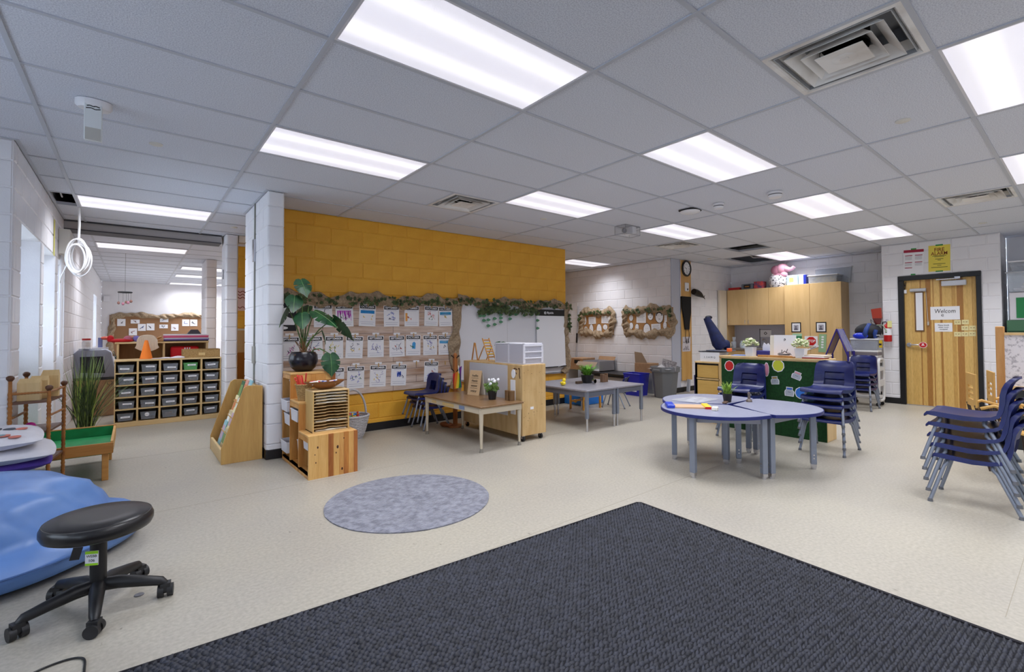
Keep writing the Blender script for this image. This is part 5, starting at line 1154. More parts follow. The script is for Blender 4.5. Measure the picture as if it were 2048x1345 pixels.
# coat rack, pride flag
t = thing('toy_coat_rack', 'small wooden coat tree with pegs between whiteboard and cabinet', 'coat rack', (3.345, 5.43, 0)); B().box(-.022, -.022, .02, .022, .022, .95).ball((0, 0, .955), (.026, .026, .026)).obj('post', wood('coat_rack_wood', (176, 110, 56), (146, 84, 38), 'z'), t, smooth=30)
B().lathe([(0, 0), (.11, 0), (.11, .02), (.03, .035), (0, .035)], 20).obj('base', _M['coat_rack_wood'], t, smooth=30)
b = B()
for z in (.9, .72): [b.cyl((0, 0, z), (.07*cos(a), .07*sin(a), z+.045), .006, n=6) for a in (.3, 1.9, 3.5, 5.1)]
b.obj('peg', BLKPL, t)
t = thing('pride_flag', 'rainbow striped flag hanging from the coat tree', 'flag', (3.31, 5.30, .48))
for k, c in enumerate([(206, 40, 44), (236, 130, 40), (240, 214, 60), (50, 150, 70), (40, 70, 180), (120, 50, 150)]):
    def fn(u, v, k=k): s = (k+u)/6; return (-.02*sin(s*7+v*2), .10-.21*(1-s)*-1*-1+.0, .04+.24*v+.05*s-.12*s*(1-v)) if False else (-.02*sin(s*7+v*2), -.10+.21*(1-s) if False else -.10+.20*(1-s)*1.0, .02+.05*(s)+v*(.20+.07*s))
    B().grid(fn, 4, 8).obj('stripe', M('flag_%d' % k, c, .8), t, smooth=60, solid=.002)
B().cyl((0, -.02, .24), (.0, -.01, .34), .006, n=8).obj('pole', PAPER, t)
# on the brown table (top z=.482)
t = thing('tent_card', 'cream tent card with handwritten lines on the brown table', 'card', (3.25, 4.86, .483), radians(12))
B().add([(.0, -.10, 0), (0, .10, 0), (.055, .10, .30), (.055, -.10, .30)], [(0, 1, 2, 3)]).obj('front_sheet', M('buff_card', (212, 180, 140), .8), t, solid=.003)
B().add([(.11, -.10, 0), (.11, .10, 0), (.058, .10, .30), (.058, -.10, .30)], [(0, 1, 2, 3)]).obj('back_sheet', PAPER2, t, solid=.003)
Tt = TR(-.003, 0, 0) @ Matrix.Rotation(radians(10.4), 4, 'Y') @ FX(0, 0, 0)
for k, s in enumerate(('hello', 'thanks', 'everyone', 'enjoy')): text('handwriting', s, .04, INK, t, Tt @ Matrix.Translation((0, .24-.062*k, .003)), shear=.15, width=.10)
b = B(); [stroke(b, [(-.06, .21-.062*k), (.06, .21-.062*k)], .003, Tt, .003) for k in range(3)]; b.obj('print', INK, t)
t = thing('potted_plant', 'white flowered plant in black pot on the brown table', 'plant', (3.22, 4.42, .483)); B().lathe([(0, 0), (.042, 0), (.056, .10), (.05, .10), (0, .08)], 18).obj('pot', BLKPL, t, smooth=40)
b = B(); f2 = B()
for k in range(40): a = RN.uniform(0, 6.28); r = RN.uniform(.02, .085); z = RN.uniform(.10, .19); leaflet(b, (r*cos(a), r*sin(a), z), .055, RN.uniform(-1, 1), RN.uniform(0, 6))
for k in range(16): a = RN.uniform(0, 6.28); r = RN.uniform(0, .085); f2.ball((r*cos(a), r*sin(a), RN.uniform(.17, .235)), .017, 6, 4)
b.obj('foliage', M('soft_green', (120, 150, 70), .5, c2=(70, 110, 50), vs=18), t); f2.obj('blossom', PAPER, t, smooth=60)
t = thing('tin_can_pair', 'pair of small brown tins against the cabinet on the brown table', 'tins', (3.33, 4.27, .483)); B().cyl((0, 0, 0), (0, 0, .11), .034, n=16).cyl((.0, -.075, 0), (0, -.075, .11), .034, n=16).obj('tin', M('brown_tin', (122, 92, 60), .4, metal=.3), t, smooth=40)
# sandal under the cabinet end
t = thing('brown_shoe', 'brown shoe on the floor at the far end of the rolling cabinet', 'shoe', (3.25, 5.5, 0), radians(20)); B().ball((0, 0, .03), (.05, .11, .035), 12, 8).obj('upper', M('brown_leather', (150, 84, 44), .5), t, smooth=60)
# on the grey tables (top z=.52)
t = thing('rubber_duck', 'yellow rubber duck on the grey rectangular table', 'rubber duck', (4.565, 4.62, .521), radians(20)); t.scale = (.78, .78, .78); DY = M('duck_yellow', (242, 216, 40), .35)
B().ball((0, 0, .035), (.065, .045, .036), 14, 8).ball((.035, 0, .09), (.034, .034, .034), 12, 8).ball((-.06, 0, .055), (.03, .03, .02), 10, 6).obj('body', DY, t, smooth=60); B().ball((.072, 0, .085), (.016, .016, .007), 8, 6).obj('bill', M('duck_orange', (236, 140, 30), .4), t, smooth=60)
t = thing('potted_fern', 'bright green fern in black pot on the grey tables', 'plant', (5.05, 4.62, .521)); t.scale = (1.25, 1.25, 1.15); B().lathe([(0, 0), (.06, 0), (.075, .10), (.07, .10), (0, .08)], 18).obj('pot', BLKPL, t, smooth=40)
b = B()
def blade(b, p0, az, L, droop, wd, n=6, up=1.0):
    pts = []
    for k in range(n+1):
        s = k/n; pts.append((p0[0]+cos(az)*L*droop*s**1.4, p0[1]+sin(az)*L*droop*s**1.4, p0[2]+L*up*(s-.45*droop*s*s)))
    px_, py_ = -sin(az), cos(az); vs = []; fs = []
    for k, p in enumerate(pts):
        w_ = wd*(1-(k/n)**2)*.5+.0004; vs += [(p[0]-px_*w_, p[1]-py_*w_, p[2]), (p[0]+px_*w_, p[1]+py_*w_, p[2])]
    for k in range(n): fs.append((2*k, 2*k+1, 2*k+3, 2*k+2))
    b.add(vs, fs)
for k in range(90): blade(b, (RN.uniform(-.03, .03), RN.uniform(-.03, .03), .09), RN.uniform(0, 6.28), RN.uniform(.12, .2), RN.uniform(.5, 1.1), .022, 5)
b.obj('foliage', M('bright_fern', (132, 190, 66), .5, c2=(84, 140, 44), vs=20), t)
t = thing('small_clock', 'tiny silver alarm clock in front of the fern pot', 'clock', (5.00, 4.46, .521)); B().lathe([(0, 0), (.034, 0), (.034, .03), (0, .03)], 18, T=TR(0, 0, .04, rx=pi/2)).box(-.02, -.02, 0, -.012, .0, .012).box(.012, -.02, 0, .02, 0, .012).obj('case', CHROME, t, smooth=40); B().lathe([(0, .0305), (.028, .0305)], 18, T=TR(0, 0, .04, rx=pi/2)).obj('dial', PAPER, t)
t = thing('wood_block_set', 'dark wooden block lying by the fern', 'block', (4.83, 4.60, .521)); B().box(0, 0, 0, .10, .05, .035).obj('block', wood('dark_block', (96, 76, 58), (70, 54, 40), 'x'), t, bevel=.003)
t = thing('wood_block_set', 'upright brown log slices right of the fern', 'blocks', (5.24, 4.50, .521)); B().box(0, 0, 0, .045, .05, .12).box(.05, 0, 0, .09, .05, .10).box(.094, .0, 0, .12, .05, .125).obj('slices', wood('log_brown', (128, 98, 74), (88, 64, 46), 'z'), t, bevel=.003)
# on the petal tables (top z=.5535)
t = thing('ruler_set', 'row of wooden strips held in a blue and a yellow end clip', 'counting frame', (4.02, 2.42, .554), radians(-50))
for k in range(9): B().box(-.15, -.09+.02*k, 0, .16, -.072+.02*k, .012).obj('strip', wood('strip_wood', (226, 196, 160), (204, 160, 120), 'x'), t)
B().box(-.20, -.10, 0, -.13, .10, .032).obj('blue_clip', M('clip_blue', (36, 66, 190), .35), t, bevel=.006); B().box(.13, -.10, 0, .19, .10, .024).obj('yellow_clip', M('clip_yellow', (236, 206, 50), .4), t, bevel=.006); B().box(.13, -.108, 0, .19, -.1, .02).obj('red_edge', RED, t)
t = thing('tape_roll', 'crumpled white paper box on the near petal table', 'paper box', (4.02, 2.16, .554), radians(20)); B().box(-.03, -.025, 0, .03, .025, .035).obj('box', PAPER2, t, bevel=.006); B().box(-.012, -.0255, .012, .015, -.025, .025).obj('print', M('tan_print', (170, 150, 110), .7), t)
t = thing('plastic_bag', 'crumpled clear plastic wrap on the back petal table', 'plastic wrap', (4.48, 2.62, .5545)); b = B(); b.grid(lambda u, v: ((u-.5)*.42, (v-.5)*.30, .004+.02*abs(sin(u*9+v*5)*cos(v*8-u*3))*sin(pi*u)*sin(pi*v)), 16, 12); b.obj('film', M('film', (226, 228, 234), .2, alpha=.6), t, smooth=60)
t = thing('potted_grass', 'spiky green grass plant in black pot on the petal tables', 'plant', (4.58, 2.33, .5545)); B().lathe([(0, 0), (.034, 0), (.046, .085), (.042, .085), (0, .07)], 18).obj('pot', BLKPL, t, smooth=40)
b = B(); [blade(b, (RN.uniform(-.025, .025), RN.uniform(-.025, .025), .075), RN.uniform(0, 6.28), RN.uniform(.08, .15), RN.uniform(.1, .75), .014, 5) for k in range(80)]; b.obj('foliage', LIME, t)
t = thing('brown_coaster', 'small brown wooden slab beside the grass pot', 'slab', (4.50, 2.31, .554), .3); B().box(-.05, -.02, 0, .05, .02, .015).obj('slab', wood('dark_slab', (110, 84, 66), (80, 58, 44), 'x'), t, bevel=.003)
t = thing('little_figurine', 'tiny brown and grey figurine right of the grass pot', 'figurine', (4.76, 2.20, .5545)); B().lathe([(0, 0), (.03, 0), (.028, .015), (.012, .03), (.014, .055), (.01, .065), (.016, .08), (.01, .095), (0, .097)], 14).obj('body', M('pewter', (112, 100, 92), .4, metal=.4), t, smooth=50)
# ================================================================== WALL BOARDS RIGHT OF YELLOW WALL (wall at x=8.33, facing -x)
def wall_board(lb, yc, zc, w_, h_, seed, items):
    t = thing('cork_board', lb, 'bulletin board', (8.326, yc, zc))
    B().box(-.016, -w_/2, -h_/2, 0, w_/2, h_/2).obj('cork', CORK, t)
    T = Matrix(((0, 1, 0, -.012), (-1, 0, 0, 0), (0, 0, 1, 0), (0, 0, 0, 1)))
    b = B(); x, z = w_/2-.03, h_/2-.03
    ruffle(b, [(-x, -z), (-x, z), (x, z), (x, -z), (-x, -z)], .17, .05, fr=8, ph=seed, T=T); b.obj('burlap_ruffle', BURLAP, t, smooth=80)
    b = B(); vine(b, [(-x, -.05, z-.02), (0, -.05, z-.02), (x, -.05, z-.02), (x, -.05, z-.2)] if seed > 3 else [(-x, -.05, z-.2), (-x, -.05, z-.03), (0, -.05, z-.02), (x, -.05, z-.02)], 60, .06, .04, T); b.obj('ivy', LEAF, t)['kind'] = 'stuff'
    return t
wall_board('smaller burlap edged cork board with ivy, left of the pair', 7.31, 1.44, 1.0, .56, 2, None)
wall_board('larger burlap edged cork board with ivy, nearer the clock', 5.90, 1.44, 1.18, .56, 5, None)
def w2paper(y, z, w_, h_, kind, lb):
    t = thing('paper_drawing', lb, 'drawing', (8.305, y, z), (RN.uniform(-.06, .06), 0, 0), 'drawings on the two cork boards')
    if kind == 'rect':
        B().box(-.002, -w_/2, -h_/2, 0, w_/2, h_/2).obj('sheet', PAPER, t)
        b = B(); [stroke(b, [(-w_*.38, h_*(.3-.15*q)), (w_*.38*RN.uniform(.6, 1), h_*(.3-.15*q))], .006, FX(-.0025, 0, 0)) for q in range(5)]; b.obj('writing', M('pencil', (150, 150, 160), .8), t)
    else:
        P = [(.5*w_*cos(a*pi/8), .5*h_*sin(a*pi/8)) for a in range(16)]
        B().prism([(x*1.1, q*1.08) for x, q in P], 0, .001, FX(0, 0, 0)).obj('outline', INK, t); B().prism(P, .001, .002, FX(0, 0, 0)).obj('sheet', PAPER, t)
        b = B(); stroke(b, [(-w_*.15, h_*.12), (-w_*.12, h_*.12)], .012, FX(-.003, 0, 0)); stroke(b, [(w_*.12, h_*.12), (w_*.15, h_*.12)], .012, FX(-.003, 0, 0)); stroke(b, [(-w_*.1, -h_*.18), (0, -h_*.22), (w_*.1, -h_*.18)], .008, FX(-.003, 0, 0))
        if kind == 'hair': [stroke(b, [(w_*.4*cos(a), h_*.1+h_*.36*sin(a)), (w_*.3*cos(a), h_*.1+h_*.2*sin(a))], .02, FX(-.003, 0, 0)) for a in [q*.28 for q in range(12)]]
        b.obj('face_lines', INK, t)
for k, (px_, z, w_, h_, kd, lb) in enumerate(((7.66, 1.50, .09, .20, 'oval', 'narrow cut-out head at left on the smaller cork board'), (7.43, 1.50, .22, .17, 'rect', 'white written sheet at top centre of smaller cork board'), (7.02, 1.51, .26, .17, 'rect', 'white sheet at top right of smaller cork board'), (7.63, 1.29, .11, .14, 'oval', 'small round face cut-out at lower left of smaller cork board'), (7.46, 1.29, .12, .24, 'oval', 'long face cut-out at bottom of smaller cork board'), (7.22, 1.28, .15, .26, 'oval', 'largest face cut-out at bottom of smaller cork board'), (7.04, 1.34, .13, .12, 'oval', 'round face cut-out at lower right of smaller cork board'),
        (6.32, 1.53, .10, .13, 'oval', 'small egg face at upper left of larger cork board'), (6.06, 1.53, .24, .22, 'rect', 'scalloped white sheet at top left of larger cork board'), (5.83, 1.56, .13, .17, 'hair', 'face with dark curly hair at top centre of larger cork board'), (5.62, 1.54, .18, .25, 'hair', 'girl cut-out with long dark hair on larger cork board'), (5.47, 1.52, .06, .18, 'rect', 'narrow white strip at right of larger cork board'), (6.32, 1.36, .10, .14, 'oval', 'small figure at lower left of larger cork board'), (6.17, 1.33, .09, .14, 'oval', 'second small figure at bottom of larger cork board'), (5.92, 1.27, .17, .26, 'oval', 'largest egg face at bottom of larger cork board'), (5.70, 1.32, .22, .15, 'rect', 'grey written sheet at lower right of larger cork board'), (5.49, 1.36, .08, .15, 'oval', 'tiny face at lower right edge of larger cork board'))): w2paper(px_, z, w_, h_, kd, lb)
t = thing('window_pole', 'long thin pole leaning against wall at the end of yellow wall', 'pole', (8.26, 7.93, .35)); B().tube([(0, 0, 0), (.03, -.06, 1.5)], .012, 8).obj('shaft', M('grey_pole', (176, 178, 184), .4), t, smooth=40); B().tube([(.012, -.025, .62), (.018, -.035, .85)], .02, 8).obj('grip', BLKPL, t, smooth=40)
# boxes, trunk, bins along that wall
t = thing('open_cardboard_box', 'open grey and brown cardboard box against the far white wall', 'box', (7.75, 6.74, .38))
B().box(0, 0, 0, .50, .012, .22).box(0, .46, 0, .50, .472, .22).box(.49, 0, 0, .50, .47, .22).box(0, 0, 0, .5, .47, .01).obj('walls', M('grey_card', (170, 168, 172), .8), t)
B().add([(0, .05, .20), (0, .62, .20), (-.10, .60, .12), (-.10, .05, .10)], [(0, 1, 2, 3)]).obj('front_flap', M('taupe_card', (160, 140, 122), .8), t, solid=.004); B().add([(.5, 0, .22), (.5, .47, .22), (.54, .47, .30), (.54, 0, .30)], [(0, 1, 2, 3)]).obj('rear_flap', CARD, t, solid=.004)
t = thing('cardboard_box', 'brown cardboard box beside the open grey one at far wall', 'box', (7.80, 7.28, .38)); B().box(0, 0, 0, .42, .42, .26).obj('box', CARD, t, bevel=.004); B().box(-.002, .08, .14, 0, .25, .22).obj('dark_slot', DARK, t)
t = thing('black_keyboard_case', 'long black tray with grey box underneath along the far wall', 'case', (7.68, 5.98, 0)); B().box(0, 0, .05, .55, 1.12, .30).obj('grey_box', M('grey_moulded', (150, 150, 152), .5), t, bevel=.02, seg=2); B().box(-.04, -.02, .325, .60, 1.2, .375).box(-.02, 0, .30, .58, 1.18, .325).obj('black_tray', BLKPL, t, bevel=.01)
B().box(-.002, .3, .18, 0, .42, .24).box(-.002, .75, .18, 0, .87, .24).obj('latch', CHROME, t); B().box(-.001, 0, 0, .55, 1.1, .05).obj('plinth', DARK, t)
t = thing('floor_crate', 'white crate with black rods beside the flip chart end', 'crate', (7.8, 7.74, .0)); B().box(0, 0, 0, .35, .3, .58).obj('crate', M('crate_grey', (196, 194, 196), .6), t, bevel=.006); b = B(); [b.tube([(.1, .05+.05*q, .55), (.08, .02+.06*q, .68)], .018, 6) for q in range(4)]; b.obj('rods', RED, t)
t = thing('small_box', 'brown cardboard box with upright flap behind the blue bin', 'box', (8.02, 5.63, .405)); B().box(0, 0, 0, .26, .40, .19).obj('box', CARD, t, bevel=.003); B().add([(0.02, .40, .19), (0.02, .10, .19), (.0, .22, .40), (.0, .40, .42)], [(0, 1, 2, 3)]).obj('flap', M('taupe_flap', (168, 146, 122), .8), t, solid=.004)
t = thing('low_bench', 'low grey bench holding boxes beneath the cork boards', 'bench', (7.66, 5.60, 0)); B().box(.35, 0, .0, .64, .36, .40).obj('body', M('bench_grey', (140, 140, 144), .6), t, bevel=.004)
t = thing('recycling_bin', 'royal blue recycling bin between grey tables and trash can', 'recycling bin', (7.52, 5.55, 0)); RB = M('recycle_blue', (28, 36, 176), .45)
b = B(); b.add([(0, 0, 0), (.25, 0, 0), (.25, .32, 0), (0, .32, 0), (-.03, -.03, .42), (.28, -.03, .42), (.28, .35, .42), (-.03, .35, .42)], [(3, 2, 1, 0), (0, 1, 5, 4), (1, 2, 6, 5), (2, 3, 7, 6), (3, 0, 4, 7)]); b.obj('body', RB, t, solid=.006); B().tube([(-.03, -.03, .42), (.28, -.03, .42), (.28, .35, .42), (-.03, .35, .42)], .012, 6, True).obj('rim', RB, t)
B().box(-.012, .06, .08, -.006, .20, .12).obj('label', PAPER, t)
t = thing('trash_can', 'large grey trash can with a bag and cardboard inside', 'trash can', (7.80, 5.20-.03, 0)); TC = M('trash_grey', (112, 114, 118), .5)
b = B(); P = [(.21, 0), (.22, .02), (.27, .56), (.285, .56), (.29, .60), (.27, .60), (.2, .03), (0, .03)]
b.lathe([(.19, 0), (.20, .02), (.245, .48), (.275, .485), (.28, .58), (.265, .58), (.235, .5), (.18, .03), (0, .03)], 8, T=Matrix.Rotation(pi/8, 4, 'Z')); b.obj('can', TC, t, bevel=.015, seg=2, smooth=30)
B().box(-.285, -.07, .50, -.255, .07, .54).obj('handle', TC, t, bevel=.006); B().grid(lambda u, v: ((u-.5)*.46, (v-.5)*.46, .54+.10*abs(sin(u*7+v*4)*cos(v*6))*sin(pi*u)*sin(pi*v)), 14, 14).obj('bag', M('bag_film', (206, 204, 206), .3), t, smooth=60)
b = B(); [b.box(-.10, -.1+.06*q, .6, -.098, -.06+.06*q, .66) for q in range(3)]; B().box(-.08, -.16, .55, -.07, .14, .72).obj('card_sheet', M('newsprint', (190, 186, 190), .8, c2=(120, 116, 120), vs=30), t, rot=(radians(12), 0, 0))
t = thing('scooter_stand', 'grey angled metal foot of the plywood panel', 'stand', (8.78, 5.28, 0)); B().box(-.03, -.03, 0, .02, .03, .26, TR(0, 0, 0, ry=radians(8))).obj('leg', M('stand_grey', (176, 180, 190), .4), t, bevel=.004); B().box(-.05, -.06, 0, .15, .06, .012).obj('foot', M('stand_foot', (190, 176, 170), .6), t)
t = thing('blue_tube', 'dark blue tall tub behind the drawer cabinet', 'tub', (6.68, 3.78, 0)); B().lathe([(0, 0), (.11, 0), (.12, .58), (.11, .58), (.10, .02), (0, .02)], 18).obj('tub', M('deep_blue', (18, 22, 84), .5), t, smooth=40)
# under the grey tables
t = thing('blue_toy_bin', 'bright blue low bin on the floor under the grey tables', 'bin', (5.85, 5.48, 0), 0); B().box(0, 0, 0, .55, .42, .16).obj('bin', M('cyan_blue', (36, 120, 210), .5), t, bevel=.01)
B().ball((-.004, .15, .07), (.012, .04, .03)).obj('emblem', M('emblem_orange', (230, 170, 40), .5), t)
t = thing('small_wooden_chair', 'little wooden chair frame with orange legs under the grey tables', 'chair', (5.75, 5.30, 0)); WO = wood('amber_wood', (226, 166, 70), (200, 138, 48), 'z')
for x, y in ((-.20, -.13), (.20, -.13), (-.20, .15), (.20, .15)): B().box(x-.015, y-.015, 0, x+.015, y+.015, .28).obj('leg', WO, t, bevel=.003)
B().box(-.2, -.135, .19, .2, -.115, .22).box(-.2, .14, .10, .2, .16, .13).obj('stretcher', WO, t); B().box(-.22, -.15, .28, .22, .17, .30).obj('seat', WO, t, bevel=.004)
chair((6.22, 5.06, 0), pi/2+.4, 'small chair with grey steel legs behind the grey tables', None, .80)
# ================================================================== LEFT SIDE
t = thing('sand_table', 'oak sensory box on legs with green lined inside', 'sensory table', (-.86, 5.42, 0))
GL = M('green_liner', (20, 140, 78), .5, c2=(14, 120, 64), vs=8)
B().box(0, 0, .232, .735, .022, .325).obj('front_panel', OAK, t, bevel=.003); B().box(.02, .9, .232, .735, .922, .345).obj('back_panel', OAK, t, bevel=.003)
[B().box(x, .022, .232, x+.02, .9, .335).obj('side_panel', wood('oak_side', (216, 170, 100), (190, 140, 74), 'y'), t, bevel=.003) for x in (.715, 0)]
B().box(.02, .022, .225, .715, .9, .245).obj('bottom', GL, t); B().box(.022, .895, .24, .713, .90, .335).box(.022, .022, .24, .026, .895, .325).obj('liner', GL, t)
for x, y in ((.66, .02), (.66, .86), (.04, .02), (.04, .86)): B().box(x, y, 0, x+.045, y+.04, .232).obj('leg', OAK, t, bevel=.003)
b = B(); [b.box(.7345, -.0008, .24+.022*q, .7355, .024, .251+.022*q) for q in range(4)]; b.obj('finger_joint', wood('joint_end', (120, 80, 40), (100, 64, 30), 'x'), t)
# bamboo-turned whatnot shelf
t = thing('spindle_shelf', 'brown turned spindle shelf with three tiers by the window wall', 'shelf', (-.58, 5.19, 0))
SPN = wood('spindle_maple', (176, 116, 52), (132, 78, 30), 'x', 1, .4, 10); SHF = wood('dark_shelf', (116, 84, 68), (92, 64, 50), 'x')
PST = [(-.105, -.23), (.093, -.195), (.143, .19), (-.075, .19)]; PHT = [.935, .85, .85, .935]
for k, (x, y) in enumerate(PST):
    p = []
    for q in range(57):
        z = .0+PHT[k]*q/56; r = .0105+(.0035 if (q % 2 == 0 and 6 < q < 52) else 0); p.append((r, z))
    po = B().lathe(p, 10, (x, y, 0)).obj('post', SPN, t, smooth=30)
    B().lathe([(0, -.01), (.012, -.005), (.022, .01), (.022, .025), (.01, .035), (0, .036)], 12, (x, y, PHT[k])).obj('finial', wood('finial_brown', (96, 56, 26), (76, 42, 18), 'z'), po, smooth=50)
for z in (.30, .53, .756): B().prism([(x, y) for x, y in PST], z, z+.016).obj('tier', SHF, t)
for z in (.835, .655):
    b = B()
    for k in range(4):
        if z < .7 and k in (0, 2): continue
        a, c = PST[k], PST[(k+1) % 4]; b.tube([(a[0]+(c[0]-a[0])*s/24, a[1]+(c[1]-a[1])*s/24, z) for s in range(25)], [.007+.002*(s % 2) for s in range(25)], 8)
    b.obj('rail', SPN, t, smooth=30)
for k, (x, y, w_, h_, lb) in enumerate(((-.60, 5.07, .125, .165, 'pale wooden house block in front on the spindle shelf'), (-.56, 5.17, .105, .175, 'pale wooden house block in the middle on the spindle shelf'), (-.51, 5.29, .105, .21, 'tallest pale wooden house block on the spindle shelf'))):
    q = thing('house_block', lb, 'toy house', (x, y, .7725), radians(-8)); b = B(); b.add([(-w_/2, -.02, 0), (w_/2, -.02, 0), (w_/2, .02, 0), (-w_/2, .02, 0), (-w_/2, -.02, h_*.8), (w_/2, -.02, h_*.8), (w_/2, .02, h_*.8), (-w_/2, .02, h_*.8), (-w_/2+.01, 0, h_), (w_/2, 0, h_)], [(3, 2, 1, 0), (0, 1, 5, 4), (1, 2, 6, 9, 5), (2, 3, 7, 6), (3, 0, 4, 8, 7), (4, 5, 9, 8), (6, 7, 8, 9)])
    b.obj('block', wood('pale_block', (226, 196, 142), (212, 180, 124), 'z'), q)
t = thing('pink_toy', 'small magenta plastic toy on the spindle shelf', 'toy', (-.61, 5.22, .548)); B().ball((0, 0, .02), (.03, .02, .02)).cyl((.02, 0, .02), (.05, 0, -.02), .006).obj('body', M('magenta', (206, 20, 150), .4), t, smooth=60)
# tall grass plant
t = thing('tall_grass_plant', 'tall wispy artificial grass behind the spindle shelf', 'plant', (-.40, 7.05, 0)); B().lathe([(0, 0), (.09, 0), (.11, .16), (.10, .16), (0, .14)], 16).obj('pot', BLKPL, t, smooth=40)
b = B(); b2 = B()
for k in range(190): blade(b if k % 3 else b2, (RN.uniform(-.06, .06), RN.uniform(-.06, .06), .13), RN.uniform(0, 6.28) if k % 2 else RN.uniform(-2.0, .9), RN.uniform(.6, 1.0), RN.uniform(.03, .22 if k % 2 else .8), .011, 8)
b.obj('blades', M('reed_green', (84, 104, 52), .6, c2=(44, 62, 36), vs=8), t); b2.obj('light_blades', M('reed_light', (150, 170, 80), .6), t)
# cardboard box and hooded bin
t = thing('large_cardboard_box', 'large plain cardboard box under the grey hooded bin', 'box', (-.72+.06, 9.62, 0)); t.location = (-.665, 9.66, 0)
B().box(0, 0, 0, .46, .5, .55).obj('box', CARD, t, bevel=.005); B().lathe([(.028, -.001), (.034, -.001), (.034, 0), (.028, 0)], 20, cap=False, T=TR(.39, -.0005, .50, rx=pi/2)).obj('stamp', INK, t)
t = thing('hooded_bin', 'grey hooded plastic bin with dark opening on the cardboard box', 'hooded bin', (-.66, 9.68, .552)); HG = M('hood_grey', (150, 156, 172), .4)
P = [(0, 0), (.46, 0), (.46, .05), (.40, .42), (.33, .47), (.02, .47), (-.04, .40), (-.04, .06)]
b = B(); n = len(P); b.add([(x, 0+.12*max(0, z-.3), z) for x, z in P]+[(x*.96+.01, .42-.1*max(0, z-.3), z) for x, z in P], [tuple(range(n)), tuple(range(2*n-1, n-1, -1))]+[(i, (i+1) % n, n+(i+1) % n, n+i) for i in range(n)]); b.obj('hood', HG, t, bevel=.02, seg=2, smooth=40)
B().prism([(.05, .12), (.33, .10), (.30, .36), (.04, .36)], 0, .012, FY(0, .012, 0)).obj('dark_flap', M('flap_dark', (36, 36, 44), .3), t); B().box(.02, .06, .47, .28, .30, .482).obj('vent_grille', M('grille', (196, 198, 206), .4), t); B().box(-.05, -.01, -.0, .47, .43, .04).obj('base_tray', M('tray_dark', (52, 54, 62), .5), t, bevel=.008)
t = thing('clear_jar', 'clear jar with red and white label on the hooded bin', 'jar', (-.55, 9.70, 1.035)); B().cyl((0, 0, 0), (0, 0, .15), .05, n=16).obj('jar', CLEAR, t, smooth=40); B().cyl((0, 0, .03), (0, 0, .10), .051, n=16).obj('label', PAPER, t, smooth=40); B().cyl((0, 0, .13), (0, 0, .155), .052, n=16).obj('lid', RED, t, smooth=40)
t = thing('toy_lamp', 'small red and blue toy stand on the far sill', 'toy', (-.42, 10.38, 1.035)); B().cyl((0, 0, 0), (0, 0, .16), .03, n=10).obj('post', M('slate_blue', (110, 120, 170), .5), t, smooth=40); B().ball((.08, 0, .15), (.09, .05, .03)).obj('cap', M('brick_red', (190, 80, 60), .5), t, smooth=60)
B().box(-.1, -.1, -1.03, .1, .1, 0).obj('stand', M('stand_white', (210, 210, 216), .5), t)
t = thing('side_table', 'white topped side table with wooden legs behind the cubby unit', 'table', (-.19, 9.95, 0)); B().box(0, 0, .60, .55, .45, .63).obj('top', M('grey_white_top', (204, 204, 210), .4), t, bevel=.004)
for x, y in ((.06, .03), (.5, .03), (.06, .40), (.5, .40)): B().box(x-.03, y-.02, 0, x+.03, y+.02, .60).obj('leg', MAPLE, t, bevel=.003)
t = thing('wire_plant', 'thin stemmed plant in a dark pot beside the back cork board', 'plant', (-.17, 10.15, .631)); B().lathe([(0, 0), (.04, 0), (.05, .12), (0, .12)], 14).obj('pot', DARK, t, smooth=40); b = B(); [b.tube([(0, 0, .1), (RN.uniform(-.12, .12), RN.uniform(-.1, .1), RN.uniform(.3, .45))], .005, 5) for q in range(6)]; [leaflet(b, (RN.uniform(-.06, .06), RN.uniform(-.04, .04), RN.uniform(.13, .25)), .06, 0, RN.uniform(0, 6)) for q in range(12)]; b.obj('stems', M('stem_dark', (60, 72, 60), .6), t)
t = thing('white_easel_board', 'pale board leaning behind the cubby unit at left', 'board', (-.22, 10.0, .631), (radians(-12), 0, 0)); B().box(.12, 0, 0, .42, .01, .30).obj('board', M('pale_board', (206, 208, 216), .5), t)
# back wall cork board
t = thing('cork_board', 'long brown bulletin board with burlap edge on the far back wall', 'bulletin board', (-.52, 17.396, .62)); B().box(0, -.02, 0, 2.15, 0, 1.15).obj('panel', M('brown_felt', (150, 112, 80), .95), t)
b = B(); ruffle(b, [(.05, .05), (.04, 1.13), (2.15, 1.15)], .14, .06, fr=5.0); b.obj('burlap_ruffle', BURLAP, t, smooth=80)
for k, (px_, py_, lb) in enumerate(((241, 645, 'black sketch at upper left'), (267, 643, 'small wide card at top'), (280, 655, 'sketch with a dark flower, left of centre'), (297, 654, 'green line sketch at centre'), (263, 664, 'arch sketch low on the left'), (324, 640, 'dark edged wide card at top right of centre'), (323, 653, 'wide card with blue writing'), (346, 655, 'plain sketch right of centre'), (369, 645, 'brown nut sketch at right'), (386, 645, 'ear sketch at far right'))):
    u = -.52+(px_-219)/181.0*2.11; z = 1.80-(py_-628)/85.0*1.19; wd = px_ in (267, 324, 323)
    q = thing('paper_drawing', '%s on the far back bulletin board' % lb, 'drawing', (u, 17.37, z), 0, 'drawings on the far back board'); w_, h_ = (.20, .11) if wd else (.18, .20)
    B().box(-w_/2, -.002, -h_/2, w_/2, 0, h_/2).obj('sheet', PAPER, q); b = B(); r = random.Random(k); a = [(r.uniform(-.05, .05), r.uniform(-.05, .05)) for _ in range(4)]; stroke(b, a, .014, FY(0, -.003, 0)); b.obj('sketch', M('sketch_%d' % (k % 3), [(50, 50, 60), (130, 70, 60), (90, 110, 170)][k % 3], .8), q)
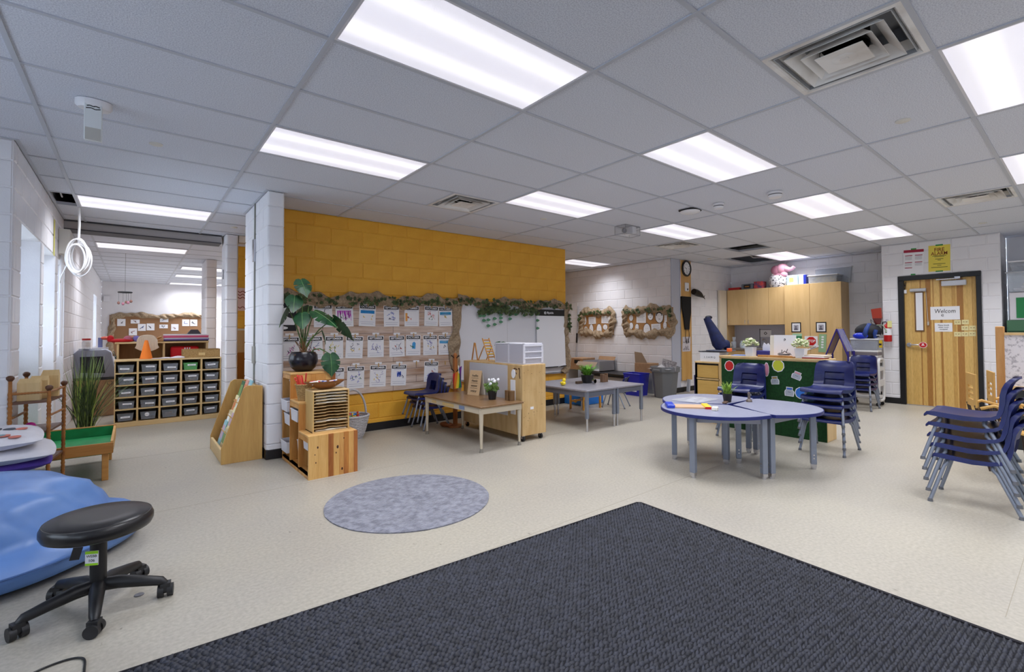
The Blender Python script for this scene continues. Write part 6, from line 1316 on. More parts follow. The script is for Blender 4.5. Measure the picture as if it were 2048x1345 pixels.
# mobile
t = thing('hanging_mobile', 'ring mobile with small hanging ornaments in the back room', 'mobile', (-.12, 11.0, 2.0)); t.scale = (.55, .55, .55); B().tube([(.17*cos(a*pi/12), .17*sin(a*pi/12), 0) for a in range(24)], .022, 6, True).obj('ring', M('dark_ring', (40, 46, 52), .6), t, smooth=50); B().tube([(0, 0, .02), (0, 0, (H-2.0)/.55)], .003, 5).obj('string', INK, t)
for k, (x, y, l) in enumerate(((-.16, 0, .33), (-.05, -.1, .36), (.03, .05, .30), (.08, -.1, .32), (.15, .0, .27))): s = B().tube([(x, y, 0), (x, y, -l)], .003, 5).obj('thread', INK, t); B().ball((x, y, -l-.02), (.04, .04, .05), 10, 6).obj('ornament', M('ornament_%d' % (k % 2), [(150, 110, 100), (190, 130, 150)][k % 2], .6), s, smooth=60)
# hutch top clutter (z=1.14) and cubby top (z=.905)
t = thing('traffic_cone', 'orange fabric covered cone standing on the cubby unit', 'cone', (.145, 8.47, .906)); B().lathe([(.075, 0), (.072, .005), (.02, .255), (.012, .262), (0, .263)], 20).obj('cone', M('cone_orange', (246, 130, 40), .8), t, smooth=50)
t = thing('yarn_skein', 'cream skein of yarn draped over the hutch behind the cone', 'yarn', (.16, 8.80, 1.14)); b = B()
for k in range(26): a = -1.2+2.4*k/25; b.tube([(.02*sin(k), .0, .08), (.05*sin(a)*1.5, -.035, .085), (.10*sin(a)*1.2, -.06, .02+.03*cos(a)), (.125*sin(a), -.07, -.05), (.13*sin(a)*1.1, -.065, -.11-.03*cos(a*2))], .008, 5)
b.ball((0, 0, .05), (.11, .06, .055)); b.obj('strands', M('cream_yarn', (214, 192, 168), .95), t, smooth=60)
t = thing('red_cloth', 'red fabric boat on the left end of the hutch', 'fabric', (-.14, 8.86, 1.141)); B().ball((0, 0, .02), (.15, .08, .03), 14, 6).ball((-.11, 0, .05), (.04, .05, .05), 10, 6).obj('cloth', M('scarlet_cloth', (206, 24, 34), .8), t, smooth=60)
for k, (x, c, lb) in enumerate(((-.02, (200, 150, 120), 'peach fabric ball on the hutch'), (.04, (130, 120, 190), 'lilac fabric ball on the hutch'), (-.06, (196, 110, 130), 'rose fabric ball on the hutch'))):
    t = thing('fabric_ball', lb, 'fabric ball', (x, 8.92-.03*k, 1.141)); B().ball((0, 0, .045), (.05, .05, .045), 12, 8).obj('ball', M('ball_%d' % k, c, .9), t, smooth=60)
for k, (z, c, lb) in enumerate(((0, (40, 40, 56), 'dark'), (.018, (120, 90, 160), 'violet'), (.036, (196, 200, 206), 'grey'), (.054, (206, 70, 110), 'crimson'), (.072, (222, 120, 150), 'pink'), (.090, (232, 232, 238), 'white'))):
    t = thing('paper_stack', '%s sheets in the large paper pile on the hutch' % lb, 'paper pile', (.36+RN.uniform(-.01, .02), 8.79, 1.141+z)); B().box(0, 0, 0, .56, .30, .0175).obj('sheets', M('pile_%d' % k, c, .8), t, bevel=.002)
t = thing('wooden_scoop', 'brown wooden handle tool next to the yarn skein', 'tool', (.29, 8.86, 1.141)); B().tube([(-.05, 0, .01), (0, 0, .05), (.04, 0, .07)], .016, 8).box(-.03, -.05, 0, .06, .05, .02).obj('handle', OAK, t, smooth=40)
t = thing('black_tent_stand', 'dark triangular stand on top of the paper pile', 'stand', (.74, 8.95, 1.249)); B().add([(-.09, -.05, 0), (.09, -.05, 0), (.09, .1, 0), (-.09, .1, 0), (-.04, 0, .07), (.05, 0, .07), (.05, .05, .07), (-.04, .05, .07)], [(3, 2, 1, 0), (4, 5, 6, 7), (0, 1, 5, 4), (1, 2, 6, 5), (2, 3, 7, 6), (3, 0, 4, 7)]).obj('stand', M('stand_dark', (70, 66, 74), .5), t)
t = thing('red_bag', 'bright red cloth bag with white lettering in the hutch right bay', 'bag', (.44, 8.86, .823)); B().box(0, 0, 0, .36, .12, .24).obj('cloth', M('bag_red', (206, 20, 30), .8), t, bevel=.03, seg=2, smooth=50); b = B(); [stroke(b, [(.17+.03*q, .10), (.17+.03*q+.01, .22)], .014, FY(0, -.002, 0)) for q in range(3)]; b.obj('lettering', PAPER, t)
t = thing('string_basket', 'flat woven straw basket tray on the right of cubby unit', 'basket', (.56, 8.36, .906)); STR = M('straw_weave', (196, 160, 104), .8, c2=(150, 116, 68), vs=70, st=(1, 1, 2), bump=.8, bs=90)
B().box(0, 0, 0, .46, .012, .12).box(0, .25, 0, .46, .262, .12).box(0, 0, 0, .012, .262, .12).box(.448, 0, 0, .46, .262, .12).box(0, 0, 0, .46, .262, .01).obj('weave', STR, t, bevel=.004); B().box(.19, -.003, .03, .27, 0, .07).obj('tag', M('straw_tag', (216, 186, 130), .8), t)
t = thing('white_cloth', 'crumpled white cloth lying between the cone and straw basket', 'cloth', (.39, 8.40, .906)); B().grid(lambda u, v: ((u-.5)*.38, (v-.5)*.14, .004+.035*u*abs(sin(u*8+v*3))*sin(pi*v)), 20, 8).obj('cloth', M('pinkish_white', (226, 216, 222), .9), t, smooth=60)
# ---- beanbag and cushions
t = thing('bean_bag', 'large light blue vinyl bean bag on the floor at left', 'bean bag', (-.60, 3.88, 0))
BB = M('blue_vinyl', (104, 144, 206), .38, c2=(92, 132, 196), vs=4)
def bean(u, v):
    th = 2*pi*u; r = 1.0
    prof = [(0.0, .0), (.52, .0), (.62, .04), (.65, .11), (.60, .165), (.53, .21), (.52, .29), (.475, .38), (.37, .44), (.2, .475), (0, .485)]
    k = v*(len(prof)-1); i = min(int(k), len(prof)-2); f_ = k-i; rr = prof[i][0]*(1-f_)+prof[i+1][0]*f_; z = prof[i][1]*(1-f_)+prof[i+1][1]*f_
    bul = 1+.05*sin(3*th+.6)+.035*sin(5*th+2)*v
    fold = .018*sin(th*9+v*10)*sin(pi*v)*(1 if .25 < v < .8 else .3)
    sag = -.05*v*max(0, cos(th+.5))*v
    return (rr*bul*cos(th)*1.0+fold-.11*min(1, max(0, (v-.35)/.3)), rr*bul*sin(th)*.93, max(0, z+sag*.6+fold*.6*(v > .15)))
B().grid(bean, 60, 30).obj('bag', BB, t, smooth=80)
B().tube([(.655*cos(a*pi/30)*(1+.05*sin(3*a*pi/30+.6)), .61*sin(a*pi/30)*(1+.05*sin(3*a*pi/30+.6)), .115) for a in range(60)], .005, 5, True).obj('seam', M('seam_blue', (70, 104, 160), .5), t)
B().tube([(.38, -.49, .20), (.39, -.515, .17)], .004, 5).box(-.022, -.004, -.06, .022, 0, 0, TR(.39, -.535, .17, ry=.3, rz=.6)).obj('tag', INK, t)
CU = [((-.80, 4.72, .40), .36, .30, (84, 60, 150), 'purple cushion at the bottom of the pile on the bean bag', (.02, .0)), ((-.82, 4.70, .475), .40, .32, (216, 214, 220), 'plain white grey cushion in the middle of the pile', (.03, .02)), ((-.86, 4.68, .565), .38, .30, (226, 224, 230), 'white cushion with fruit print on top of the pile', (.04, -.02))]
for (p, a_, b_, c, lb, tl) in CU:
    t = thing('cushion', lb, 'cushion', p, (tl[0], tl[1], radians(8)))
    def fn(u, v, a_=a_, b_=b_, s=1): 
        x, y = 2*u-1, 2*v-1; e = max(0, (1-x**4))*max(0, (1-y**4)); return (x*a_*(1-.06*y*y), y*b_*(1-.06*x*x), s*.055*e**.6+.004*sin(x*7+y*5)*e)
    m_ = M('cushion_'+lb.split()[0]+lb.split()[1], c, .9, c2=tuple(max(0, q-14) for q in c), vs=6)
    bb = B(); bb.grid(lambda u, v: fn(u, v, s=1), 16, 16); bb.grid(lambda u, v: fn(u, v, s=-1), 16, 16); bb.obj('cover', m_, t, smooth=70, bevel=0)
    if 'fruit' in lb:
        r = random.Random(4); 
        for k in range(14):
            x, y = r.uniform(-.85, .85), r.uniform(-.9, .2); q = fn((x+1)/2, (y+1)/2); B().lathe([(0, .0), (.03, -.002), (.03, .003), (0, .004)], 12, T=TR(q[0], q[1], q[2]+.004)).obj('printed_fruit', M('fruit_%d' % (k % 3), [(206, 120, 104), (120, 150, 160), (80, 84, 96)][k % 3], .8), t)
t = thing('support_cushion', 'teal floor cushion beneath the pile by the bean bag', 'cushion', (-.90, 4.66, 0)); B().box(-.36, -.28, 0, .36, .28, .34).obj('cushion', M('pale_teal', (150, 176, 182), .9), t, bevel=.06, seg=3, smooth=60)
t = thing('paper_sheet', 'white sheet lying on the bean bag at the left picture edge', 'paper', (-.72, 3.60, .37), (radians(20), radians(-10), .4)); B().box(-.1, -.14, 0, .1, .14, .002).obj('sheet', PAPER, t)
# ---- stool
t = thing('rolling_stool', 'black padded round stool on five casters', 'stool', (-.115, 2.96, 0))
VIN = M('black_vinyl', (30, 29, 31), .32)
B().lathe([(0, .352), (.175, .352), (.196, .362), (.204, .38), (.204, .40), (.196, .418), (.18, .428), (.10, .432), (0, .433)], 40).obj('seat', VIN, t, loc=(0, 0, 0), smooth=50)
B().tube([(.193*cos(a*pi/24), .193*sin(a*pi/24), .419) for a in range(48)], .003, 5, True).obj('seam', M('vinyl_seam', (60, 58, 58), .5), t)
B().lathe([(.09, .335), (.10, .352), (0, .352)], 20).obj('seat_plate', BLKPL, t)
B().cyl((0, 0, .10), (0, 0, .345), .031, n=18).obj('column', BLKPL, t, smooth=40)
B().box(-.034, -.0335, .21, .018, -.030, .275).obj('sticker', PAPER, t, rot=radians(-28)); B().box(-.034, -.0338, .262, .018, -.0332, .275).box(-.034, -.0338, .21, .018, -.0332, .22).obj('sticker_edge', M('lime_tape', (160, 220, 30), .5), t, rot=radians(-28))
T2 = Matrix.Rotation(radians(-28), 4, 'Z') @ FY(-.008, -.034, .252)
text('sticker_text', 'WEBB', .016, INK, t, T2); text('sticker_text', '106', .018, INK, t, T2 @ Matrix.Translation((0, -.02, 0)))
for k in range(5):
    a = radians(198+72*k); T_ = Matrix.Rotation(a, 4, 'Z')
    l = B().tube([T_ @ Vector(p) for p in ((.02, 0, .105), (.08, 0, .105), (.17, 0, .09), (.245, 0, .075), (.262, 0, .06))], [.03, .03, .025, .021, .014], 10).obj('base_arm', BLKPL, t, smooth=50)
    ca = a+RN.uniform(-1.2, 1.2); c0 = T_ @ Vector((.262, 0, .028)); d = Vector((cos(ca), sin(ca), 0))*.014
    B().cyl(c0-d*2.2, c0-d*.5, .028, n=18).cyl(c0+d*.5, c0+d*2.2, .028, n=18).cyl(c0-d, c0+d, .014, n=10).box(-.02, -.02, .0, .02, .02, .036, TR(c0.x, c0.y, .03, rz=ca)).obj('caster', M('caster_black', (34, 34, 37), .5), l, smooth=40)
# ---- rugs
t = thing('round_rug', 'round grey shaggy rug on the floor', 'rug', (1.635, 3.315, 0))
GR = M('grey_shag', (140, 141, 153), .95, c2=(102, 103, 115), vs=22, detail=9, bump=1.0, bs=60, sheen=.3)
b = B(); NR = 72; vs = [(0, 0, .014)]; 
for i in range(1, 15):
    for k in range(NR):
        th = 2*pi*k/NR; r = .60*i/14*(1+(.006*sin(th*9)+.004*sin(th*23) if i == 14 else 0)); vs.append((r*cos(th), r*sin(th), .013+.004*sin(r*40+th*7)*cos(th*11+r*30) if i < 14 else .006))
fs = [(0, 1+k, 1+(k+1) % NR) for k in range(NR)]
for i in range(13):
    for k in range(NR): a = 1+i*NR; fs.append((a+k, a+NR+k, a+NR+(k+1) % NR, a+(k+1) % NR))
b.add(vs, fs); b.lathe([(.601, .0), (.602, .007), (.596, .008)], NR); b.obj('pile', GR, t, smooth=60)
import numpy as np
RA = atan2(2.149-2.319, 2.892-.011)
t = thing('black_braided_rug', 'large black braided rug in the foreground', 'rug', (2.892, 2.149, 0), RA)
RW, RH = 4.4, 3.6
B().box(-RW, -RH, 0, -.004, -.004, .007).obj('backing', M('rug_black', (18, 19, 26), .95), t)
dx, dy = .026, .0165; nx_, ny_ = int(RW/dx), int(RH/dy)
gx, gy = np.meshgrid(np.arange(nx_), np.arange(ny_), indexing='ij'); rs = np.random.RandomState(3)
cx_ = -(gx+.5+((gy*0.6180339) % 1.0))*dx+rs.uniform(-.003, .003, gx.shape); cy_ = -(gy+.5)*dy+rs.uniform(-.0015, .0015, gx.shape)
keep = (cx_ > -RW+.01)
ang_ = np.where(gy % 2 == 0, .30, -.30)+rs.uniform(-.15, .15, gx.shape); hz_ = .015+rs.uniform(-.005, .004, gx.shape)
cx_, cy_, ang_, hz_ = cx_[keep], cy_[keep], ang_[keep], hz_[keep]
base = np.array([(-.5, 0, 0), (-.22, -.5, 0), (.22, -.5, 0), (.5, 0, 0), (.22, .5, 0), (-.22, .5, 0), (-.2, 0, 1), (.2, 0, 1)])*np.array([.037, .0145, 1])
ca, sa = np.cos(ang_), np.sin(ang_); n_ = len(cx_)
V = np.zeros((n_, 8, 3)); V[:, :, 0] = cx_[:, None]+base[None, :, 0]*ca[:, None]-base[None, :, 1]*sa[:, None]; V[:, :, 1] = cy_[:, None]+base[None, :, 0]*sa[:, None]+base[None, :, 1]*ca[:, None]; V[:, :, 2] = .004+base[None, :, 2]*hz_[:, None]
F3 = np.array([(0, 1, 6), (2, 3, 7), (3, 4, 7), (5, 0, 6)]); F4 = np.array([(1, 2, 7, 6), (4, 5, 6, 7)])
o_ = (np.arange(n_)*8)[:, None, None]
loops = np.concatenate([(F3[None]+o_).reshape(n_, -1), (F4[None]+o_).reshape(n_, -1)], 1)
me = bpy.data.meshes.new('braid'); me.vertices.add(n_*8); me.vertices.foreach_set('co', V.ravel()); me.loops.add(n_*20); me.loops.foreach_set('vertex_index', loops.ravel().astype(np.int32))
st_ = np.concatenate([np.arange(4)*3, 12+np.arange(2)*4]); stt = (np.arange(n_)*20)[:, None]+st_[None]
me.polygons.add(n_*6); me.polygons.foreach_set('loop_start', stt.ravel().astype(np.int32)); me.update(calc_edges=True); me.validate()
me.materials.append(M('black_jute', (44, 47, 60), .6, c2=(20, 22, 32), vs=30, detail=6)); me.shade_smooth()
mk('braid', me, t)['kind'] = 'stuff'
B().tube([(-RW, 0, .008), (-.02, 0, .009), (0, -.02, .009), (0, -RH, .008)], .009, 6).obj('edge_cord', M('rug_edge', (30, 28, 34), .9), t, smooth=50)
# cables on the floor
t = thing('floor_cable', 'thin black cable curling on the floor at lower left', 'cable', (0, 0, 0)); B().tube(smooth([(-.55, 2.32, .005), (-.42, 2.42, .005), (-.30, 2.53, .005), (-.20, 2.56, .005), (-.14, 2.53, .005), (-.13, 2.44, .005), (-.13, 2.30, .005)]), .004, 6).obj('wire', BLKPL, t, smooth=50)
t = thing('thick_cable', 'thick black cable loop at the left picture edge', 'cable', (0, 0, 0)); B().tube(smooth([(-.75, 2.9, .006), (-.58, 2.96, .006), (-.52, 3.06, .05), (-.53, 3.12, .14), (-.60, 3.14, .20), (-.72, 3.14, .2)]), .007, 8).obj('wire', BLKPL, t, smooth=50)
t = thing('round_token', 'small grey embossed disc on the floor under stool', 'disc', (.035, 2.97, .001)); B().lathe([(0, 0), (.02, 0), (.02, .002), (.016, .003), (0, .002)], 20).obj('disc', M('disc_grey', (110, 110, 116), .5), t)
# ================================================================== CEILING THINGS
GALV = M('sooty_white_metal', (236, 235, 234), .5, c2=(186, 176, 166), vs=3, lo=.45, hi=.8)
def vent(i, j, h, lb):
    t = thing('air_vent', lb, 'air vent', (X0+1.22*i+.61*h+.305, Y0+.61*j+.305, H), 0, 'square louvred ceiling vents')
    def ringf(a0, a1, z0, z1):
        b = B(); q = lambda a, z: [(-a, -a, z), (a, -a, z), (a, a, z), (-a, a, z)]
        b.add(q(a0, z0)+q(a1, z1), [(k, (k+1) % 4, 4+(k+1) % 4, 4+k) for k in range(4)]); return b
    ringf(.296, .27, -.002, -.002).obj('frame', GALV, t, solid=.002); ringf(.27, .22, -.001, .07).obj('flare', GALV, t, solid=.002)
    for a0, a1 in ((.215, .155), (.155, .10)): ringf(a0, a1, -.008, .055).obj('louvre', GALV, t, solid=.002)
    B().box(-.105, -.105, -.014, .105, .105, -.010).obj('centre_plate', GALV, t); B().lathe([(0, -.020), (.018, -.020), (.02, -.017), (.05, -.018), (.056, -.014), (.0, -.014)], 20).obj('hub', GALV, t, smooth=40)
    q = B(); [q.box(s*.25-.002 if s < 0 else s*.25, -.25, .0, s*.25+.002, .25, .16) for s in (-1, 1)]; [q.box(-.25, s*.25-.002, 0, .25, s*.25+.002, .16) for s in (-1, 1)]; q.box(-.25, -.25, .16, .25, .25, .165); q.obj('plenum_box', M('duct_grey', (170, 174, 180), .5), t)
    B().lathe([(.11, .03), (.11, .16)], 20, cap=False).obj('duct', DARK, t)
for (i, j, h), lb in zip(VENTS, ('large square ceiling vent at the upper right of the picture', 'square ceiling vent above the yellow wall', 'square ceiling vent beyond the emergency lamp', 'square ceiling vent near the door, by the right edge')): vent(i, j, h, lb)
for (x, y), r, lb in (((5.175, 2.088), .075, 'round white smoke detector nearest the ceiling light'), ((5.14, 2.682), .06, 'smaller round white smoke detector beside the dark wireless unit')):
    t = thing('smoke_detector', lb, 'smoke detector', (x, y, H), 0, 'smoke detectors'); B().lathe([(0, 0), (r, 0), (r, -.02), (r*.86, -.024), (r*.86, -.03), (r*.92, -.034), (r*.8, -.055), (r*.3, -.06), (0, -.06)], 24).obj('body', PLWHITE, t, smooth=30); B().lathe([(r*.885, -.022), (r*.885, -.033)], 24, cap=False).obj('vent_slot', M('slot_grey', (90, 90, 96), .6), t)
t = thing('wireless_access_point', 'flat white unit with dark edge on the ceiling', 'access point', (5.13, 3.03, H)); B().box(-.10, -.10, -.02, .10, .10, 0).obj('dark_base', BLKPL, t, bevel=.01); B().lathe([(0, -.045), (.07, -.043), (.11, -.03), (.115, -.02), (0, -.02)], 24).obj('cover', PLWHITE, t, smooth=50)
t = thing('emergency_lamp', 'white emergency lamp in a clear square guard on the ceiling', 'emergency light', (5.33, 4.07, H)); B().box(-.03, -.08, -.10, .05, .08, 0).obj('body', PLWHITE, t, bevel=.006)
b = B().box(-.20, -.09, -.12, .12, .09, -.001); b.obj('guard', M('clear_guard', (200, 200, 205), .1, alpha=.25), t); q = B(); P8 = [(x, y, z) for x in (-.2, .12) for y in (-.09, .09) for z in (-.12, -.001)]
for a in range(8):
    for c in range(a+1, 8):
        if sum(abs(P8[a][k]-P8[c][k]) > 1e-6 for k in range(3)) == 1: q.cyl(P8[a], P8[c], .003, n=5)
q.ball((-.11, 0, -.06), (.035, .035, .035)); q.obj('lamp_head', M('guard_grey', (128, 128, 132), .5), t, smooth=40)
for (x, y), lb in (((.119, 4.466), 'round white sprinkler cover right of the projector post'), ((4.085, .81), 'round white sprinkler cover near the large vent'), ((4.053, 4.436), 'round cream sprinkler cover above the yellow wall'), ((8.95, .95), 'round sprinkler cover near the door corner'), ((1.05, 7.4), 'small sprinkler cover in front of partition beam'), ((.1, 12.2), 'small sprinkler cover in the back room'), ((9.0, 4.9), 'small ceiling sprinkler cover near the clock')):
    t = thing('sprinkler_cover', lb, 'sprinkler cover', (x, y, H), 0); B().lathe([(0, -.006), (.035, -.006), (.043, -.002), (.043, .004), (0, .004)], 20).obj('cap', M('cap_white', (214, 212, 206), .5), t, smooth=40)
t = thing('projector_post', 'white drop post of a projector mount hanging from ceiling', 'projector mount', (-.202, 3.87, H)); B().lathe([(0, -.05), (.06, -.05), (.07, -.035), (.07, 0), (0, 0)], 20, T=Matrix.Diagonal((1.25, .8, 1, 1))).obj('ceiling_plate', PLWHITE, t, smooth=40); B().box(-.042, -.05, -.255, .042, -.02, -.005).obj('post', M('mount_white', (222, 226, 228), .4), t, bevel=.004); B().box(-.036, -.052, -.255, .036, -.05, -.18).obj('label_plate', M('mount_warm_grey', (186, 184, 178), .5), t)  # plate on the lower post front in a warmer grey
b = B(); stroke(b, [(-.03, -.05), (-.015, -.045), (0, -.05), (.012, -.045), (.03, -.05)], .006, FY(0, -.0505, 0)); stroke(b, [(-.033, -.064), (-.01, -.06), (.01, -.066), (.033, -.06)], .006, FY(0, -.0505, 0)); b.obj('marker_writing', INK, t)
t = thing('cable_coil', 'coil of white cable hanging from the ceiling by the windows', 'cable', (-.49, 7.25, 0)); WC = M('white_cable', (232, 232, 234), .4)
b = B()
for k in range(7):
    ax, az = .075+.012*(k % 3), .16+.014*((k*2) % 4); b.tube([(ax*sin(a*pi/12)+.006*(k-3), .012*(k-3), 2.13+.012*((k*3) % 5)-.02+az*cos(a*pi/12)) for a in range(24)], .009, 6, True)
b.tube([(0, 0, H+.02), (.005, 0, 2.5), (0, 0, 2.29)], .012, 6).tube([(-.08, 0, 2.08), (-.15, .1, 1.9), (-.17, .3, 1.86)], .006, 6); b.obj('loops', WC, t, smooth=60)
t = thing('wall_box', 'beige surface box high on window wall behind the cable coil', 'wall box', (-.689, 7.62, 2.20)); B().box(0, 0, 0, .10, .30, .30).obj('cover', M('box_beige', (214, 210, 202), .5), t, bevel=.006); B().tube([(.02, .15, 0), (.02, .15, -1.2)], .018, 8).obj('conduit', WHITEWALL, t, smooth=40)
t = thing('yellow_tag_strip', 'narrow yellow paper strip on the window wall', 'paper strip', (-.687, 7.24, 2.33)); B().box(0, -.04, -.20, .002, .05, .20).obj('strip', M('strip_yellow', (206, 200, 110), .7), t)
t = thing('intercom', 'small white box high on the far back wall', 'intercom', (-.60, 17.38, 2.22)); B().box(-.05, -.04, -.08, .09, 0, .08).obj('case', PLWHITE, t, bevel=.006)
t = thing('light_switch', 'small grey plate on the middle white pier', 'switch', (1.028, 8.15, 2.13)); B().box(-.006, -.02, -.07, 0, .02, .07).obj('plate', M('plate_grey', (126, 126, 132), .5), t)
# loose pipes seen through missing tiles
t = thing('ceiling_pipe', 'teal and grey pipes visible through the missing ceiling tile', 'pipe', (0, 0, 0)); B().tube([(8.0, 3.9, H+.12), (8.9, 3.75, H+.12)], .03, 8).box(8.45, 3.62, H+.05, 8.6, 3.7, H+.2).obj('pipe', M('pipe_teal', (70, 110, 120), .5), t); B().tube([(9.3, 4.3, H+.08), (9.9, 4.45, H+.05), (10.5, 4.3, H+.1)], .015, 6).tube([(-.62, 6.7, H+.1), (-.6, 6.9, H+.02)], .008, 6).obj('flex_conduit', M('conduit_grey', (170, 170, 172), .4, metal=.5), t)
# ================================================================== MONSTERA, BOWL
t = thing('monstera_plant', 'large monstera plant in a round black pot on the step shelf', 'plant', (1.335, 5.06, .879))
B().lathe([(0, 0), (.075, 0), (.115, .04), (.137, .10), (.132, .155), (.112, .192), (.106, .192), (.12, .15), (0, .14)], 32).obj('pot', M('black_glaze', (26, 22, 30), .25), t, smooth=50)
B().lathe([(0, .155), (.118, .155)], 24).obj('soil', M('soil', (60, 44, 34), .95), t)
STEM = M('stem_green', (92, 122, 60), .5, c2=(70, 96, 44), vs=10)
b = B().cyl((.0, 0, .14), (-.01, 0, .34), .018, .013, 10); b.obj('cane', wood('cane_brown', (170, 116, 60), (120, 76, 36), 'z'), t, smooth=40)
def mleaf(tip_c, s, rz, tilt, roll, split=True, base=(0, 0, .17)):
    """a heart-shaped split leaf centred at tip_c; the stalk runs to base"""
    P = [(0, -.42), (.10, -.52), (.26, -.50), (.42, -.32), (.50, -.08), (.48, .12)]
    R_ = list(P)
    if split: R_ = [(0, -.42), (.10, -.52), (.26, -.50), (.42, -.32), (.50, -.12), (.22, -.06), (.51, -.02), (.48, .16), (.20, .12), (.46, .22), (.36, .38), (.16, .28), (.32, .44), (.14, .62), (0, .82)]
    else: R_ += [(.36, .38), (.18, .62), (0, .84)]
    L_ = [(-x, y) for x, y in reversed(R_[1:-1])]
    full = R_+L_; n = len(full)
    T_ = TR(*tip_c) @ Matrix.Rotation(rz, 4, 'Z') @ Matrix.Rotation(tilt, 4, 'X') @ Matrix.Rotation(roll, 4, 'Y')
    def cv(x, y): return Vector((x*s, y*s, (-.22*x*x*1.4-.16*(y-.1)**2)*s+.03*s))
    vs = [cv(x, y) for x, y in full]; mid = [cv(0, y) for y in (-.42, -.1, .12, .30, .5, .82)]
    bm_ = B(); k0 = len(full)
    # fan each half to nearest midrib node
    mids = [(-.42), -.1, .12, .30, .5, .82]; allv = [T_ @ v for v in vs]+[T_ @ v for v in mid]
    def near(y): return k0+min(range(6), key=lambda q: abs(mids[q]-y*.9))
    fs = []
    for k in range(n):
        a, c = k, (k+1) % n; ya, yc = full[a][1], full[c][1]; m1, m2 = near(ya), near(yc)
        if abs(full[a][0]) < 1e-6 and abs(full[c][0]) < 1e-6: continue
        fs.append((a, c, m1)) if m1 == m2 else fs.extend([(a, c, m2), (a, m2, m1)])
    bm_.add(allv, fs); lf = bm_.obj('leaf', GREEN, t, smooth=60, solid=.0015)
    q0 = T_ @ cv(0, -.42); bb = Vector(base); md = (q0+bb)/2+Vector((0, 0, .06))
    B().tube([bb, bb*.6+md*.4+Vector((0, 0, .03)), md, q0], [.008, .007, .006, .004], 7).obj('stalk', STEM, lf, smooth=50)
    B().tube([T_ @ (v+Vector((0, 0, .002))) for v in mid], .0025, 5).obj('midrib', M('midrib', (110, 150, 90), .5), lf)
mleaf((-.02, -.05, .86), .17, radians(200), radians(-60), .3)
mleaf((-.10, -.04, .70), .17, radians(160), radians(-55), -.2, False)
mleaf((.15, -.12, .55), .24, radians(-130), radians(-35), .3)
mleaf((.32, -.16, .46), .25, radians(-115), radians(-50), -.5)
mleaf((-.04, -.10, .53), .16, radians(170), radians(-55), .2, False)
mleaf((-.19, -.06, .57), .18, radians(120), radians(-60), .9)
mleaf((.22, -.16, .09), .19, radians(185), radians(-80), .1, True, (.05, -.03, .16))
mleaf((.02, .05, .62), .15, radians(40), radians(-40), .2, False)
mleaf((.18, -.05, .36), .12, radians(-60), radians(-70), .8, False)
b = B(); [b.tube([(RN.uniform(-.05, .05), RN.uniform(-.04, .04), .16), (RN.uniform(-.1, .1), -.05, .30), (RN.uniform(-.13, .12), -.07, .20), (RN.uniform(-.12, .12), -.08, .165)], .003, 5) for q in range(7)]; b.obj('aerial_root', M('root_brown', (110, 76, 44), .7), t)
t = thing('wooden_bowl', 'shallow boat shaped wooden bowl of crayons on paper sorter', 'bowl', (1.375, 4.50, .7485)); b = B(); b.lathe([(0, 0), (.05, .002), (.11, .03), (.165, .07), (.17, .075), (.16, .072), (.10, .034), (0, .012)], 28, T=Matrix.Rotation(.1, 4, 'Z') @ Matrix.Diagonal((1.12, .55, 1, 1))); b.obj('bowl', wood('bowl_wood', (150, 96, 48), (104, 60, 26), 'x', 1, .35), t, smooth=50)
for k in range(16):
    c = [(200, 40, 50), (236, 236, 240), (50, 70, 160), (240, 240, 236)][k % 4]; x, y = RN.uniform(-.11, .11), RN.uniform(-.04, .04); a = RN.uniform(0, 3.1)
    tag(B().cyl((-.04*cos(a), -.02*sin(a), 0), (.04*cos(a), .02*sin(a), .006), .007, n=8).obj('crayon', M('crayon_stick_%d' % (k % 4), c, .5), None, (1.375+x, 4.50+y, .795+RN.uniform(0, .02)), smooth=40), '%s crayon in the boat shaped wooden bowl' % ['red', 'white', 'navy', 'off white'][k % 4], 'crayon', '%s crayons in the wooden bowl' % ['red', 'white', 'navy', 'off white'][k % 4])
t = thing('small_pencil_basket', 'small woven basket with red pencils on the middle tier of step shelf', 'basket', (1.25, 4.72, .631)); B().lathe([(0, 0), (.05, 0), (.075, .15), (.07, .15), (.045, .01), (0, .01)], 16).obj('basket', STR, t, smooth=40); B().tube([(.075*cos(a*pi/10), .075*sin(a*pi/10), .15) for a in range(20)], .007, 6, True).obj('rim', STR, t)
b = B(); [b.cyl((RN.uniform(-.03, .03), RN.uniform(-.03, .03), .03), (RN.uniform(-.09, .09), RN.uniform(-.06, .06), RN.uniform(.19, .26)), .007, n=6) for q in range(8)]; b.obj('pencils', M('coral_pencil', (226, 70, 60), .5), t)
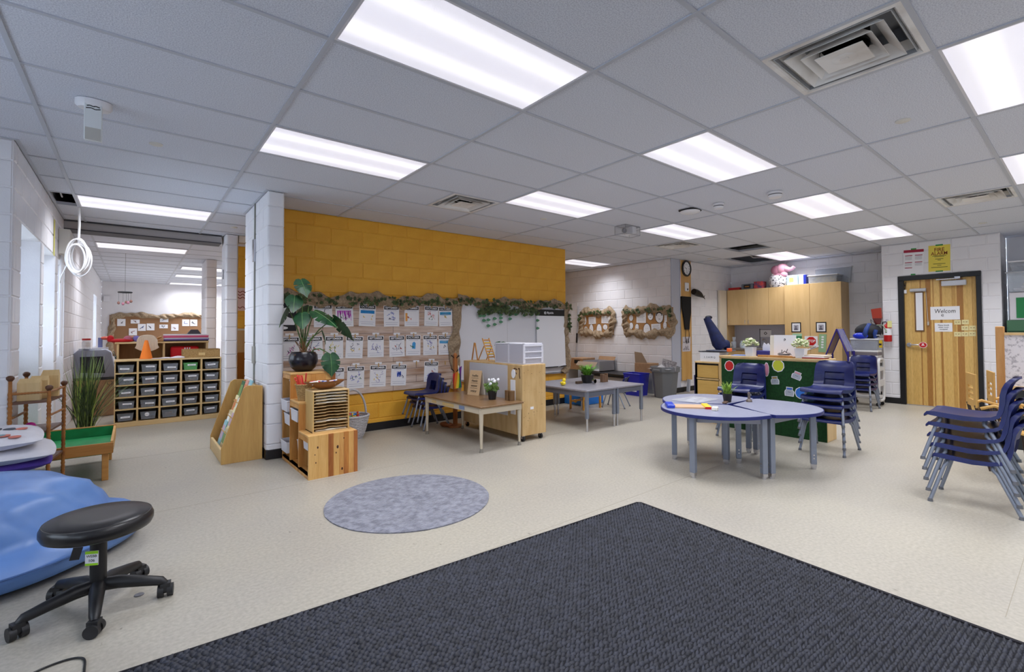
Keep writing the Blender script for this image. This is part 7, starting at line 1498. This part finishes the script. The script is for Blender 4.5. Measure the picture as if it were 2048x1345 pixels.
# ================================================================== RIGHT EDGE
t = thing('art_easel', 'wooden post easel with doodled paper at the right picture edge', 'easel', (6.5, 0, 0)); EZ = wood('easel_post', (196, 146, 88), (172, 122, 66), 'z')
B().box(0, .565, 0, .07, .625, 1.29).obj('post', EZ, t, bevel=.006); B().box(0, -.9, 1.205, .05, .565, 1.23).box(0, -.9, .685, .05, .565, .72).obj('rail', MAPLE, t)
B().box(.01, -.9, .72, .02, .565, 1.205).obj('paper', M('doodled_paper', (222, 218, 222), .8, c2=(176, 172, 178), vs=45, detail=8, lo=.52, hi=.62), t); B().box(.015, -.9, .12, .03, .565, .685).obj('blackboard', M('slate', (44, 50, 56), .7), t); B().box(0, -.9, 0, .07, -.84, 1.29).obj('far_post', EZ, t)
def ply_chair(x, y, rz, lb):
    t = thing('wooden_chair', lb, 'chair', (x, y, 0), rz, 'honey wood chairs behind the right hand stack'); HW = wood('honey_ply', (214, 170, 96), (196, 150, 76), 'z')
    b = B()   # backrest plate with three slots
    for q in ((-.16, .60, .16, .66), (-.16, .80, .16, .88), (-.16, .66, -.085, .80), (.085, .66, .16, .80)): b.box(-.006, q[0], q[1], .006, q[2], q[3])
    for z in (.69, .735, .78): b.box(-.006, -.085, z-.0, .006, .085, z+.022)
    b.obj('backrest', HW, t); B().grid(lambda u, v: (.03+.33*u, (v-.5)*.34, .42+.04*(1-u)**3-.03*u**6), 12, 4).obj('seat', HW, t, smooth=60, solid=.012)
    B().tube([(0, -.13, .62), (.03, -.13, .45), (.14, -.15, .02)], .012, 8).tube([(0, .13, .62), (.03, .13, .45), (.14, .15, .02)], .012, 8).obj('rear_leg', M('dark_steel', (58, 44, 40), .45), t, smooth=50); B().tube([(.34, -.15, .40), (.38, -.16, .01)], .012, 8).tube([(.34, .15, .40), (.38, .16, .01)], .012, 8).tube([(.375, -.155, .12), (.375, .155, .12)], .006, 6).obj('front_leg', _M['dark_steel'], t, smooth=50)
    for s in (-1, 1): B().tube([(.02, s*.17, .60), (.10, s*.18, .63), (.2, s*.18, .60), (.24, s*.17, .48)], .013, 8).obj('arm', HW, t, smooth=50)
ply_chair(5.66, .70, radians(-72), 'honey wood chair with slotted back, left of the two by door')
ply_chair(6.06, .62, radians(-76), 'honey wood chair with slotted back, right of the two, partly hidden')
t = thing('green_shelf_unit', 'dark green painted shelf in the alcove right of door', 'shelf', (10.02, -.6, 0)); B().box(0, 0, 1.225, .6, 1.44, 1.385).box(.02, 0, 0, .6, 1.44, 1.225).obj('body', M('forest_green', (62, 104, 76), .6), t, bevel=.004)
t = thing('white_box', 'grey white box with a green clipboard front in the alcove', 'box', (10.06, .18, 1.386)); B().box(0, 0, 0, .5, .63, .41).obj('box', M('box_grey', (206, 204, 210), .6), t, bevel=.006); B().box(-.006, .0, .03, 0, .56, .33).obj('green_board', M('board_green', (24, 120, 66), .6), t); B().box(-.012, .34, .28, -.006, .44, .36).obj('clip', CHROME, t); B().box(-.009, .34, .18, -.006, .46, .28).obj('note', PAPER, t)
clear_tote('storage_tote', 'clear tote of orange papers in the alcove right of the door', (10.02, .17, 1.80), .66, .5, .28, M('orange_fill', (214, 150, 70), .8, c2=(220, 220, 230), vs=9), M('tote_lid_grey', (176, 180, 186), .4))
clear_tote('storage_tote', 'upper clear tote with white lid in the alcove right of door', (10.04, .12, 2.10), .68, .5, .14, M('grey_fill', (150, 150, 158), .8), PLWHITE)
t = thing('mint_panel', 'pale mint panel edge at the far right of the picture', 'panel', (4.78, .02, 0)); B().box(0, 0, 0, .03, .19, .76).obj('panel', M('mint_paint', (196, 226, 214), .5), t, bevel=.003)
t = thing('wicker_ring_chair', 'small rattan tub peeking out behind the stacked chairs', 'rattan tub', (9.76, 2.80, 0)); RT = M('rattan', (212, 176, 116), .7, c2=(176, 136, 78), vs=50, bump=.6, bs=90); B().lathe([(.05, .0), (.075, .24), (.07, .24), (.045, .01), (0, .01)], 20).obj('tub', RT, t, smooth=40); B().tube([(.075*cos(a*pi/12), .075*sin(a*pi/12), .24) for a in range(24)], .015, 6, True).obj('rim', RT, t, smooth=50)
# closet beyond the piers
t = thing('chevron_paper', 'pink paper with brown zigzag lines on the yellow closet wall', 'paper', (1.36, 8.985, 1.82)); B().box(-.15, -.003, -.19, .25, 0, .19).obj('sheet', M('peach_paper', (230, 196, 184), .8), t); b = B(); [stroke(b, [(-.15+.04*k, z+(.03 if k % 2 else 0)) for k in range(11)], .014, FY(0, -.004, 0)) for z in (.11, .06, .01, -.15)]; b.obj('zigzag', M('zigzag_brown', (150, 80, 60), .8), t)
t = thing('closet_cabinet', 'maple cabinet glimpsed between the white piers', 'cabinet', (1.26, 8.6, 0)); B().box(0, 0, .0, .8, .38, .95).obj('body', wood('closet_dark', (196, 132, 50), (176, 112, 40), 'z'), t); B().box(-.0, -.01, .95, .8, .38, 1.30).obj('upper_panel', MAPLE, t); B().box(0, -.02, 1.30, .8, .38, 1.33).obj('top', PAPER2, t)
